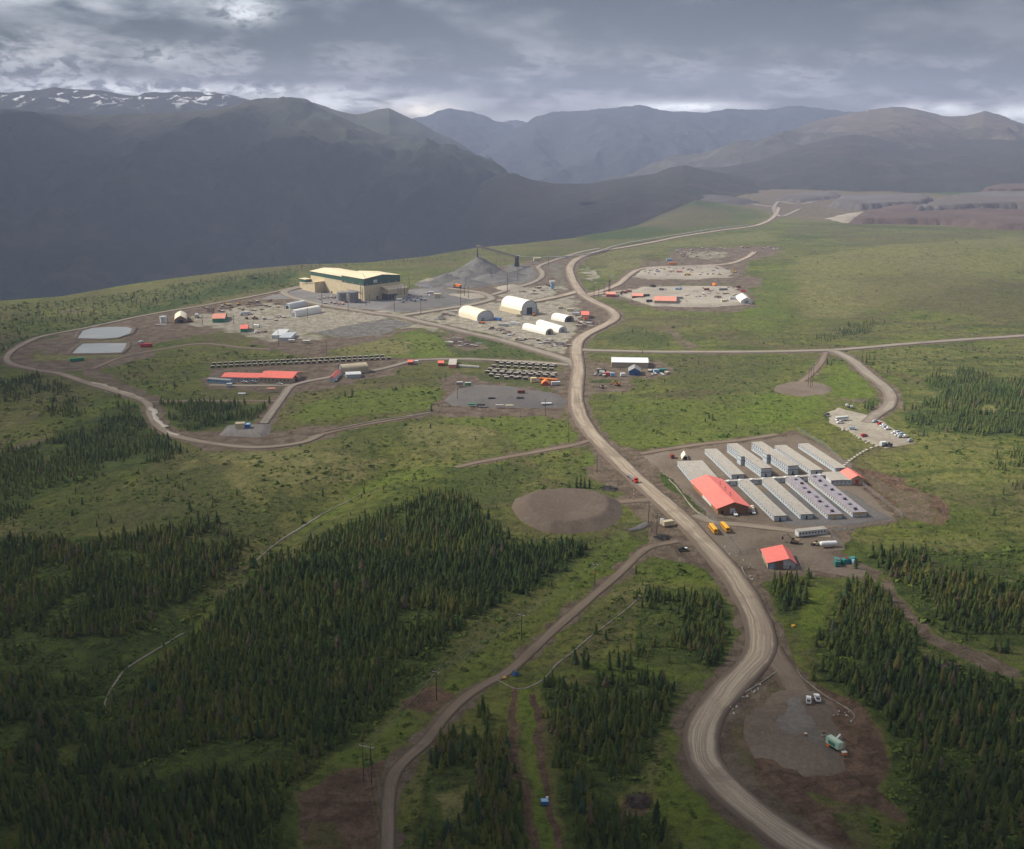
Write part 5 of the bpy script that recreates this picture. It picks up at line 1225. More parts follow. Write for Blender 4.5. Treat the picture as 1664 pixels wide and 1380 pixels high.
def make_container(name, label, mat, L=6.1, W=2.44, h=2.6, cat='container', group=None):
    t = empty(name, 0, 0, 0, 0, label, cat, group)
    b = MB(); n = int(L / .6)
    for i in range(n): b.box(-W / 2 + (.04 if i % 2 else 0), W / 2 - (.04 if i % 2 else 0), -L / 2 + i * L / n, -L / 2 + (i + 1) * L / n, .12, h)
    b.build('shell', M[mat], t)
    d = MB()
    for s in (-1, 1): d.box(s * W * .25 - W * .23, s * W * .25 + W * .23, -L / 2 - .06, -L / 2, .25, h - .15)
    for s in (-1, 1): d.bar((s * W * .08, -L / 2 - .1, .3), (s * W * .08, -L / 2 - .1, h - .2), .03, 4)
    d.build('door', M[mat], t); MB().box(-W / 2 + .2, W / 2 - .2, -L / 2 + .2, L / 2 - .2, 0, .12).build('skid', M['dark'], t)
    return t
def make_machine(kind, label, paint, group=None):
    t = empty(kind, 0, 0, 0, 0, label, {'excavator': 'excavator', 'wheel_loader': 'loader', 'dump_truck': 'dump truck', 'bulldozer': 'bulldozer'}[kind], group)
    if kind == 'excavator':
        for s in (-1, 1): MB().box(s * 1.3 - .35, s * 1.3 + .35, -2.3, 2.3, 0, .95, 0, .08).build('track', M['dark'], t)
        b = MB().box(-1.4, 1.4, -2.4, 1.5, 1.1, 2.3); b.build('body', M[paint], t)
        MB().box(-1.35, -.3, .1, 1.6, 2.3, 3.2).build('cab', M['glass'], t)
        a = MB().bar((.3, 1.3, 1.9), (.3, 4.4, 5.0), .35, 4, r2=.3).bar((.3, 4.4, 5.0), (.3, 6.9, 2.8), .28, 4, r2=.2); a.build('boom', M[paint], t)
        MB().box(-.3, .9, 6.3, 7.3, 1.3, 2.8, 0, .15).build('bucket', M['dark'], t)
    elif kind == 'wheel_loader':
        MB().box(-1.3, 1.3, -3.4, .2, 1.0, 2.5).box(-.9, .9, .2, 2.2, 1.0, 1.9).build('body', M[paint], t)
        MB().box(-.85, .85, -.9, .7, 2.5, 3.6).build('cab', M['glass'], t)
        MB().prismx([(2.8, .2), (4.4, .1), (4.4, .3), (3.2, .5), (3.2, 1.6), (2.8, 1.6)], -1.6, 1.6).build('bucket', M['dark'], t)
        MB().bar((-.7, 1.2, 1.9), (-.7, 3.2, 1.0), .16, 4).bar((.7, 1.2, 1.9), (.7, 3.2, 1.0), .16, 4).build('lift_arm', M[paint], t)
        wheels(t, (-1.35, 1.35), (-2.3, 1.6), .85, .5)
    elif kind == 'dump_truck':
        MB().prismx([(-4.2, 2.0), (-3.2, 1.5), (1.0, 1.5), (1.4, 3.4), (2.8, 3.9), (2.8, 4.1), (-4.4, 3.5)], -1.7, 1.7).build('dump_body', M[paint], t)
        MB().box(-1.4, 1.4, 1.7, 4.4, .9, 2.1).build('chassis', M[paint], t); MB().box(-1.3, .2, 2.0, 3.6, 2.1, 3.2).build('cab', M['glass'], t)
        wheels(t, (-1.4, 1.4), (-2.5, 3.1), 1.0, .6)
    else:
        for s in (-1, 1): MB().box(s * 1.1 - .3, s * 1.1 + .3, -2.2, 2.2, 0, 1.1, 0, .15).build('track', M['dark'], t)
        MB().box(-.9, .9, -1.6, 2.0, .8, 2.1).build('body', M[paint], t); MB().box(-.8, .8, -1.6, .1, 2.1, 3.1).build('cab', M['glass'], t)
        MB().box(-1.9, 1.9, 2.6, 2.85, .1, 1.4).build('blade', M[paint], t)
    return t
def make_truck(label, cabm, kind='flat', loadm='steel', group=None):
    t = empty('semi_truck' if kind != 'tank' else 'tank_truck', 0, 0, 0, 0, label, 'truck', group)
    MB().box(-1.2, 1.2, 4.6, 6.6, .7, 3.1).box(-1.0, 1.0, 6.6, 7.9, .7, 1.9).build('cab', M[cabm], t); win(t, 'windscreen', 0, 6.63, 2.5, 2.0, .06, .7)
    MB().box(-.5, .5, -7, 7.4, .7, 1.0).build('chassis', M['dark'], t)
    if kind == 'flat': MB().box(-1.25, 1.25, -7.5, 4.2, 1.15, 1.4).build('flatbed', M[loadm], t)
    elif kind == 'box': MB().box(-1.25, 1.25, -7.5, 4.2, 1.15, 3.9).build('box_body', M[loadm], t)
    else:
        b = MB(); n = 12
        b.prism([(1.15 * math.cos(2 * math.pi * i / n), 2.35 + 1.15 * math.sin(2 * math.pi * i / n)) for i in range(n)], -7.3, 4.0); b.build('tank', M[loadm], t)
    wheels(t, (-1.0, 1.0), (-6.4, -5.1, 2.9, 6.9), .5)
    return t
def put(t, px, py, rot, label=None, z=None):
    x, y = G(px, py); t.location = (x, y, gz(x, y) + (LIFT if z is None else z)); t.rotation_euler = (0, 0, rot)
    if label: t['label'] = label
    return t
LIFT = .55
def dp(t, px, py, rot, label=None, group=None, lift=None):
    x, y = G(px, py); return dup(t, x, y, rot, label, group, gz(x, y) + (LIFT if lift is None else lift))

# ================================================================== THE CAMP
CAMP_Z = None
def dorm(near, far, w, label, cat='dormitory', two=False, roof='dormroof', accent=None, wn=20, bump=False, extend=0.0, rooftop=False, name='dormitory_block'):
    a = np.array(G(*near)); c = np.array(G(*far)); v = c - a; L = float(np.linalg.norm(v)) + extend; rot = math.atan2(v[1], v[0]) - math.pi / 2
    z = bring(a[0], a[1], rot, w, L) + .55
    t = empty(name, a[0], a[1], z, rot, label, cat, 'long modular blocks of the camp')
    h = 6.0 if two else 3.1
    MB().box(0, w, 0, L, 0, h).build('wall', M['bluewhite'], t)
    sk = MB().box(.25, w - .25, .25, L - .25, -1.5, 0).build('skirting', M['white'], t)
    MB().box(-.28, w + .28, -.28, L + .28, h, h + .22).build('roof', M[roof], t)
    tr = MB()
    zs = [h - .38] + ([2.95] if two else [])
    for zz in zs: tr.box(-.06, 0, -.06, L + .06, zz, zz + .36).box(w, w + .06, -.06, L + .06, zz, zz + .36).box(-.06, w + .06, -.06, 0, zz, zz + .36).box(-.06, w + .06, L, L + .06, zz, zz + .36)
    tr.build('trim_band', M['trim'], t)
    n = wn
    for zz in ([1.75, 4.65] if two else [1.75]):
        for i in range(n): win(t, 'window', -.03, L * (i + .5) / n, zz, .06, .95, .85)
        for i in range(n): win(t, 'window', w + .03, L * (i + .5) / n, zz, .06, .95, .85)
    # end door and steps
    win(t, 'door', w * .5, -.03, 1.05, 1.1, .06, 2.1, 'dark' if not accent else 'yellow')
    MB().box(w * .5 - 1.1, w * .5 + 1.1, -1.7, -.07, -1.2, -.05).box(w * .5 + 1.1, w * .5 + 2.6, -1.7, -.07, -1.2, -.6).build('entry_steps', M['dark' if not accent else 'yellow'], t)
    if bump:
        y0 = L * .47; b = MB().box(-2.6, -.0, y0, y0 + 6.5, -1.2, h).build('stair_module', M['bluewhite'], t)
        MB().box(-2.75, -.3, y0 - .2, y0 + 6.7, h + .01, h + .2).build('stair_roof', M[roof], t)
        q = MB()
        for zz in zs: q.box(-2.67, -2.6, y0 - .06, y0 + 6.56, zz, zz + .36).box(-2.6, -.1, y0 - .07, y0, zz, zz + .36)
        q.build('trim_band', M['trim'], t)
    if accent:
        for i in range(n): win(t, 'wall_panel', -.02, L * (i + .5) / n, 2.6, .05, 1.5, .55, 'yellow')
        win(t, 'wall_panel', w * .5, -.03, h - .5, w * .96, .07, .7, 'yellow')
    r = random.Random(int(near[0]))
    if rooftop:
        for i in range(8): 
            s = MB(); cx_ = w * r.uniform(.35, .7); cy_ = L * (i + .5) / 8; s.box(cx_ - .8, cx_ + .8, cy_ - .9, cy_ + .9, h + .22, h + 1.2).bar((cx_ - 1.2, cy_, h + .8), (cx_ + 1.2, cy_ + .8, h + 1.3), .15, 5); s.build('roof_unit', M['steel' if i % 2 else 'dark'], t)
    for i in range(int(L / 6)):
        cx_ = w * r.choice((.3, .6)); cy_ = L * (i + .4) / int(L / 6); MB().cyl(cx_, cy_, h + .22, h + .6, .18, 6).build('roof_vent', M['steel'], t)
    return t
dorm((1257.3, 848.4), (1198.4, 790.5), 7.7, 'long grey-white dormitory block in the front row, nearest the red-roofed kitchen hall', wn=18)
dorm((1300.3, 845.6), (1238, 788.5), 7.8, 'long grey-white dormitory block, second of the front row from the kitchen hall', wn=18)
dorm((1344.5, 845.5), (1276, 786), 9.0, 'dormitory block with a grey-violet roof and yellow window panels, third of the front row', roof='purproof', accent=True, wn=22, rooftop=True)
dorm((1385, 842), (1310, 781.5), 8.8, 'dormitory block with grey-violet roof and yellow panels at the right end of the front row', roof='purproof', accent=True, wn=22, rooftop=True)
dorm((1188.5, 780.5), (1145, 738), 8.6, 'single-storey dormitory block of the back row, beside the wide striped-roof block', wn=18)
dorm((1236, 777), (1181, 735.5), 7.4, 'two-storey dormitory block with a stair module, left one of the back row pair', two=True, bump=True, wn=18)
dorm((1279.7, 773), (1221, 732.7), 7.6, 'two-storey dormitory block with a stair module, right one of the back row pair', two=True, bump=True, wn=18)
dorm((1317, 773.5), (1258.5, 732), 8.4, 'single-storey dormitory block of the back row, just right of the two-storey pair', wn=18)
dorm((1357, 770), (1297, 729), 7.6, 'dormitory block at the right end of the back row, reaching towards the small red-roofed hut', wn=18)
wide = dorm((1128, 792), (1100.5, 758.5), 17.5, 'wide low block with a striped beige roof behind the red-roofed kitchen hall', cat='camp building', wn=12, name='recreation_block')
# link corridor between the two rows
def corridor():
    a = np.array(G(1179, 791.0)); b = np.array(G(1345, 780.6)); v = b - a; L = float(np.linalg.norm(v)); rot = math.atan2(v[1], v[0])
    t = empty('link_corridor', a[0], a[1], bring(a[0], a[1], rot, L, 4) + .5, rot, 'long thin covered corridor joining the two rows of dormitory blocks', 'corridor')
    MB().box(0, L, 0, 3.0, -1.2, 2.9).build('wall', M['white'], t)
    MB().box(-.2, L + .2, -.25, 3.25, 2.9, 3.1).build('roof', M['dormroof'], t)
    MB().box(0, L, -.07, 0, 2.55, 2.88).build('trim_band', M['trim'], t)
    for i in range(9):
        x0 = L * (i + .15) / 9; MB().shell([(x0, 3.1), (x0 + 1.6, 3.42), (x0 + 3.2, 3.1)], .3, 2.7, .08).build('roof_hood', M['white'], t)
    for i in range(14): win(t, 'window', L * (i + .5) / 14, -.04, 1.6, .9, .06, .8)
corridor()
t, w, L = gable('entrance_block', 'low white entrance block between the corridor and the small red-roofed hut', 'camp building', foot((1350, 789.5), (1381, 787), (1336, 776)), 3.0, .35, 'white', 'dormroof', 'y', .3, None, .5, .2, .5)
for i in range(5): win(t, 'window', w * (i + .5) / 5, -.04, 1.6, .8, .06, .7)
MB().box(0, w, -.08, 0, 2.5, 2.85).build('trim_band', M['trim'], t)
t, w, L = gable('camp_hut', 'small tan hut with a bright red gabled roof at the right end of the dormitories', 'hut', foot((1381.5, 788), (1401, 786.5), (1366, 775.5)), 3.6, 2.2, 'tan', 'redroof', 'y', .7, zoff=.5)
MB().box(w * .5 - 1.1, w * .5 + 1.1, -.12, 0, -.3, 2.5).build('door', M['red'], t); MB().box(w * .5 - 1.8, w * .5 + 1.8, -.14, -.05, 2.5, 3.0).build('door_canopy', M['red'], t)
# kitchen hall
t, w, L = gable('kitchen_hall', 'large kitchen hall with a bright red gabled roof and brown timber end wall', 'camp building', foot((1166.5, 836.6), (1214.5, 834.2), (1126, 793)), 4.3, 3.3, 'brownwall', 'redroof', 'y', 1.6, zoff=.45, ridge=.5)
MB().box(w * .48 - 1.6, w * .48 + 1.6, -.12, 0, -.2, 3.4).build('garage_door', M['white'], t)
for i in range(6):
    MB().cyl(w * .64 + (i % 2) * 1.6, L * (.25 + .1 * i), 5.9, 7.6, .32, 8).build('roof_vent', M['steel'], t)
MB().box(w * .1, w * .18, -.1, 0, 0, 2.2).build('door', M['dark'], t)
MB().box(-.12, 0, L * .25, L * .6, .2, 3.8).build('wall_panel', M['white'], t)
MB().box(w + .1, w + 4, 1.0, 5.0, -.4, 2.3).build('annex', M['tan'], t); MB().box(w - .1 + .2, w + 4.3, .6, 5.4, 2.35, 2.5).build('annex_roof', M['boxcream'], t)
# garage with the red roof
x, y, rot, w, L = foot((1247.6, 925), (1292, 926), (1238, 904))
t = empty('garage', x, y, bring(x, y, rot, w, L) + .35, rot, 'garage with a bright red lopsided roof and a white gabled bay, beside the haul road', 'garage')
MB().prism([(0, -2), (w, -2), (w, 3.6), (w * .76, 6.0), (0, 3.4)], 0, L).build('wall', M['brownwall'], t)
MB().prism([(w * .56, -2), (w + .05, -2), (w + .05, 3.7), (w * .78, 6.1), (w * .56, 5.3)], -.12, -.01).build('gable_panel', M['white'], t)
MB().box(-.12, 0, -.05, L, -2, 3.3).build('side_panel', M['boxcream'], t)
MB().shell([(-.9, 3.25), (w * .76, 6.1), (w + .9, 3.05)], -1.3, L + .6, .25).build('roof', M['redroof'], t)
MB().box(w * .05, w * .27, -.15, -.02, -.3, 2.9).build('garage_door', M['ltblue'], t); MB().box(w * .80, w * .86, -.2, -.12, -.2, 2.0).build('door', M['dark'], t)
# office trailer
x, y, rot, w, L = foot((1297.3, 874.8), (1343, 869.5), (1295.5, 866.5)); L = 4.2
t = empty('office_trailer', x, y, gz(x, y) + .4, rot, 'long white office trailer with a row of windows behind the red-roofed garage', 'trailer')
MB().box(0, w, 0, L, .5, 3.5).build('wall', M['white'], t); MB().box(-.2, w + .2, -.2, L + .2, 3.5, 3.7).build('roof', M['dormroof'], t); MB().box(.3, w - .3, .3, L - .3, -.4, .5).build('skirting', M['dark'], t)
for i in range(9): win(t, 'window', w * (i + .55) / 9.2, -.04, 2.2, 1.0, .06, .9)
MB().box(-1.6, -.02, .6, 2.6, -.3, .5).build('entry_steps', M['wood'], t)
# propane tank
x, y = G(1346, 890); rot = rotpx((1331, 891), (1361, 889))
t = empty('propane_tank', x, y, gz(x, y) + .4, rot, 'long white horizontal gas tank on saddles behind the office trailer', 'tank')
n = 16; b = MB(); r_ = 1.45
rings = [(-5.2, .3), (-5.0, .8), (-4.6, 1.25), (-4.1, 1.45), (4.1, 1.45), (4.6, 1.25), (5.0, .8), (5.2, .3)]
vs = [(q * math.cos(2 * math.pi * i / n), yy, 2.1 + q * math.sin(2 * math.pi * i / n)) for yy, q in rings for i in range(n)]
fs = [(j * n + i, j * n + (i + 1) % n, (j + 1) * n + (i + 1) % n, (j + 1) * n + i) for j in range(7) for i in range(n)] + [tuple(range(n)), tuple(range(8 * n - 1, 7 * n - 1, -1))]
b.add(vs, fs).build('tank_shell', M['carwhite'], t)
for q in (-3.2, 3.2): MB().box(-1.2, 1.2, q - .3, q + .3, -.4, 1.1).build('saddle', M['concrete'], t)
# teal units
c1 = make_container('teal_container', 'teal container box standing crosswise on the dark yard right of the garage', 'teal', 6.5, 2.8, 2.9); put(c1, 1360, 919, rotpx((1362, 924), (1357, 912)))
MB().cyl(.0, -1, 2.9, 3.2, 1.0, 10).build('roof_fan', M['rust'], c1)
c2 = dup(c1, *G(1379, 915), rotpx((1372, 917), (1386, 914)), 'teal container with rusty red top pieces, rear one of the pair right of the garage'); c2.scale = (1, 1.35, 1)
c3 = make_container('fuel_box', 'small pale blue box at the right end of the teal containers', 'ltblue', 2.2, 1.6, 2.0, 'tank'); put(c3, 1386.5, 917, .3)
# beige container and water tank at the road side
c = make_container('beige_container', 'cream site container beside the light poles left of the haul road', 'boxcream', 6.4, 3.0, 2.9); put(c, 1085, 855, rotpx((1077, 856), (1094, 853.5)))
x, y = G(1076, 851); t = empty('water_tank', x, y, gz(x, y) + .3, 0, 'small white upright tank behind the cream container by the haul road', 'tank')
MB().cyl(0, 0, -.3, 2.6, 1.2, 14).build('tank_shell', M['carwhite'], t); MB().cyl(0, 0, 2.6, 3.0, 1.2, 14, 0, .3).build('lid', M['white'], t)
# tent and container behind camp
quonset('dome_tent', 'small cream dome tent with a dark opening behind the striped-roof block', foot((1108.5, 748.5), (1118, 748), (1106.5, 741.5)), 3.9, 'creamfab', .8, (2.6, 2.6, 'dark', .5), 'creamfab', None, pointed=1, cat='tent')
c = make_container('rusty_container', 'rusty container beside the cream dome tent', 'rust', 4.5, 2.4, 2.6); put(c, 1092, 745, .1)
# buses, pickups in the camp
bus = make_bus('school_bus', 'yellow school bus parked by the camp fence, left one of two', 'busyellow', 'busroof'); brot = rotpx((1165, 870), (1152, 853.5)); put(bus, 1158.5, 864, brot)
dp(bus, 1177.5, 861.5, brot + .03, 'yellow school bus parked by the camp fence, right one of two'); bus['group'] = 'school buses at the camp'; scene.objects[-1] if False else None
pk = make_pickup('pickup_truck', 'white pickup nosed up to the garage door of the kitchen hall', 'carwhite'); put(pk, 1194, 838, rotpx((1190, 833), (1197, 841)))
dp(pk, 1223.5, 835, rotpx((1221, 829), (1227, 838)), 'white pickup at the right corner of the kitchen hall')
dp(pk, 1222, 827.8, rotpx((1221, 823), (1223, 829)), 'white pickup behind another at the kitchen hall side annex')
pd = make_pickup('pickup_truck', 'dark pickup with a white bonnet parked left of the haul road', 'cardark'); put(pd, 1109, 895.5, rotpx((1103, 896), (1116, 895))); MB().box(-.9, .9, 1.35, 2.7, 1.1, 1.26).build('bonnet', M['carwhite'], pd)
# truck on the haul road
tk = make_truck('red semi truck pulling an empty flatbed along the haul road', 'red', 'flat', 'steel'); put(tk, 1028, 782, rotpx((1018, 773.5), (1036, 788)), z=.9)
mc = make_machine('excavator', 'brown tracked excavator in the yard left of the gas tank', 'wood'); put(mc, 1291, 884, 1.2)
mc = make_machine('wheel_loader', 'small pale loader parked left of the white gas tank', 'boxcream'); put(mc, 1326, 887, 1.4); mc.scale = (.7, .7, .7)

# fences
m_, k_, b_ = new_mat('chain_link'); b_.inputs['Base Color'].default_value = (.30, .30, .30, 1); b_.inputs['Alpha'].default_value = .22; b_.inputs['Roughness'].default_value = .6; M['mesh'] = m_
def fence(label, pts, h=2.4, sp=4.5):
    L = smooth_line([G(*p) for p in pts], sp) if False else None
    P = [np.array(G(*p)) for p in pts]; pos = []
    for a, b in zip(P[:-1], P[1:]):
        n = max(1, int(np.linalg.norm(b - a) / sp)); pos += [a + (b - a) * i / n for i in range(n)]
    pos.append(P[-1]); pos = pos[:100]
    x0, y0 = pos[0]; z0 = gz(x0, y0); t = empty('chain_link_fence', x0, y0, z0, 0, label, 'fence')
    pm = MB().bar((0, 0, -.3), (0, 0, h + .5), .07, 5).mesh('post', M['steel']); b = MB(); r = MB()
    for i, p in enumerate(pos):
        zz = gz(*p) - z0 + .4; o = link('post', pm, t); o.location = (p[0] - x0, p[1] - y0, zz)
        if i:
            q = pos[i - 1]; zq = gz(*q) - z0 + .4
            a_ = (q[0] - x0, q[1] - y0, zq); b_ = (p[0] - x0, p[1] - y0, zz)
            b.add([a_, b_, (b_[0], b_[1], zz + h), (a_[0], a_[1], zq + h)], [(0, 1, 2, 3)]); r.bar((a_[0], a_[1], zq + h), (b_[0], b_[1], zz + h), .05, 4)
    b.build('wire_mesh', M['mesh'], t); r.build('top_rail', M['steel'], t)
fence('chain link fence running along the haul road past the yellow school buses', [(1122, 808), (1140, 826), (1160, 847), (1168, 858), (1186, 883), (1200, 903), (1229, 897)])
fence('chain link fence enclosing the ground around the red-roofed garage', [(1229, 897), (1243, 924), (1303, 929), (1296, 912)])
fence('chain link fence closing the right side of the camp terrace', [(1296, 700), (1340, 726), (1372, 756), (1383, 762)])
fence('chain link fence along the camp terrace beyond the violet roofs', [(1402, 790), (1430, 812), (1467, 843), (1430, 851), (1345, 866), (1372, 893)])
# boardwalk of stone steps up to the parking yard
x, y = G(1372, 757); t = empty('footpath_steps', x, y, gz(x, y), 0, 'line of pale stepping slabs climbing from the camp to the parking yard', 'steps')
SL = smooth_line([G(*p) for p in ((1372, 757), (1380, 750), (1393, 741), (1408, 732), (1424, 726))], 5.2)
for i, p in enumerate(SL):
    q = SL[min(i + 1, len(SL) - 1)] - SL[max(i - 1, 0)]; a = math.atan2(q[1], q[0]); o = link('slab', unit('slab', 'lid'), t); o.location = (p[0] - x, p[1] - y, gz(*p) - gz(x, y) + .5); o.rotation_euler = (0, 0, a); o.scale = (2.4, 1.7, .6)

# ================================================================== PARKING YARD
LIFT = .75
dn = rotpx((1404, 690), (1424, 686))
car = make_pickup('parked_car', 'silver estate car', 'carsilver', suv=True); put(car, 1383.5, 663.5, rotpx((1386, 668), (1381, 659)), 'white-silver car at the upper edge of the parking yard, right one of two')
dp(pk, 1376, 661.5, rotpx((1379, 666), (1374, 657)), 'white pickup at the upper edge of the parking yard, left one of two')
dk = make_pickup('pickup_truck', 'dark pickup alone at the left corner of the parking yard', 'cardark', canopy=True); put(dk, 1343, 677, rotpx((1349, 675), (1337, 678)))
wb = make_bus('shuttle_bus', 'white shuttle bus in the parking yard', 'carwhite', 'white', 11.0, False); put(wb, 1367.5, 684.5, rotpx((1378, 683.5), (1357, 685.5)))
dp(pk, 1365, 689, rotpx((1372, 688.5), (1358, 689.5)), 'white pickup alongside the white shuttle bus')
cb = make_pickup('pickup_truck', 'pale blue pickup with a white canopy at the left edge of the parking yard', 'carblue', canopy=True); put(cb, 1386, 699.5, rotpx((1379, 699), (1393, 700)))
cr = make_pickup('parked_car', 'red car at the lower left edge of the parking yard', 'carred', suv=True); put(cr, 1404, 710.5, rotpx((1398, 711.5), (1410, 709.5)))
G2 = 'cars parked along the right edge of the yard'
dp(car, 1422, 687.5, dn, 'silver car at the head of the right-hand parked row, above the red one', G2)
dp(cr, 1430.5, 691.5, dn, 'red car second in the right-hand parked row', G2)
dp(pk, 1434.5, 694, dn, 'white pickup just below the red car of the right-hand row', G2)
dp(car, 1438, 696.5, dn, 'silver car third below the red one in the right-hand row', G2)
dp(pk, 1442, 699, dn, 'white pickup closing the upper group of the right-hand row', G2)
dp(pk, 1453, 706, dn, 'white pickup at the upper left of the tight lower group', G2)
dp(car, 1459, 705, dn, 'silver car at the top of the tight lower group', G2)
dp(pk, 1458, 709, dn, 'white pickup in the middle of the tight lower group', G2)
dp(cb, 1465, 708, dn, 'pale blue canopied pickup in the tight lower group', G2)
dp(pk, 1470, 711.5, dn, 'white pickup at the right end of the tight lower group', G2)
dp(car, 1463, 712, dn, 'silver car at the bottom of the tight lower group', G2)
dp(car, 1478, 718.5, dn + .2, 'silver car alone at the lowest corner of the parking yard', G2)
wc = make_container('white_hut', 'white box hut at the lower edge of the parking yard', 'white', 4.2, 3.0, 2.9, 'hut'); put(wc, 1435, 725.5, rotpx((1430, 726), (1440, 725)))
mm = make_machine('wheel_loader', 'dark loader beside the white box hut of the parking yard', 'cardark'); put(mm, 1444, 726.5, 1.2); mm.scale = (.8, .8, .8)
LIFT = .9
# ================================================================== LOWER GRAVEL PAD
dp(pk, 1313.5, 1143, rotpx((1313.4, 1148), (1313.6, 1136)), 'white pickup on the lower gravel pad, left one of two', 'pickups on the lower gravel pad')
dp(pk, 1327.5, 1139.5, rotpx((1330, 1146), (1325, 1133)), 'white pickup on the lower gravel pad, right one of two', 'pickups on the lower gravel pad')
x, y = G(1355, 1217); rot = rotpx((1363, 1221), (1346, 1210)); t = empty('generator_trailer', x, y, gz(x, y) + .8, rot, 'pale mint generator trailer standing on the lower gravel pad', 'trailer')
MB().box(-1.3, 1.3, -3.2, 3.2, .7, 3.3).build('housing', M['mint'], t); MB().box(-1.1, 1.1, -2.9, 2.9, 3.3, 3.45).build('roof', M['mint'], t); MB().box(-.15, .15, 3.2, 4.8, .6, .8).build('tow_bar', M['dark'], t)
MB().box(-1.36, -1.3, -1.6, 1.8, 1.1, 2.5).build('louvre_panel', M['teal'], t); wheels(t, (-1.2, 1.2), (-1.9, -.8), .45); MB().box(-2.0, -1.35, .8, 2.2, 0, .9).build('control_box', M['orange'], t)
def crate(name, label, px, py, mat, sx, sy, sz, rot=.4, cat='crate', extra='dark', lift=None):
    x, y = G(px, py); t = empty(name, x, y, gz(x, y) + (LIFT if lift is None else lift) - .1, rot, label, cat)
    MB().box(-sx / 2, sx / 2, -sy / 2, sy / 2, .12, sz, 0, .06).build('box', M[mat], t); b = MB()
    for q in (-.4, 0, .4): b.box(q * sx - .08, q * sx + .08, -sy / 2 - .03, sy / 2 + .03, -.2, .11)
    b.build('skid', M['wood'], t); MB().box(-sx / 2 - .05, sx / 2 + .05, -sy / 2 - .05, sy / 2 + .05, sz - .02, sz + .1).build('lid', M[extra], t); return t
crate('fuel_tote', 'small orange-and-white tote behind the mint trailer', 1371.5, 1229, 'orange', 1.8, 1.2, 1.0, .2, extra='white')
crate('pallet_box', 'small cream box near the front left of the mint trailer', 1338, 1198, 'boxcream', 1.5, 1.0, .9, .5, extra='dark')
crate('pallet_box', 'tiny brown box alone on the open middle of the lower pad', 1308.7, 1198, 'rust', .9, .9, .8, .5, extra='boxcream')
x, y = G(1361, 1203); t = empty('culvert_pipe', x, y, gz(x, y) + 1.0, rotpx((1358, 1206), (1364, 1199)), 'short white pipe lying beside the mint trailer', 'pipe'); MB().bar((0, -2.2, .35), (0, 2.2, .35), .38, 10).build('pipe_wall', M['carwhite'], t); MB().bar((0, -2.3, .35), (0, -2.1, .35), .45, 10).build('flange', M['steel'], t)
LIFT = .2
crate('blue_tote', 'blue covered tote standing on the mown green strip', 885, 1307, 'blue', 2.4, 1.9, 1.5, .1, extra='ltblue')
crate('pallet_box', 'small white box just behind the blue tote on the green strip', 889, 1298, 'white', .9, .7, .5, .1, extra='white')
crate('blue_pump', 'blue pump unit at the bend of the brown dirt road', 837.5, 1097, 'blue', 2.2, 2.0, 1.6, .7, extra='cardark')
crate('yellow_barrel_box', 'tiny yellow box at the edge of the brown dirt road bend', 820, 1103, 'yellow', 1.3, .8, .6, .3, extra='yellow')
crate('yellow_barrel_box', 'yellow box at the edge of the lawn below the garage', 1289, 1019, 'yellow', 1.6, 1.2, .8, .5, extra='yellow')
def pile(name, label, px, py, r, h, mat, seed=1, cat='pile', flat=1.0):
    x, y = G(px, py); rg = np.random.default_rng(seed); b = MB()
    for i in range(46):
        a = rg.uniform(0, 6.28); d = r * math.sqrt(rg.uniform()); cx, cy = d * math.cos(a), d * math.sin(a) * flat; zt = h * (1 - d / r) * rg.uniform(.5, 1.1)
        l = rg.uniform(.7, 2.0); th = rg.uniform(0, 6.28); b.bar((cx - l * math.cos(th), cy - l * math.sin(th), max(0, zt - .3)), (cx + l * math.cos(th), cy + l * math.sin(th), zt + .4), rg.uniform(.08, .22), 5)
    n = 14; vs = [(0, 0, h * .8)] + [(r * .9 * math.cos(6.283 * i / n), r * .9 * flat * math.sin(6.283 * i / n), -.2) for i in range(n)]
    b.add(vs, [(0, 1 + i, 1 + (i + 1) % n) for i in range(n)])
    t = b.build(name, M[mat], None, label, cat); t.location = (x, y, gz(x, y) + .1); return t
pile('brush_pile', 'heap of cut brown brush in the clearing left of the road bend', 1038, 1302, 5.0, 2.2, 'poledark', 3)
pile('brush_pile', 'dark red-brown brush heap beside the dirt track on the right', 1540, 1087, 6, 2.0, 'poledark', 5)
pile('rubble_heap', 'low dark heap beside the haul road above the round pad', 990, 795, 6, 1.5, 'dark', 7)
pile('rubble_heap', 'low dark heap at the roadside junction left of the dirt road', 1077, 880 - 6, 5, 1.2, 'dark', 8)

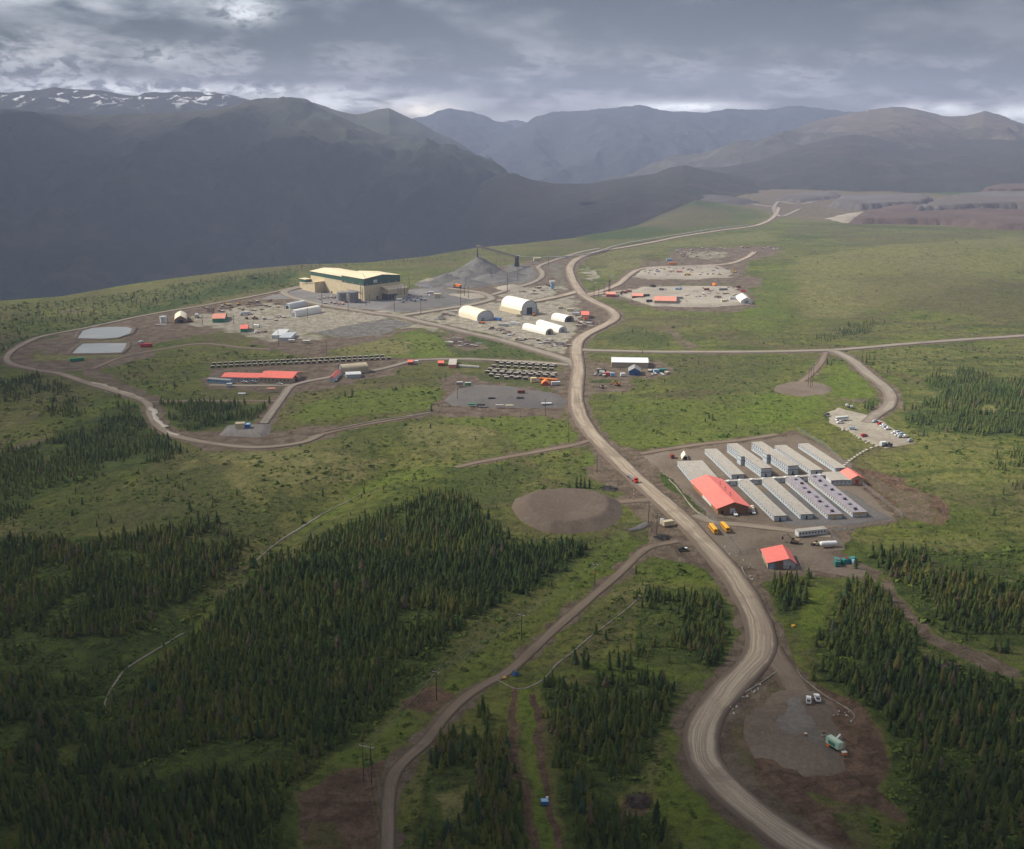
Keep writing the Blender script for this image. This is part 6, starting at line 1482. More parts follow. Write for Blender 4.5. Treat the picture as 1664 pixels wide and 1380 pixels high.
# ================================================================== POLES AND WIRES
def pole(px, py, h, label, kind='light', group=None, r=.16, rot=0.0):
    x, y = G(px, py); t = empty('light_pole' if kind == 'light' else 'power_pole' if kind in ('power', 'hframe') else 'marker_pole', x, y, gz(x, y) - .2, rot, label, 'light pole' if kind == 'light' else 'power pole', group)
    if kind == 'hframe':
        for s in (-1.6, 1.6): MB().bar((s, 0, 0), (s, 0, h), .2, 7, r2=.14).build('pole', M['poledark'], t)
    else: MB().bar((0, 0, 0), (0, 0, h), r * 1.4, 7, r2=r).build('pole', M['poledark' if kind != 'marker' else 'red'], t)
    if kind == 'light':
        b = MB().bar((-.9, 0, h - .2), (.9, 0, h - .2), .06, 4)
        b.build('cross_arm', M['steel'], t)
        for s in (-.8, .8): MB().box(s - .3, s + .3, -.35, .35, h - .15, h + .15).build('lamp_head', M['steel'], t)
    elif kind in ('power', 'hframe'):
        W = 1.7 if kind == 'power' else 2.8
        MB().box(-W, W, -.12, .12, h - .5, h - .25).build('cross_arm', M['lid'], t)
        for s in (-W + .1, 0, W - .1): MB().cyl(s, 0, h - .25, h + .15, .09, 6).build('insulator', M['white'], t)
    elif kind == 'marker':
        b = MB()
        for i in range(0, 5): b.bar((0, 0, h * (.15 + .18 * i)), (0, 0, h * (.15 + .18 * i) + h * .09), r * 1.6, 7)
        b.build('white_band', M['white'], t)
    return t
def wires(label, tops, off=1.6, z=None):
    """three sagging conductors from pole top to pole top"""
    x0, y0, _ = tops[0]; b = MB()
    for a, c in zip(tops[:-1], tops[1:]):
        d = np.array([c[0] - a[0], c[1] - a[1]]); d = d / np.linalg.norm(d); n = np.array([-d[1], d[0]])
        L = math.hypot(c[0] - a[0], c[1] - a[1])
        for s in (-1, 0, 1):
            prev = None
            for i in range(9):
                t = i / 8; p = (a[0] + (c[0] - a[0]) * t + n[0] * s * off - x0, a[1] + (c[1] - a[1]) * t + n[1] * s * off - y0, a[2] + (c[2] - a[2]) * t - L * .05 * t * (1 - t) * 2)
                if prev: b.bar(prev, p, .035, 3)
                prev = p
    o = b.build('power_line', M['steel'], None, label, 'power line'); o.location = (x0, y0, 0); return o
LP = [((966.6, 953), 12.5, 'power', 'timber power pole nearest the camp end of the dirt road, with a red band'), ((847.5, 1040), 13, 'power', 'timber power pole beside the dirt road above its bend'), ((709.6, 1138), 13.5, 'power', 'timber power pole below the dirt road bend, left of the road'), ((597.7, 1271), 15, 'hframe', 'twin-legged power pole nearest the viewer by the junction of the dirt road')]
tops = []
prot = rotpx((597.7, 1271), (709.6, 1138))
for (p, h, kd, lab) in LP:
    x, y = G(*p); tops.append((x, y, gz(x, y) + h)); po = pole(*p, h, lab, kd, rot=prot)
    if 'red band' in lab: MB().cyl(0, 0, h * .55, h * .68, .26, 7).build('warning_band', M['red'], po); MB().cyl(0, 0, h * .82, h * .9, .24, 7).build('warning_band', M['white'], po)
x4, y4 = G(640, 1490); tops.append((x4, y4, gz(x4, y4) + 15)); x5, y5 = G(1050, 888); 
xe, ye = G(1053.7, 850); tops.insert(0, (xe, ye, gz(xe, ye) + 15))
wires('thin overhead wires of the foreground line running down beside the dirt road', tops)
for (px_, py_, hpx, lab, kd) in (
    (924, 720, 34, 'slender pole on the left verge of the haul road below the container yard', 'light'), (970, 768, 31, 'slender pole on the left verge of the haul road above the round pad', 'light'),
    (1029, 825, 32, 'red and white striped marker pole beside the red truck', 'marker'), (1053.7, 850, 32, 'pole at the left roadside near the cream container, left one of two', 'power'), (1067, 868, 34, 'pole at the left roadside near the cream container, right one of two', 'power'),
    (886, 676, 28, 'pole at the lower edge of the container yard', 'light'), (743.5, 651, 21, 'pole at the left edge of the container yard', 'light'), (724.6, 620, 15, 'short pole above the left corner of the container yard', 'light'),
    (824.6, 473, 28, 'tall lighting mast on the pale patch below the conveyor', 'light'), (748.7, 499, 33, 'tall lighting mast left of the big white tent', 'light'), (761, 485, 20, 'lighting mast on the pale patch, right one of two', 'light'), (754.6, 482, 20, 'lighting mast on the pale patch, left one of two', 'light'),
    (684, 511, 23, 'lighting mast at the fork below the substation', 'light'), (641, 507, 22, 'lighting mast in front of the substation', 'light'), (566, 506, 22, 'lighting mast at the roadside below the mill', 'light'), (523.6, 499, 23, 'lighting mast at the roadside left of the two grey tanks', 'light'),
    (531, 579, 26, 'tall mast above the long double row of racks', 'light'), (500, 517, 16, 'mast in front of the long white tunnel tent', 'light'), (453, 562, 27, 'mast beside the flat white-roofed sheds', 'light'), (412, 540, 18, 'mast left of the parked white buses', 'light'), (329.5, 529, 17, 'mast between the two coloured workshop tents', 'light'), (380, 529, 15, 'mast right of the green workshop tent', 'light'),
    (891.5, 432, 14, 'mast beside the overland conveyor', 'light'), (841.5, 457, 22, 'mast on the grey stockpile apron, right of the cone', 'light'), (798, 457, 20, 'mast on the grey stockpile apron below the cone', 'light'), (757, 467, 17, 'mast in front of the crushed rock heap', 'light'), (733, 460, 15, 'mast at the left end of the crushed rock heap', 'light'),
    (965, 486, 22, 'first of three masts at the entrance of the eastern yard, from the left', 'light'), (973, 482, 20, 'middle one of three masts at the entrance of the eastern yard', 'light'), (981.5, 478, 18, 'last of three masts at the entrance of the eastern yard', 'light'),
    (1313, 629, 33, 'left pole of the three standing together on the pale turnaround', 'power'), (1316.5, 631, 36, 'middle pole of the three standing together on the pale turnaround', 'power'), (1320, 628, 38, 'right pole of the three standing together on the pale turnaround', 'power'),
    (601, 494, 15, 'short lattice mast in front of the mill wall', 'light'), (595, 498, 12, 'short lattice mast left of the mill corner', 'light'), (665, 468, 18, 'mast at the right flank of the mill', 'light')):
    x, y = G(px_, py_); d = project(x, y, gz(x, y))[2]; h = hpx * d / F / .97
    pole(px_, py_, h, lab, kd, r=.16 * max(1, d / 900), rot=.3 if kd != 'power' else prot)

# ================================================================== THE MILL
x, y = G(592.3, 489.6); rot = R(43)
mill = empty('mill_building', x, y, gz(x, y) + .3, rot, 'huge cream mill building with a dark green band under its pale roofs', 'mill building')
HR, HL = 29.2, 27.0; WR, LR = 60.0, 51.0; W2, L2 = 46.0, 80.0; B0 = 20.2
def boxband(b, g, x0, x1, y0, y1, z0, zb, zt): b.box(x0, x1, y0, y1, z0, zb); g.box(x0 - .12, x1 + .12, y0 - .12, y1 + .12, zb, zt)
b = MB().box(0, WR, 0, LR, -3, B0); b.build('wall', M['cream'], mill)
MB().prism([(-.12, B0), (WR + .12, B0), (WR + .12, HR), (WR / 2, HR + 3.2), (-.12, HR)], -.12, LR + .12).build('green_band', M['green'], mill)
MB().shell([(-.8, HR - .05), (WR / 2, HR + 3.25), (WR + .8, HR - .05)], -.9, LR + .9, .35).build('roof', M['creamroof'], mill)
MB().box(2.0, W2 + 2, LR + .2, LR + L2, -3, 21.5).build('wall', M['cream'], mill)
MB().prism([(1.88, 21.5), (W2 + 2.12, 21.5), (W2 + 2.12, HL), (W2 / 2 + 2, HL + 2.6), (1.88, HL)], LR + .2, LR + L2 + .12).build('green_band', M['green'], mill)
MB().shell([(1.2, HL - .05), (W2 / 2 + 2, HL + 2.65), (W2 + 2.8, HL - .05)], LR + 1.0, LR + L2 + .9, .35).build('roof', M['creamroof'], mill)
# annexes on the left end
MB().prismx([(LR + L2 - 34, -3), (LR + L2 - 2, -3), (LR + L2 - 2, 11.0), (LR + L2 - 34, 16.0)], -14, 2.0 - .02).build('annex_wall', M['cream'], mill)
MB().prismx([(LR + L2 - 34.5, 16.1), (LR + L2 - 1.5, 11.1), (LR + L2 - 1.5, 11.5), (LR + L2 - 34.5, 16.5)], -14.6, 1.9).build('annex_roof', M['creamroof'], mill)
MB().box(-8, 1.95, LR + L2 - 1.9, LR + L2 + 14, -3, 12).build('annex_wall', M['cream'], mill)
MB().box(-8.12, 2.0, LR + L2 - 1.0, LR + L2 + 14.12, 12, 16).build('green_band', M['green'], mill)
MB().box(-8.6, 2.4, LR + L2 - .9, LR + L2 + 14.6, 16, 16.4).build('annex_roof', M['creamroof'], mill)
# lean-to on the right face
MB().prism([(28, 7.5), (62, 7.5), (62, 13.5), (28, 13.5)], -15, -.14).build('annex_wall', M['cream'], mill)
MB().prism([(44, -3), (61, -3), (61, 7.5), (44, 7.5)], -14.5, -.2).build('annex_wall', M['cream'], mill)
MB().prismx([(-15.6, 13.55), (-.16, 16.5), (-.16, 16.9), (-15.6, 13.95)], 27.5, 62.6).build('annex_roof', M['creamroof'], mill)
MB().box(29, 43.8, -13.5, -.3, -2, 7.3).build('open_bay', M['dark'], mill)
for q in (29, 34.5, 40): MB().bar((q, -14.6, -2), (q, -14.6, 7.5), .35, 5).build('column', M['steel'], mill)
for q in (44, 49, 55, 61): MB().bar((q, -16.0, 0), (q, -16.0, 19 - abs(q - 52) * .3), .28, 6).build('exhaust_stack', M['rust' if q > 50 else 'steel'], mill)
# sign, doors, louvres
MB().box(15.5, 21.5, -.30, -.14, 22.6, 26.6).build('sign', M['white'], mill)
MB().box(17, 20, -.36, -.31, 23.6, 24.1).box(17, 20, -.36, -.31, 24.7, 25.3).build('sign_lettering', M['ltblue'], mill)
MB().box(19.5, 23, -.16, -.02, -.3, 4.6).build('door', M['rust'], mill); MB().box(-.14, -.02, 30, 33.5, -.3, 4.5).build('door', M['dark'], mill)
MB().box(1.85, 1.98, 78, 81, -.3, 4.5).build('door', M['dark'], mill); 
for q in (8, 25, 42): MB().box(-.3, -.14, q, q + 2.2, 20.8, 22.6).build('louvre', M['steel'], mill)
for q in (4, 27, 40, 52): MB().box(q, q + 2.2, -.3, -.14, 20.8, 22.6).build('louvre', M['steel'], mill)
for q in range(9): MB().bar((6.5 * q + 4, 3 + (q % 3) * 12, HR + .5), (6.5 * q + 4, 3 + (q % 3) * 12, HR + 3.6), .3, 6).build('roof_vent', M['steel'], mill)
MB().bar((-1.5, 6, -1), (-1.5, 6, 20), .5, 8).bar((-1.5, 6, 12), (-1.5, 38, 12), .4, 6).build('duct', M['steel'], mill)
def vtank(px, py, r, h, label, mat='steel', legs=False):
    x, y = G(px, py); t = empty('process_tank', x, y, gz(x, y) + .2, 0, label, 'tank')
    MB().cyl(0, 0, -1, h, r, 24).build('tank_shell', M[mat], t); MB().cyl(0, 0, h, h + r * .18, r * 1.02, 24, 0, r * .2).build('tank_roof', M[mat], t)
    rr_ = MB(); n = 16
    for i in range(n): a, a2 = 6.283 * i / n, 6.283 * (i + 1) / n; rr_.bar((r * math.cos(a), r * math.sin(a), h + 1), (r * math.cos(a2), r * math.sin(a2), h + 1), .08, 4)
    rr_.build('railing', M['steel'], t); MB().bar((r + .3, 0, 0), (r + .3, 0, h + 1), .25, 4).build('ladder', M['dark'], t); return t
vtank(556.5, 488.5, 7.0, 11, 'grey round steel tank by the mill wall, farther of the two')
vtank(573, 491.5, 7.6, 14, 'tall grey round steel tank by the mill wall, nearer the corner')
def shed(name, label, cat, A, B, C, wh, rise, wall, roof, axis='x', over=.3, door=None, zoff=.3, **k):
    t, w, L = gable(name, label, cat, foot(A, B, C), wh, rise, wall, roof, axis, over, zoff=zoff, **k)
    if door: MB().box(w * door[0], w * door[1], -.12, -.01, 0, door[2]).build('door', M[door[3]], t)
    return t
# plant clutter near the mill and the substation
def crates(items):
    for it in items: crate(*it)
crate('control_cabin', 'grey control cabin at the foot of the taller steel tank', 582, 492, 'steel', 8, 5, 4.0, .75, 'cabin', 'dark')
crate('pump_house', 'small rusty pump house between the two grey tanks', 562, 492, 'rust', 5, 4, 2.6, .75, 'cabin', 'dark')
crate('cream_cabin', 'long cream cabin under the right-hand lean-to of the mill', 650, 485.5, 'boxcream', 16, 5, 4.2, .72, 'cabin', 'boxcream')
crate('cream_cabin', 'small cream cabin at the edge of the substation pad', 711, 484, 'boxcream', 9, 5, 5.5, .1, 'cabin', 'boxcream')
for i, (px_, py_) in enumerate(((664, 486), (671, 484), (678, 487), (668, 490), (660, 490), (674, 491), (684, 489), (655, 493))):
    x, y = G(px_, py_); t = empty('transformer_rack', x, y, gz(x, y) + .6, .7, 'grey steel substation frame in the cluster right of the mill', 'substation frame', 'substation frames right of the mill')
    b = MB()
    for u in (-2.5, 2.5):
        for v in (-1.5, 1.5): b.bar((u, v, -.5), (u, v, 6.5 + (i % 3)), .16, 4)
    b.bar((-2.8, 0, 6.4), (2.8, 0, 6.4), .2, 4).bar((-2.5, -1.5, 4), (2.5, 1.5, 4), .14, 4); b.build('frame', M['steel'], t)
    MB().box(-1.5, 1.5, -1, 1, 0, 2.6).build('transformer', M['steel' if i % 3 else 'blue'], t)
for i in range(10):
    p = (682 + i * 2.2, 467.3 + i * .12); x, y = G(*p); t = empty('white_vat', x, y, gz(x, y) + .6, 0, 'one of the small white vats in a row right of the mill', 'vat', 'row of small white vats right of the mill')
    MB().cyl(0, 0, -.4, 2.4, .85, 10).build('vat_body', M['white'], t); MB().cyl(0, 0, 2.4, 2.8, .9, 10, 0, .4).build('lid', M['steel'], t)
mt = make_machine('dump_truck', 'yellow haul truck on the loop road below the crushed rock heap', 'orange'); put(mt, 743.5, 468.5, rotpx((748, 469), (739, 468))); mt.scale = (1.5, 1.5, 1.5)

# ================================================================== STOCKPILE AND CONVEYOR
def stockpile():
    cones = [(778, 446, 47, 28, 1.0), (727, 459, 30, 14, 1), (745, 452, 40, 12, 1), (760, 452, 40, 13, 1), (798, 455, 44, 9, 1), (815, 448, 40, 7, 1), (752, 462, 40, 8, 1), (705, 462, 30, 5, 1)]
    C = [(*G(a, b), r, h) for a, b, r, h, _ in cones]; xs = np.arange(min(c[0] - c[2] for c in C) - 6, max(c[0] + c[2] for c in C) + 6, 2.0); ys = np.arange(min(c[1] - c[2] for c in C) - 6, max(c[1] + c[2] for c in C) + 6, 2.0)
    X, Y = np.meshgrid(xs, ys); Z = np.full(X.shape, -1.2)
    wx = X + (fbm(X / 16, Y / 16, 3, 12) - .5) * 9; wy = Y + (fbm(X / 16 + 7, Y / 16, 3, 13) - .5) * 9
    for cx, cy, r, h in C:
        d = np.hypot(wx - cx, wy - cy) / r; Z = np.maximum(Z, h * (1 - d) if h < 20 else h * (1 - d) ** 1.0 if False else h * (1 - np.minimum(d, 1.2)))
    Z += (fbm(X / 5, Y / 5, 3, 4) - .5) * 1.1 + (fbm(X / 18, Y / 18, 2, 14) - .5) * 2.0
    H = hgt(X, Y); nr, nc = X.shape; i = np.arange(nr - 1)[:, None] * nc + np.arange(nc - 1)[None, :]
    Fc = np.stack([i, i + 1, i + nc + 1, i + nc], -1).reshape(-1, 4); k = (Z.ravel() > -.9); Fc = Fc[k[Fc].any(1)]
    u = np.unique(Fc); rm = np.full(nr * nc, -1); rm[u] = np.arange(len(u))
    V = np.column_stack([X.ravel(), Y.ravel(), (H + Z).ravel()])[u]
    tagp(link('ore_stockpile', np_mesh('ore_stockpile', V, rm[Fc], [M['rock']], True)), 'pointed grey cone of crushed ore with lower heaps under the conveyor head', 'stockpile')
stockpile()
def conveyor():
    hx, hy = G(778, 446); hz = gz(hx, hy) + 43; tx, ty = G(840, 433); tz = gz(tx, ty) + 15
    t = empty('stacker_conveyor', tx, ty, gz(tx, ty), 0, 'inclined stacker conveyor rising to a head above the ore cone', 'conveyor')
    a = np.array((hx - tx, hy - ty, hz - gz(tx, ty))); b_ = np.array((0, 0, 15.0)); d = a - b_; Ln = np.linalg.norm(d); d /= Ln; s = np.cross(d, (0, 0, 1)); s /= np.linalg.norm(s); u = np.cross(s, d)
    tr = MB(); n = 22
    for k in (-1, 1):
        for zz in (-1.3, 1.3): tr.bar(b_ + s * k * 1.5 + u * zz, a + s * k * 1.5 + u * zz, .2, 4)
        for i in range(n): p = b_ + d * Ln * i / n + s * k * 1.5; q = b_ + d * Ln * (i + 1) / n + s * k * 1.5; tr.bar(p - u * 1.3, q + u * 1.3, .16, 4).bar(q + u * 1.3, q - u * 1.3, .14, 4)
    tr.build('truss', M['concrete'], t)
    MB().bar(b_ + u * 1.2, a + u * 1.2, 1.5, 4).build('belt_cover', M['lid'], t)
    MB().box(a[0] - 3, a[0] + 3, a[1] - 2, a[1] + 2, a[2] - 2, a[2] + 2.2).build('head_house', M['tan'], t)
    MB().box(-4, 4, -4, 4, -1, 6).box(-3, 3, -3, 3, 6, 17).build('transfer_tower', M['dark'], t); MB().box(-5.5, 5.5, -4.5, 4.5, 17, 17.8).build('tower_roof', M['steel'], t)
    for f in (.50,):
        p = b_ + d * Ln * f
        for k in (-1, 1): MB().bar((p[0] + s[0] * k * 5, p[1] + s[1] * k * 5, -1), p + s * k * 1.5, .3, 5).build('leg', M['steel'], t)
    # thin stream of falling ore
    fr = a + np.array((-2.0, 0, -2.6)); MB().bar(fr, (fr[0], fr[1], 27), .7, 7, r2=1.6).build('falling_ore', M['rock'], t)
    # overland conveyor
    pts = [(843.5, 421.5), (886, 421.5), (930, 419), (968, 413.3), (1000, 402.5), (1050, 392.5), (1100, 384.5), (1160, 374.5), (1215, 368.5)]
    L = smooth_line([G(*p) for p in pts], 12.0); x0, y0 = L[0]; z0 = gz(x0, y0)
    t2 = empty('overland_conveyor', x0, y0, z0, 0, 'long low overland conveyor running beside the haul road towards the mine', 'conveyor'); b = MB(); lg = MB()
    P = [(p[0] - x0, p[1] - y0, gz(*p) - z0 + 3.2) for p in L]
    for p, q in zip(P[:-1], P[1:]): b.bar(p, q, 1.3, 4)
    for p in P[::2]: lg.bar((p[0], p[1], p[2] - 4), (p[0], p[1], p[2]), .4, 4)
    b.build('belt_gallery', M['lid'], t2); lg.build('trestle', M['steel'], t2)
    crate('drive_house', 'cream drive house where the overland conveyor meets the stacker', 873, 424, 'boxcream', 12, 7, 5, .1, 'cabin', 'boxcream')
conveyor()
x, y = G(897.5, 469.5); t = empty('feed_hopper', x, y, gz(x, y) + .4, .2, 'blue and white feed hopper with a short conveyor beside the pale yard', 'hopper')
MB().box(-2.2, 2.2, -2, 2, -.5, 8).build('frame', M['ltblue'], t); MB().prism([(-3, 8), (3, 8), (4, 11), (-4, 11)], -3, 3).build('bin', M['white'], t); MB().bar((-2, 0, 3), (-10, 0, 6.5), .8, 4).build('conveyor_arm', M['dark'], t)

# ================================================================== FABRIC BUILDINGS
quonset('storage_tent', 'big cream arched storage tent with a green-edged white end, left of the larger one', foot((776, 522.2), (799.6, 518.5), (745.4, 513.5)), 11.5, 'creamfab', 3.0, (4, 3.5, 'grey', .35), 'white', 'green')
quonset('storage_tent', 'largest arched storage tent, raised on cream container walls with a dark doorway', foot((848.3, 512.4), (869.4, 508.8), (814.6, 504)), 17, 'whitefab', 6.0, (8, 8.5, 'dark', .5), 'white', 'green', lowwall=(5.6, 'boxcream'))
quonset('storage_tent', 'small white arched tent with an open dark front, next to the red-roofed shed', foot((917.5, 524), (931, 521.6), (895.8, 519.2)), 7.0, 'whitefab', 1.6, (7, 4.8, 'dark', .5), 'steel', None)
quonset('storage_tent', 'long white arched tent with a brown-grey end, nearer one of the side-by-side pair', foot((886.7, 544.6), (898.3, 542.6), (848.8, 535.2)), 6.4, 'whitefab', 1.4, (4, 4, 'dark', .5), 'tan', None, group='pair of long white tents')
quonset('storage_tent', 'long white arched tent with a white end, rear one of the side-by-side pair', foot((907.9, 541), (919.4, 539), (871, 529.4)), 6.4, 'whitefab', 1.4, (4, 4, 'grey', .5), 'white', None, group='pair of long white tents')
quonset('tunnel_tent', 'long white tunnel tent on the open yard below the mill', foot((471, 516), (481.5, 516), (508, 509.5)), 7.6, 'whitefab', 1.4, (4, 4, 'grey', .5), 'white', None) if False else None
def tunnel(label, near, far, w, h, fab, dark=False):
    a = np.array(G(*near)); c = np.array(G(*far)); v = c - a; L = float(np.linalg.norm(v)); rot = math.atan2(v[1], v[0]) - math.pi / 2
    n = np.array([math.cos(rot), math.sin(rot)]); o = a - n * w / 2
    return quonset('tunnel_tent', label, (o[0], o[1], rot, w, L), h, fab, 1.6, (w * .5, h * .6, 'dark' if dark else 'grey', .5), 'white', None)
tunnel('long white tunnel tent on the open yard below the mill', (476, 514.8), (517.5, 507.2), 11, 8.2, 'whitefab')
tunnel('dull white tunnel tent with a dark opening, behind the long white one', (466.5, 502.3), (494, 496.6), 9, 6.8, 'white', True)
quonset('arch_shed', 'grey arched shed with rust-stained roof behind the small red-roofed hut', foot((549.5, 607.3), (556, 607.6), (596.6, 605.5)), 8.0, 'tan', 4.0, None, 'grey', None, cat='shed') if False else None
a = np.array(G(553, 607.5)); c = np.array(G(596, 603.8)); v = c - a; L = float(np.linalg.norm(v)); rot = math.atan2(v[1], v[0]) - math.pi / 2; n_ = np.array([math.cos(rot), math.sin(rot)]); o_ = a - n_ * 7
quonset('arch_shed', 'grey arched shed with a rust-stained pale roof above the lane', (o_[0], o_[1], rot, 13, L), 8.4, 'tan', 4.6, (5, 4, 'dark', .5), 'grey', 'trim', cat='shed')
quonset('storage_tent', 'white peaked tent at the right end of the eastern yard', foot((1204, 494.5), (1220, 492.6), (1196, 487)), 8.5, 'whitefab', 4.0, (5, 4.5, 'grey', .5), 'whitefab', None, pointed=1)

# ================================================================== OTHER BUILDINGS
shed('long_shed', 'long tan shed with a bright white roof right of the haul road', 'shed', (993.7, 597.6), (1053.2, 598.4), (993.5, 589), 4.9, 2.0, 'tan', 'carwhite')
t = shed('blue_shed', 'small bright blue shed with a grey gabled roof in front of the long tan shed', 'shed', (1022, 610), (1040, 610), (1022, 604), 3.8, 3.0, 'blue', 'grey', 'y', door=(.6, .75, 2.4, 'dark'), over=.8)
shed('workshop', 'tan workshop with a faded red roof at the near edge of the eastern yard', 'workshop', (1063.3, 495.3), (1098.5, 495.3), (1064, 488), 5.0, 2.6, 'tan', 'pinkroof', over=.5)
shed('workshop', 'low faded-red roofed workshop left of the larger one in the eastern yard', 'workshop', (1027, 485.5), (1045, 485.5), (1028, 481), 3.4, 1.6, 'rust', 'pinkroof')
shed('red_roof_hut', 'small red-roofed hut at the foot of the dark drill mast', 'hut', (985, 482.5), (1000, 482.5), (986, 479), 3.2, 1.6, 'red', 'pinkroof')
x, y = G(990, 478); t = empty('drill_mast', x, y, gz(x, y), 0, 'tall dark drill mast at the entrance of the eastern yard', 'mast'); b = MB()
for u in (-1, 1):
    for v in (-1, 1): b.bar((u, v, 0), (u * .7, v * .7, 19), .3, 4)
for i in range(9): b.bar((-1, -1, i * 2.1), (1, -1, i * 2.1 + 2), .18, 4).bar((1, 1, i * 2.1), (-1, 1, i * 2.1 + 2), .18, 4)
b.build('lattice', M['dark'], t); MB().box(-1.2, 1.2, -1.2, 1.2, 19, 20).build('crown_block', M['rust'], t)
t = shed('bunkhouse', 'long bunkhouse with a red roof, lower left section', 'bunkhouse', (360.6, 619), (421, 621), (362, 611.5), 3.4, 1.7, 'white', 'redroofx', over=.5)
for i in range(12): win(t, 'window', t['w'] * (i + .6) / 12.3, -.05, 1.8, 1.4, .08, 1.0)
t = shed('bunkhouse', 'taller right section of the long red-roofed bunkhouse', 'bunkhouse', (421.5, 621.4), (475, 623), (423, 610), 4.2, 2.6, 'tan', 'redroofx', over=.5)
for i in range(8): win(t, 'window', t['w'] * (i + .6) / 8.6, -.05, 2.2, 1.4, .08, 1.1)
shed('red_roof_hut', 'small red gabled porch hut at the right end of the bunkhouse', 'hut', (476.5, 620), (484, 620), (477, 614), 3.2, 2.0, 'rust', 'redroof', 'y')
t = shed('low_trailer', 'long low blue-grey trailer row in front of the bunkhouse', 'trailer', (336.6, 621.5), (373, 624.5), (337, 618.8), 2.9, .3, 'ltblue', 'grey')
for i in range(8): win(t, 'window', t['w'] * (i + .5) / 8, -.05, 1.7, 1.0, .08, .8)
shed('red_roof_hut', 'red-roofed hut set askew left of the arched shed', 'hut', (535, 621), (541, 623.5), (546, 609.5), 3.2, 2.0, 'white', 'redroof', 'y')
shed('site_trailer', 'pale blue-white trailer in front of the arched shed', 'trailer', (563, 615), (587, 614), (562, 610.5), 3.0, .3, 'bluewhite', 'white')
shed('red_roof_hut', 'tiny red-roofed hut by the lane, left one of two', 'hut', (663, 593.5), (671, 593.5), (663.5, 590), 2.5, 1.3, 'rust', 'redroofx')
crate('white_box', 'small white box beside the tiny red-roofed hut by the lane', 676, 591, 'white', 4.5, 3.5, 2.8, .2, 'box', 'white')
shed('red_roof_hut', 'tiny red-roofed hut by the lane, right one of two', 'hut', (712, 595), (721, 595), (712.5, 591), 2.5, 1.3, 'rust', 'redroofx')
shed('office_hut', 'pinkish office hut with a pale roof beside the lane and its white slabs', 'hut', (729, 598.5), (741, 599), (731, 589), 3.0, 1.0, 'pinkroof', 'lid')
shed('red_roof_hut', 'small hut with a red roof among the scrap in the tent yard', 'hut', (945, 518.5), (957, 518), (944.5, 513), 4.5, 2.4, 'tan', 'redroofx')
crate('orange_box', 'orange box in front of the small red-roofed hut in the tent yard', 952, 521, 'orange', 5, 3, 4, .1, 'box', 'red')
crate('beige_hut', 'small beige hut with a pink-red lid in the grass below the bunkhouse', 441, 637.5, 'boxcream', 6.5, 4, 3.6, .1, 'hut', 'pinkroof')
crate('white_slab', 'flat white cover lying in the grass below the trailer row', 393, 641, 'white', 6.5, 3.5, .9, .1, 'cover', 'white')
crate('tan_unit', 'tan equipment cabin on the small grey pad, left one of two', 391, 700, 'boxcream', 7, 5.5, 4.4, .1, 'cabin', 'tan', 2.0)
crate('blue_unit', 'bright blue equipment cabin on the small grey pad, right one of two', 401.5, 699.5, 'blue', 5, 5, 3.4, .1, 'cabin', 'ltblue', 2.0)
crate('tan_unit', 'low tan tent-like shelter by the container rows', 867, 621, 'boxcream', 5, 4.5, 4.0, .1, 'shelter', 'boxcream')
t = quonset('orange_tent', 'orange tent shelter at the right end of the container rows', foot((879.5, 627), (893, 627), (880, 622.5)), 4.2, 'orange', .8, None, 'red', None, pointed=1, cat='tent')
# left yard
quonset('workshop_tent', 'cream-roofed workshop tent with orange and green edges on the left yard', foot((284, 526), (303.5, 526), (285, 517)), 8.5, 'creamfab', 4.0, (6, 4, 'dark', .5), 'wood', 'orange', pointed=1)
shed('workshop_tent', 'green workshop with an orange and cream roof on the left yard', 'workshop', (345.5, 524.5), (366, 522.5), (350, 516), 4.2, 3.0, 'greenp', 'pinkroof', over=.6)
shed('red_roof_hut', 'green hut with an orange-red roof left of the white buses', 'hut', (391, 540.5), (403, 540), (393, 534), 3.6, 2.4, 'greenp', 'redroofx')
vtank(266, 524.5, 4.2, 7.5, 'short white round tank at the left end of the yard', 'white')
crate('white_flatbed', 'white flat pallet beside the short white tank', 262, 528.5, 'white', 12, 3, .9, .2, 'pallet', 'lid')
shed('flat_roof_shed', 'flat white-roofed shed beside the lighting mast, rear one of two', 'shed', (441.5, 550.5), (458, 553), (452, 540.5), 3.2, .3, 'white', 'white')
shed('flat_roof_shed', 'flat pale blue-roofed shed beside the lighting mast, front one of two', 'shed', (453.5, 554.5), (471, 556), (463, 545.5), 3.2, .3, 'white', 'bluewhite')
crate('cream_box', 'cream box in front of the flat-roofed sheds', 474, 556.5, 'boxcream', 7, 4, 2.8, .1, 'box', 'white')
crate('cream_box', 'cream box trailer standing alone right of the flat-roofed sheds', 498, 558, 'boxcream', 8, 4, 3.0, .1, 'trailer', 'white')
tt = make_truck('white box truck parked in front of the long white trailer on the left yard', 'carwhite', 'box', 'white'); put(tt, 400, 512, rotpx((390, 512), (410, 510)))
tt2 = dp(bus if False else wb, 417.5, 531.5, rotpx((413, 530), (422, 531)), 'small white bus above the white truck on the left yard'); tt2.scale = (.9, .75, .9)
t3 = make_truck('white truck with a rusty flatbed on the left yard', 'carwhite', 'flat', 'rust'); put(t3, 424, 541, rotpx((438, 539), (415, 542)))
t4 = make_container('green_container', 'long green container beside the lower pond', 'greenp', 13, 3.0, 3.0); put(t4, 125, 587, rotpx((114, 588), (135, 586)))
t5 = make_container('red_container', 'long red container right of the two ponds', 'red', 12.2, 3.0, 3.4); put(t5, 238, 564, rotpx((226, 564.5), (250, 563.5)))
dp(tk if False else tt, 229, 558.5, rotpx((222, 562), (237, 555)), 'white truck parked behind the long red container').scale = (.7, .7, .8)
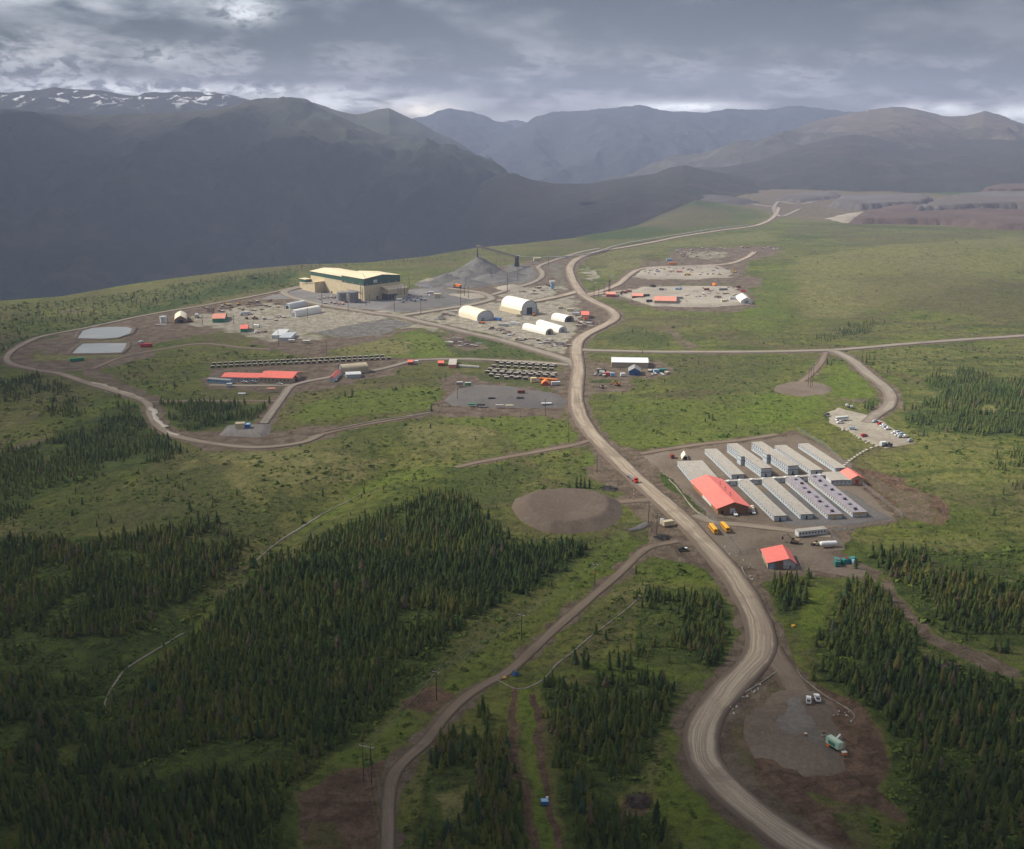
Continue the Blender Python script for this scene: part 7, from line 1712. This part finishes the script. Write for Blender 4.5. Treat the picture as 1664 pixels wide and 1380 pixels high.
for (k, c, px_, py_, rt, lb) in (('excavator', 'yellow', 367, 496, 1.2, 'yellow excavator at the upper edge of the left yard, left one of two'), ('excavator', 'yellow', 388, 496, -1.4, 'yellow excavator at the upper edge of the left yard, right one of two'),
    ('bulldozer', 'rust', 401, 519, .6, 'red-brown bulldozer below the long white trailer'), ('wheel_loader', 'rust', 414, 519, -1, 'red and white loader right of the red-brown bulldozer'), ('dump_truck', 'carsilver', 320, 516, .3, 'grey-white dump truck behind the cream-roofed workshop tent'), ('wheel_loader', 'rust', 309, 524, 1.4, 'rusty loader right of the cream-roofed workshop tent'),
    ('excavator', 'wood', 345, 503, .4, 'brown excavator on the upper bank of the left yard'),
    ('wheel_loader', 'yellow', 1169, 448, 1.3, 'yellow loader at the lower edge of the northern yard, right of middle'), ('dump_truck', 'yellow', 1117, 449, 1.5, 'yellow truck at the lower edge of the northern yard, left of middle'), ('excavator', 'yellow', 1194, 443, .8, 'yellow excavator at the right end of the northern yard'), ('wheel_loader', 'yellow', 1216, 402.8, 1.2, 'yellow loader at the far clearing behind the yards'),
    ('dump_truck', 'orange', 1160, 466, .4, 'orange truck at the upper edge of the southern yard'), ('bulldozer', 'wood', 1110, 438, .9, 'brown bulldozer in the middle of the northern yard'), ('excavator', 'wood', 1124, 441, 2, 'brown excavator right of the brown bulldozer in the northern yard'), ('dump_truck', 'rust', 1021, 477, 1.4, 'rusty dump truck at the head of the southern yard'), ('dump_truck', 'rust', 1014, 478.5, 1.4, 'dark rusty dump truck left of the other at the head of the southern yard'),
    ('excavator', 'rust', 1058, 466, -.6, 'rusty excavator by the bank between the two yards'), ('bulldozer', 'rust', 1142, 471, .2, 'rusty bulldozer in the middle of the southern yard'), ('dump_truck', 'wood', 1166, 486, 1.4, 'brown truck near the lower edge of the southern yard'), ('wheel_loader', 'steel', 1137, 485.5, 1.0, 'grey-white loader near the lower edge of the southern yard'),
    ('wheel_loader', 'orange', 867, 513, .3, 'orange loader beside the largest storage tent'), ('bulldozer', 'wood', 978, 631, .4, 'pale brown bulldozer on the small yard below the long tan shed'), ('excavator', 'orange', 1003, 627, 2.2, 'orange excavator on the small yard below the long tan shed'), ('wheel_loader', 'orange', 783, 526, 1.0, 'orange loader at the base of the left storage tent')):
    mcx = make_machine(k, lb, c); put(mcx, px_, py_, rt)
    if k == 'dump_truck' and py_ < 600: mcx.scale = (1.15,) * 3

# shelters and boxes in the eastern yards, scrap, stacks
r = random.Random(9)
def make_stack(name, label, kind, group):
    t = empty(name, 0, 0, 0, 0, label, 'stack', group)
    if kind == 'pipes':
        for j in range(6): MB().bar((-.9 + .36 * j, -4.5, .3), (-.9 + .36 * j, 4.5, .3), .16, 6).build('pipe', M['white' if j % 2 else 'steel'], t)
        for q in (-3, 3): MB().box(-1.2, 1.2, q - .1, q + .1, -.1, .13).build('bearer', M['wood'], t)
    elif kind == 'lumber':
        MB().box(-1.3, 1.3, -2.6, 2.6, .15, 1.2).build('bundle', M['wood'], t); MB().box(-1.35, 1.35, -2.65, 2.65, 1.2, 1.27).build('cover_sheet', M['lid'], t)
        for q in (-2, 2): MB().box(-1.3, 1.3, q - .1, q + .1, -.1, .15).build('bearer', M['dark'], t)
    elif kind == 'steelwork':
        for j in range(4): MB().box(-.9 + .5 * j, -.65 + .5 * j, -5, 5, .2 + .1 * (j % 2), .7 + .1 * (j % 2)).build('beam', M['rust' if j % 2 else 'steel'], t)
        for q in (-3, 3): MB().box(-1.1, 1.3, q - .12, q + .12, -.1, .19).build('bearer', M['wood'], t)
    return t
STK = {}
AREAS = [('northern yard', [(1095, 403), (1180, 404), (1188, 420), (1105, 418)], 44, ('pipes', 'steelwork', 'lumber')), ('northern yard', [(1035, 438), (1100, 434), (1185, 434), (1180, 449), (1050, 449)], 40, ('steelwork', 'lumber', 'pipes')),
         ('far clearing', [(1196, 402), (1262, 401), (1264, 407), (1200, 407)], 14, ('pipes', 'lumber')), ('southern yard', [(1050, 466), (1200, 468), (1215, 492), (1110, 493), (1105, 478)], 42, ('steelwork', 'lumber', 'pipes')),
         ('fork below the substation', [(703, 516), (735, 506), (752, 507), (746, 514), (720, 524), (704, 521)], 16, ('pipes', 'steelwork')), ('tent yard', [(800, 530), (850, 548), (930, 558), (925, 566), (850, 556), (795, 538)], 40, ('pipes', 'lumber', 'steelwork')),
         ('tent yard', [(930, 505), (965, 515), (968, 530), (930, 548), (935, 530)], 30, ('pipes', 'lumber', 'steelwork')), ('triangle yard', [(724, 560), (738, 548), (770, 556), (790, 563), (726, 566)], 18, ('pipes', 'steelwork')),
         ('left yard', [(330, 500), (440, 488), (460, 500), (430, 505), (340, 512)], 34, ('lumber', 'steelwork')), ('plant yard', [(660, 480), (700, 474), (720, 478), (690, 492), (660, 494)], 16, ('pipes', 'steelwork', 'lumber')), ('gravel fork', [(835, 478), (890, 462), (915, 468), (880, 480)], 12, ('steelwork', 'lumber')),
         ('left yard', [(425, 515), (465, 512), (460, 522), (430, 524)], 8, ('lumber', 'pipes')),
         ('mill apron', [(515, 484), (555, 484), (565, 496), (530, 496)], 16, ('steelwork', 'lumber')), ('shed yard', [(965, 600), (990, 596), (990, 612), (965, 614)], 8, ('lumber', 'pipes')), ('shed yard', [(1050, 602), (1080, 600), (1085, 608), (1052, 610)], 9, ('lumber', 'pipes'))]
for si, (nm, pts, n, kinds) in enumerate(AREAS):
    P = [G(*p) for p in pts]; a = np.array(P); c = 0; base_rot = r.choice((.2, 1.3, 1.5, .05)) 
    while c < n:
        x = r.uniform(a[:, 0].min(), a[:, 0].max()); y = r.uniform(a[:, 1].min(), a[:, 1].max())
        if not bool(inside(np.array([x]), np.array([y]), P)[0]): continue
        k = kinds[c % len(kinds)]; lab = {'pipes': 'stack of pale pipes laid out in the ', 'lumber': 'bundle of covered lumber in the ', 'steelwork': 'stack of steel beams in the '}[k] + nm; grp = lab + ' area'
        z = gz(x, y) + 1.0 if nm in ('northern yard', 'southern yard') else gz(x, y) + .35
        if nm == 'southern yard': z += .6
        rot = base_rot + r.uniform(-.35, .35) + (1.57 if r.random() < .25 else 0)
        nmk = {'pipes': 'pipe_stack', 'lumber': 'lumber_stack', 'steelwork': 'beam_stack'}[k]
        if k not in STK: STK[k] = make_stack(nmk, lab, k, grp); STK[k].location = (x, y, z); STK[k].rotation_euler = (0, 0, rot)
        else: dup(STK[k], x, y, rot, lab, grp, z, (r.uniform(.8, 1.3), r.uniform(.6, 1.1), r.uniform(.8, 1.8)))
        c += 1
# core racks -----------------------------------------------------------------
rack = empty('core_rack', 0, 0, 0, 0, 'timber core rack', 'rack', 'x')
b = MB()
for u in (-2.3, 0, 2.3):
    for v in (-.9, .9): b.bar((u, v, -.6), (u, v, 2.0), .14, 4)
b.box(-2.45, 2.45, -1.0, 1.0, 1.9, 2.0); b.build('frame', M['wood'], rack); MB().box(-2.7, 2.7, -1.25, 1.25, 2.02, 2.22).build('lid', M['lid'], rack); MB().box(-2.3, 2.3, -.85, .85, .1, 1.6).build('core_boxes', M['poledark'], rack)
first = [True]
def racks(p, q, n, label, group, scale=(1, 1, 1), mat=None):
    P = np.array(G(*p)); Q = np.array(G(*q)); d = Q - P; rot = math.atan2(d[1], d[0])
    for i in range(n):
        c = P + d * (i / (n - 1)); rt = rot + r.uniform(-.04, .04)
        if first[0]:
            o = rack; o.location = (*c, gz(*c) + .35); o.rotation_euler = (0, 0, rt); first[0] = False; o['label'] = label; o['group'] = group; o.scale = scale
        else: o = dup(rack, c[0], c[1], rt, label, group, gz(*c) + .35, scale)
racks((348, 593.4), (621, 580.6), 31, 'dark rack with pale lid, back line of the long double row above the bunkhouse', 'racks of the long double row, back line', (.78, .8, 1.0))
racks((346, 598.2), (632, 584.5), 31, 'dark rack with pale lid, front line of the long double row above the bunkhouse', 'racks of the long double row, front line', (.78, .8, 1.0))
for j, (p, q, n) in enumerate((((668, 152), (1148, 180), 9), ((700, 166), (1130, 190), 8), ((640, 188), (1125, 214), 9), ((608, 215), (1150, 254), 10), ((640, 232), (1130, 262), 8), ((583, 238), (1135, 274), 10), ((615, 264), (850, 284), 5), ((665, 287), (905, 292), 4))):
    racks((680 + p[0] / 5.2, 561 + p[1] / 5.2), (680 + q[0] / 5.2, 561 + q[1] / 5.2), n, 'dark rack with pale lid, line %s of the block left of the haul road' % ('one', 'two', 'three', 'four', 'five', 'six', 'seven', 'eight')[j], 'racks of the block left of the haul road, line %d' % (j + 1), (.86, .95, 1.0))
orr = [dup(rack, *G(880 + i * 5.5, 617.6 + i * .5), .0, 'orange steel rack at the right end of the rack block', 'orange racks', None, (.9, 1.2, .9)) for i in range(5)]
om = {}
for o in orr:
    for c in o.children:
        if 'frame' in c.data.name or 'lid' in c.data.name or 'core' in c.data.name:
            if c.data.name not in om: m2 = c.data.copy(); m2.materials.clear(); m2.materials.append(M['orange']); om[c.data.name] = m2
            c.data = om[c.data.name]
slab0 = None
for i in range(9):
    x, y = G(747 + i * 3.6, 596 + i * .25); t = empty('pale_crate', x, y, gz(x, y) + .3, .9, 'one of the tilted pale crates in a row right of the pinkish hut', 'crate', 'pale crates beside the pinkish hut')
    MB().box(-1.0, 1.0, -2.2, 2.2, .1, 1.5).build('box', M['white'], t); MB().box(-1.05, 1.05, -2.25, 2.25, 1.5, 1.6).build('lid', M['lid'], t)
# containers and boxes
CT = [('teal' if False else 'dark', 847, 642, 6.5, .0, 'dark red-brown container on the grey container yard, rear one right of middle', 'rust'), ('x', 845, 650.5, 6.2, 0, 'long dark low container on the container yard, front one right of middle', 'dark'),
      ('x', 747, 628.5, 5.5, 0, 'white-topped dark container at the upper left of the container yard, left one', 'grey'), ('x', 760.5, 629.5, 5.5, 0, 'white-topped green container at the upper left of the container yard, right one', 'greenp'),
      ('x', 766.5, 661, 6.5, 0, 'dark green container at the lower left edge of the container yard', 'greenp'), ('x', 781.5, 662, 7, 0, 'dark low container right of the dark green one at the lower edge', 'dark'),
      ('x', 812, 663, 6.5, 0, 'low pale flat rack at the lower edge of the container yard, left one', 'lid'), ('x', 828, 663.5, 6.5, 0, 'low pale flat rack at the lower edge of the container yard, right one', 'boxcream'),
      ('x', 888, 660, 8.5, 0, 'white flat container at the lower right corner of the container yard', 'carwhite'), ('x', 799, 651, 6, 0, 'dark low container left of middle on the container yard', 'dark')]
for i, (_, px_, py_, Ln, rt, lb, mt_) in enumerate(CT):
    hh = 1.0 if ('flat' in lb or 'low' in lb) else 2.6
    c = make_container('shipping_container', lb, mt_, Ln, 2.5, hh); put(c, px_, py_, math.pi / 2 + .05, z=1.75)
    if 'white-topped' in lb: MB().box(-1.25, 1.25, -Ln / 2, Ln / 2, hh, hh + .15).build('roof_sheet', M['white'], c)
for (px_, py_, L_, mt_, lb) in ((818, 530, 13, 'white', 'long white container trailer left of the pair of white tents, front one'), (837, 528, 12, 'white', 'long white container trailer left of the pair of white tents, rear one'), (809, 521, 9, 'blue', 'grey-blue container at the base of the left storage tent'), (926, 506, 8, 'boxcream', 'cream box behind the small open-fronted tent'), (911, 502, 7, 'boxcream', 'cream hut behind the small open-fronted tent, left of the other box'), (936, 512, 9, 'white', 'white container behind the red-roofed hut in the tent yard'), (843.5, 515, 6, 'boxcream', 'cream cabin at the corner of the largest storage tent'),
    (1068, 443, 7, 'white', 'white box at the left of the northern yard'), (1104, 444, 9, 'pinkroof', 'pink-red roofed box in the northern yard'), (1093, 431, 14, 'orange', 'long thin orange container at the upper edge of the northern yard'), (1087, 424, 9, 'ltblue', 'blue container at the upper left edge of the northern yard'), (1050, 484, 9, 'dark', 'dark container right of the low faded-red workshop'), (1104, 488, 9, 'grey', 'grey-blue container right of the tan workshop'), (1102, 473, 10, 'ltblue', 'pale blue container stack in the middle of the southern yard'), (1075, 474, 7, 'steel', 'grey container left of the middle of the southern yard'), (1190, 489, 8, 'bluewhite', 'pale container left of the white peaked tent'), (1176, 493, 7, 'boxcream', 'cream container at the near edge of the southern yard'), (1055, 493, 8, 'dark', 'dark container left of the tan workshop'), (1200, 470, 6, 'rust', 'rusty container at the upper right corner of the southern yard'), (1207, 477, 6, 'red', 'red container at the right edge of the southern yard'), (1175, 474, 12, 'steel', 'long grey container right of middle in the southern yard'), (1148, 474, 7, 'rust', 'rusty container beside the rusty bulldozer'), (1062, 469, 6, 'dark', 'dark box on the bank between the yards'),
    (978, 606, 8, 'dark', 'low dark box left of the long tan shed'), (987, 611, 4, 'red', 'small red box in the scrap row left of the blue shed'), (995, 611.5, 4, 'ltblue', 'small pale blue box in the scrap row left of the blue shed'), (1012, 612, 4.5, 'carwhite', 'small white box immediately left of the blue shed'), (978, 608.5, 5, 'white', 'small white box at the left end of the scrap row'), (1066, 606, 5, 'ltblue', 'small pale blue box right of the blue shed'), (1077, 605, 7, 'teal', 'pale teal container at the right end of the shed yard'), (903, 626, 8, 'white', 'white box trailer right of the orange tent'), (700, 478, 7, 'white', 'white container beside the small cream cabin on the substation pad'), (649, 489.5, 8, 'white', 'white container by the lower front of the mill lean-to'), (373, 629, 5, 'white', 'small white box at the right end of the low trailer row')):
    c = make_container('storage_container', lb, mt_, L_, 3.0 if L_ < 10 else 2.7, 2.9); zz = 1.0 if 425 < py_ < 460 and px_ > 1000 else 1.9 if 464 < py_ < 500 and px_ > 1000 else .45
    put(c, px_, py_, math.pi / 2 + r.uniform(-.25, .25) + (-.45 if 805 < px_ < 840 else 0), z=zz)
for (px_, py_, lb, pt) in ((397, 622.5, 'white pickup in front of the lower section of the bunkhouse', 'x'), (412, 622.8, 'silver car in front of the bunkhouse where its sections meet', 'car'), (454.5, 626, 'white pickup in front of the taller section of the bunkhouse', 'x'), (543, 620, 'white pickup beside the askew red-roofed hut', 'x')):
    dp(pk if pt == 'x' else car, px_, py_, rotpx((px_ - 5, py_), (px_ + 5, py_ + .3)), lb, lift=.45)
# boulders lining the roads
def boulders(label, pts, n, s, jit=2.0):
    L = smooth_line([G(*p) for p in pts], 1.0); rg = np.random.default_rng(n)
    for i in range(n):
        p = L[int(rg.uniform(0, len(L) - 1))] + rg.normal(0, jit, 2); b = MB(); k = s * rg.uniform(.6, 1.5); m_ = 7
        vs = [(k * rg.uniform(.7, 1.1) * math.cos(6.28 * j / m_), k * rg.uniform(.7, 1.1) * math.sin(6.28 * j / m_), -.1) for j in range(m_)] + [(k * rg.uniform(.4, .7) * math.cos(6.28 * j / m_ + .3), k * rg.uniform(.4, .7) * math.sin(6.28 * j / m_ + .3), k * rg.uniform(.5, .9)) for j in range(m_)]
        b.add(vs, [tuple(range(m_, 2 * m_))] + [(j, (j + 1) % m_, m_ + (j + 1) % m_, m_ + j) for j in range(m_)])
        o = b.build('boulder', M['concrete' if i % 3 else 'lid'], None, label, 'boulder', 'boulders: ' + label); o.location = (p[0], p[1], gz(*p) + .35)
boulders('pale boulder on the berm inside the haul road bend', [(1180, 1165), (1205, 1142), (1240, 1112)], 14, .45, .8)
boulders('pale boulder at the lower left border of the parking yard', [(1358, 692), (1385, 706), (1410, 720), (1426, 725)], 14, .9, 1.0)
boulders('pale rock scattered beside the grey patch above the mint trailer', [(1362, 1160), (1380, 1168)], 9, .35, 2.0)
boulders('pale rock by the roadside between the haul road and the garage', [(1206, 905), (1216, 930), (1222, 945)], 9, .5, 1.5)
boulders('pale stone lying loose on the camp yard verge', [(1130, 852), (1190, 905), (1110, 905)], 7, .5, 6)
# ------------------------------------------------------------------ haze: one closed box round the camera and everything
def haze():
    b = MB(); b.box(-16000, 16000, -700, 12500, -900, 640)
    m = bpy.data.materials.new('haze_air'); m.use_nodes = True; k = NT(m.node_tree); k.n.clear()
    out = k.n.new('ShaderNodeOutputMaterial'); v = k.n.new('ShaderNodeVolumePrincipled')
    v.inputs['Color'].default_value = HAZE_COL; v.inputs['Density'].default_value = HAZE_D
    v.inputs['Anisotropy'].default_value = 0.1
    k.l.new(v.outputs[0], out.inputs['Volume'])
    o = b.build('haze', m); tagp(o, 'thin pale haze filling the valley air', 'haze', kind='stuff')
HAZE_COL = (.49, .57, .83, 1); HAZE_D = 1.2e-4
haze()
# ------------------------------------------------------------------ clouds added out of view above the haze, to shade the land below
def shade_cloud(name, cx, cy, rx, ry, z, seed):
    """added shade caster, unseen overhead: lumpy bank with flat base and billowing top"""
    n = 90; u = np.linspace(-1, 1, n); X, Y = np.meshgrid(u, u)
    d = np.sqrt(X ** 2 + Y ** 2) + (fbm(X * 3 + seed, Y * 3, 4, seed) - .5) * .5
    k = np.clip(1 - d, 0, 1) ** .5
    top = z + 40 + k * 420 * (.5 + fbm(X * 5, Y * 5, 4, seed + 2)); bot = z - k * 90 * (.4 + fbm(X * 7, Y * 7, 3, seed + 4))
    keep = (d < 1.0).ravel(); i = np.arange(n - 1)[:, None] * n + np.arange(n - 1)[None, :]
    F = np.stack([i, i + 1, i + n + 1, i + n], -1).reshape(-1, 4); F = F[keep[F].all(1)]
    edge = (d > .94)
    top = np.where(edge, z + 20, top); bot = np.where(edge, z - 2, bot)
    V = np.concatenate([np.stack([cx + X * rx, cy + Y * ry, top], -1).reshape(-1, 3), np.stack([cx + X * rx, cy + Y * ry, bot], -1).reshape(-1, 3)])
    F = np.concatenate([F, F[:, ::-1] + n * n]); us = np.unique(F); rm = np.full(len(V), -1); rm[us] = np.arange(len(us))
    m, kk, b = new_mat('shade_cloud_body'); b.inputs['Base Color'].default_value = (.75, .76, .78, 1); b.inputs['Roughness'].default_value = 1
    tagp(link(name, np_mesh(name, V[us], rm[F], [m], True)), kind='structure')
shade_cloud('shade_cloud', -1750, -110, 2300, 1000, 1500, 3)
shade_cloud('shade_cloud', -4200, 4300, 2700, 1500, 1700, 8)
shade_cloud('shade_cloud', -220, 1500, 620, 520, 1500, 15)
shade_cloud('shade_cloud', -2500, 1250, 500, 450, 1500, 19)
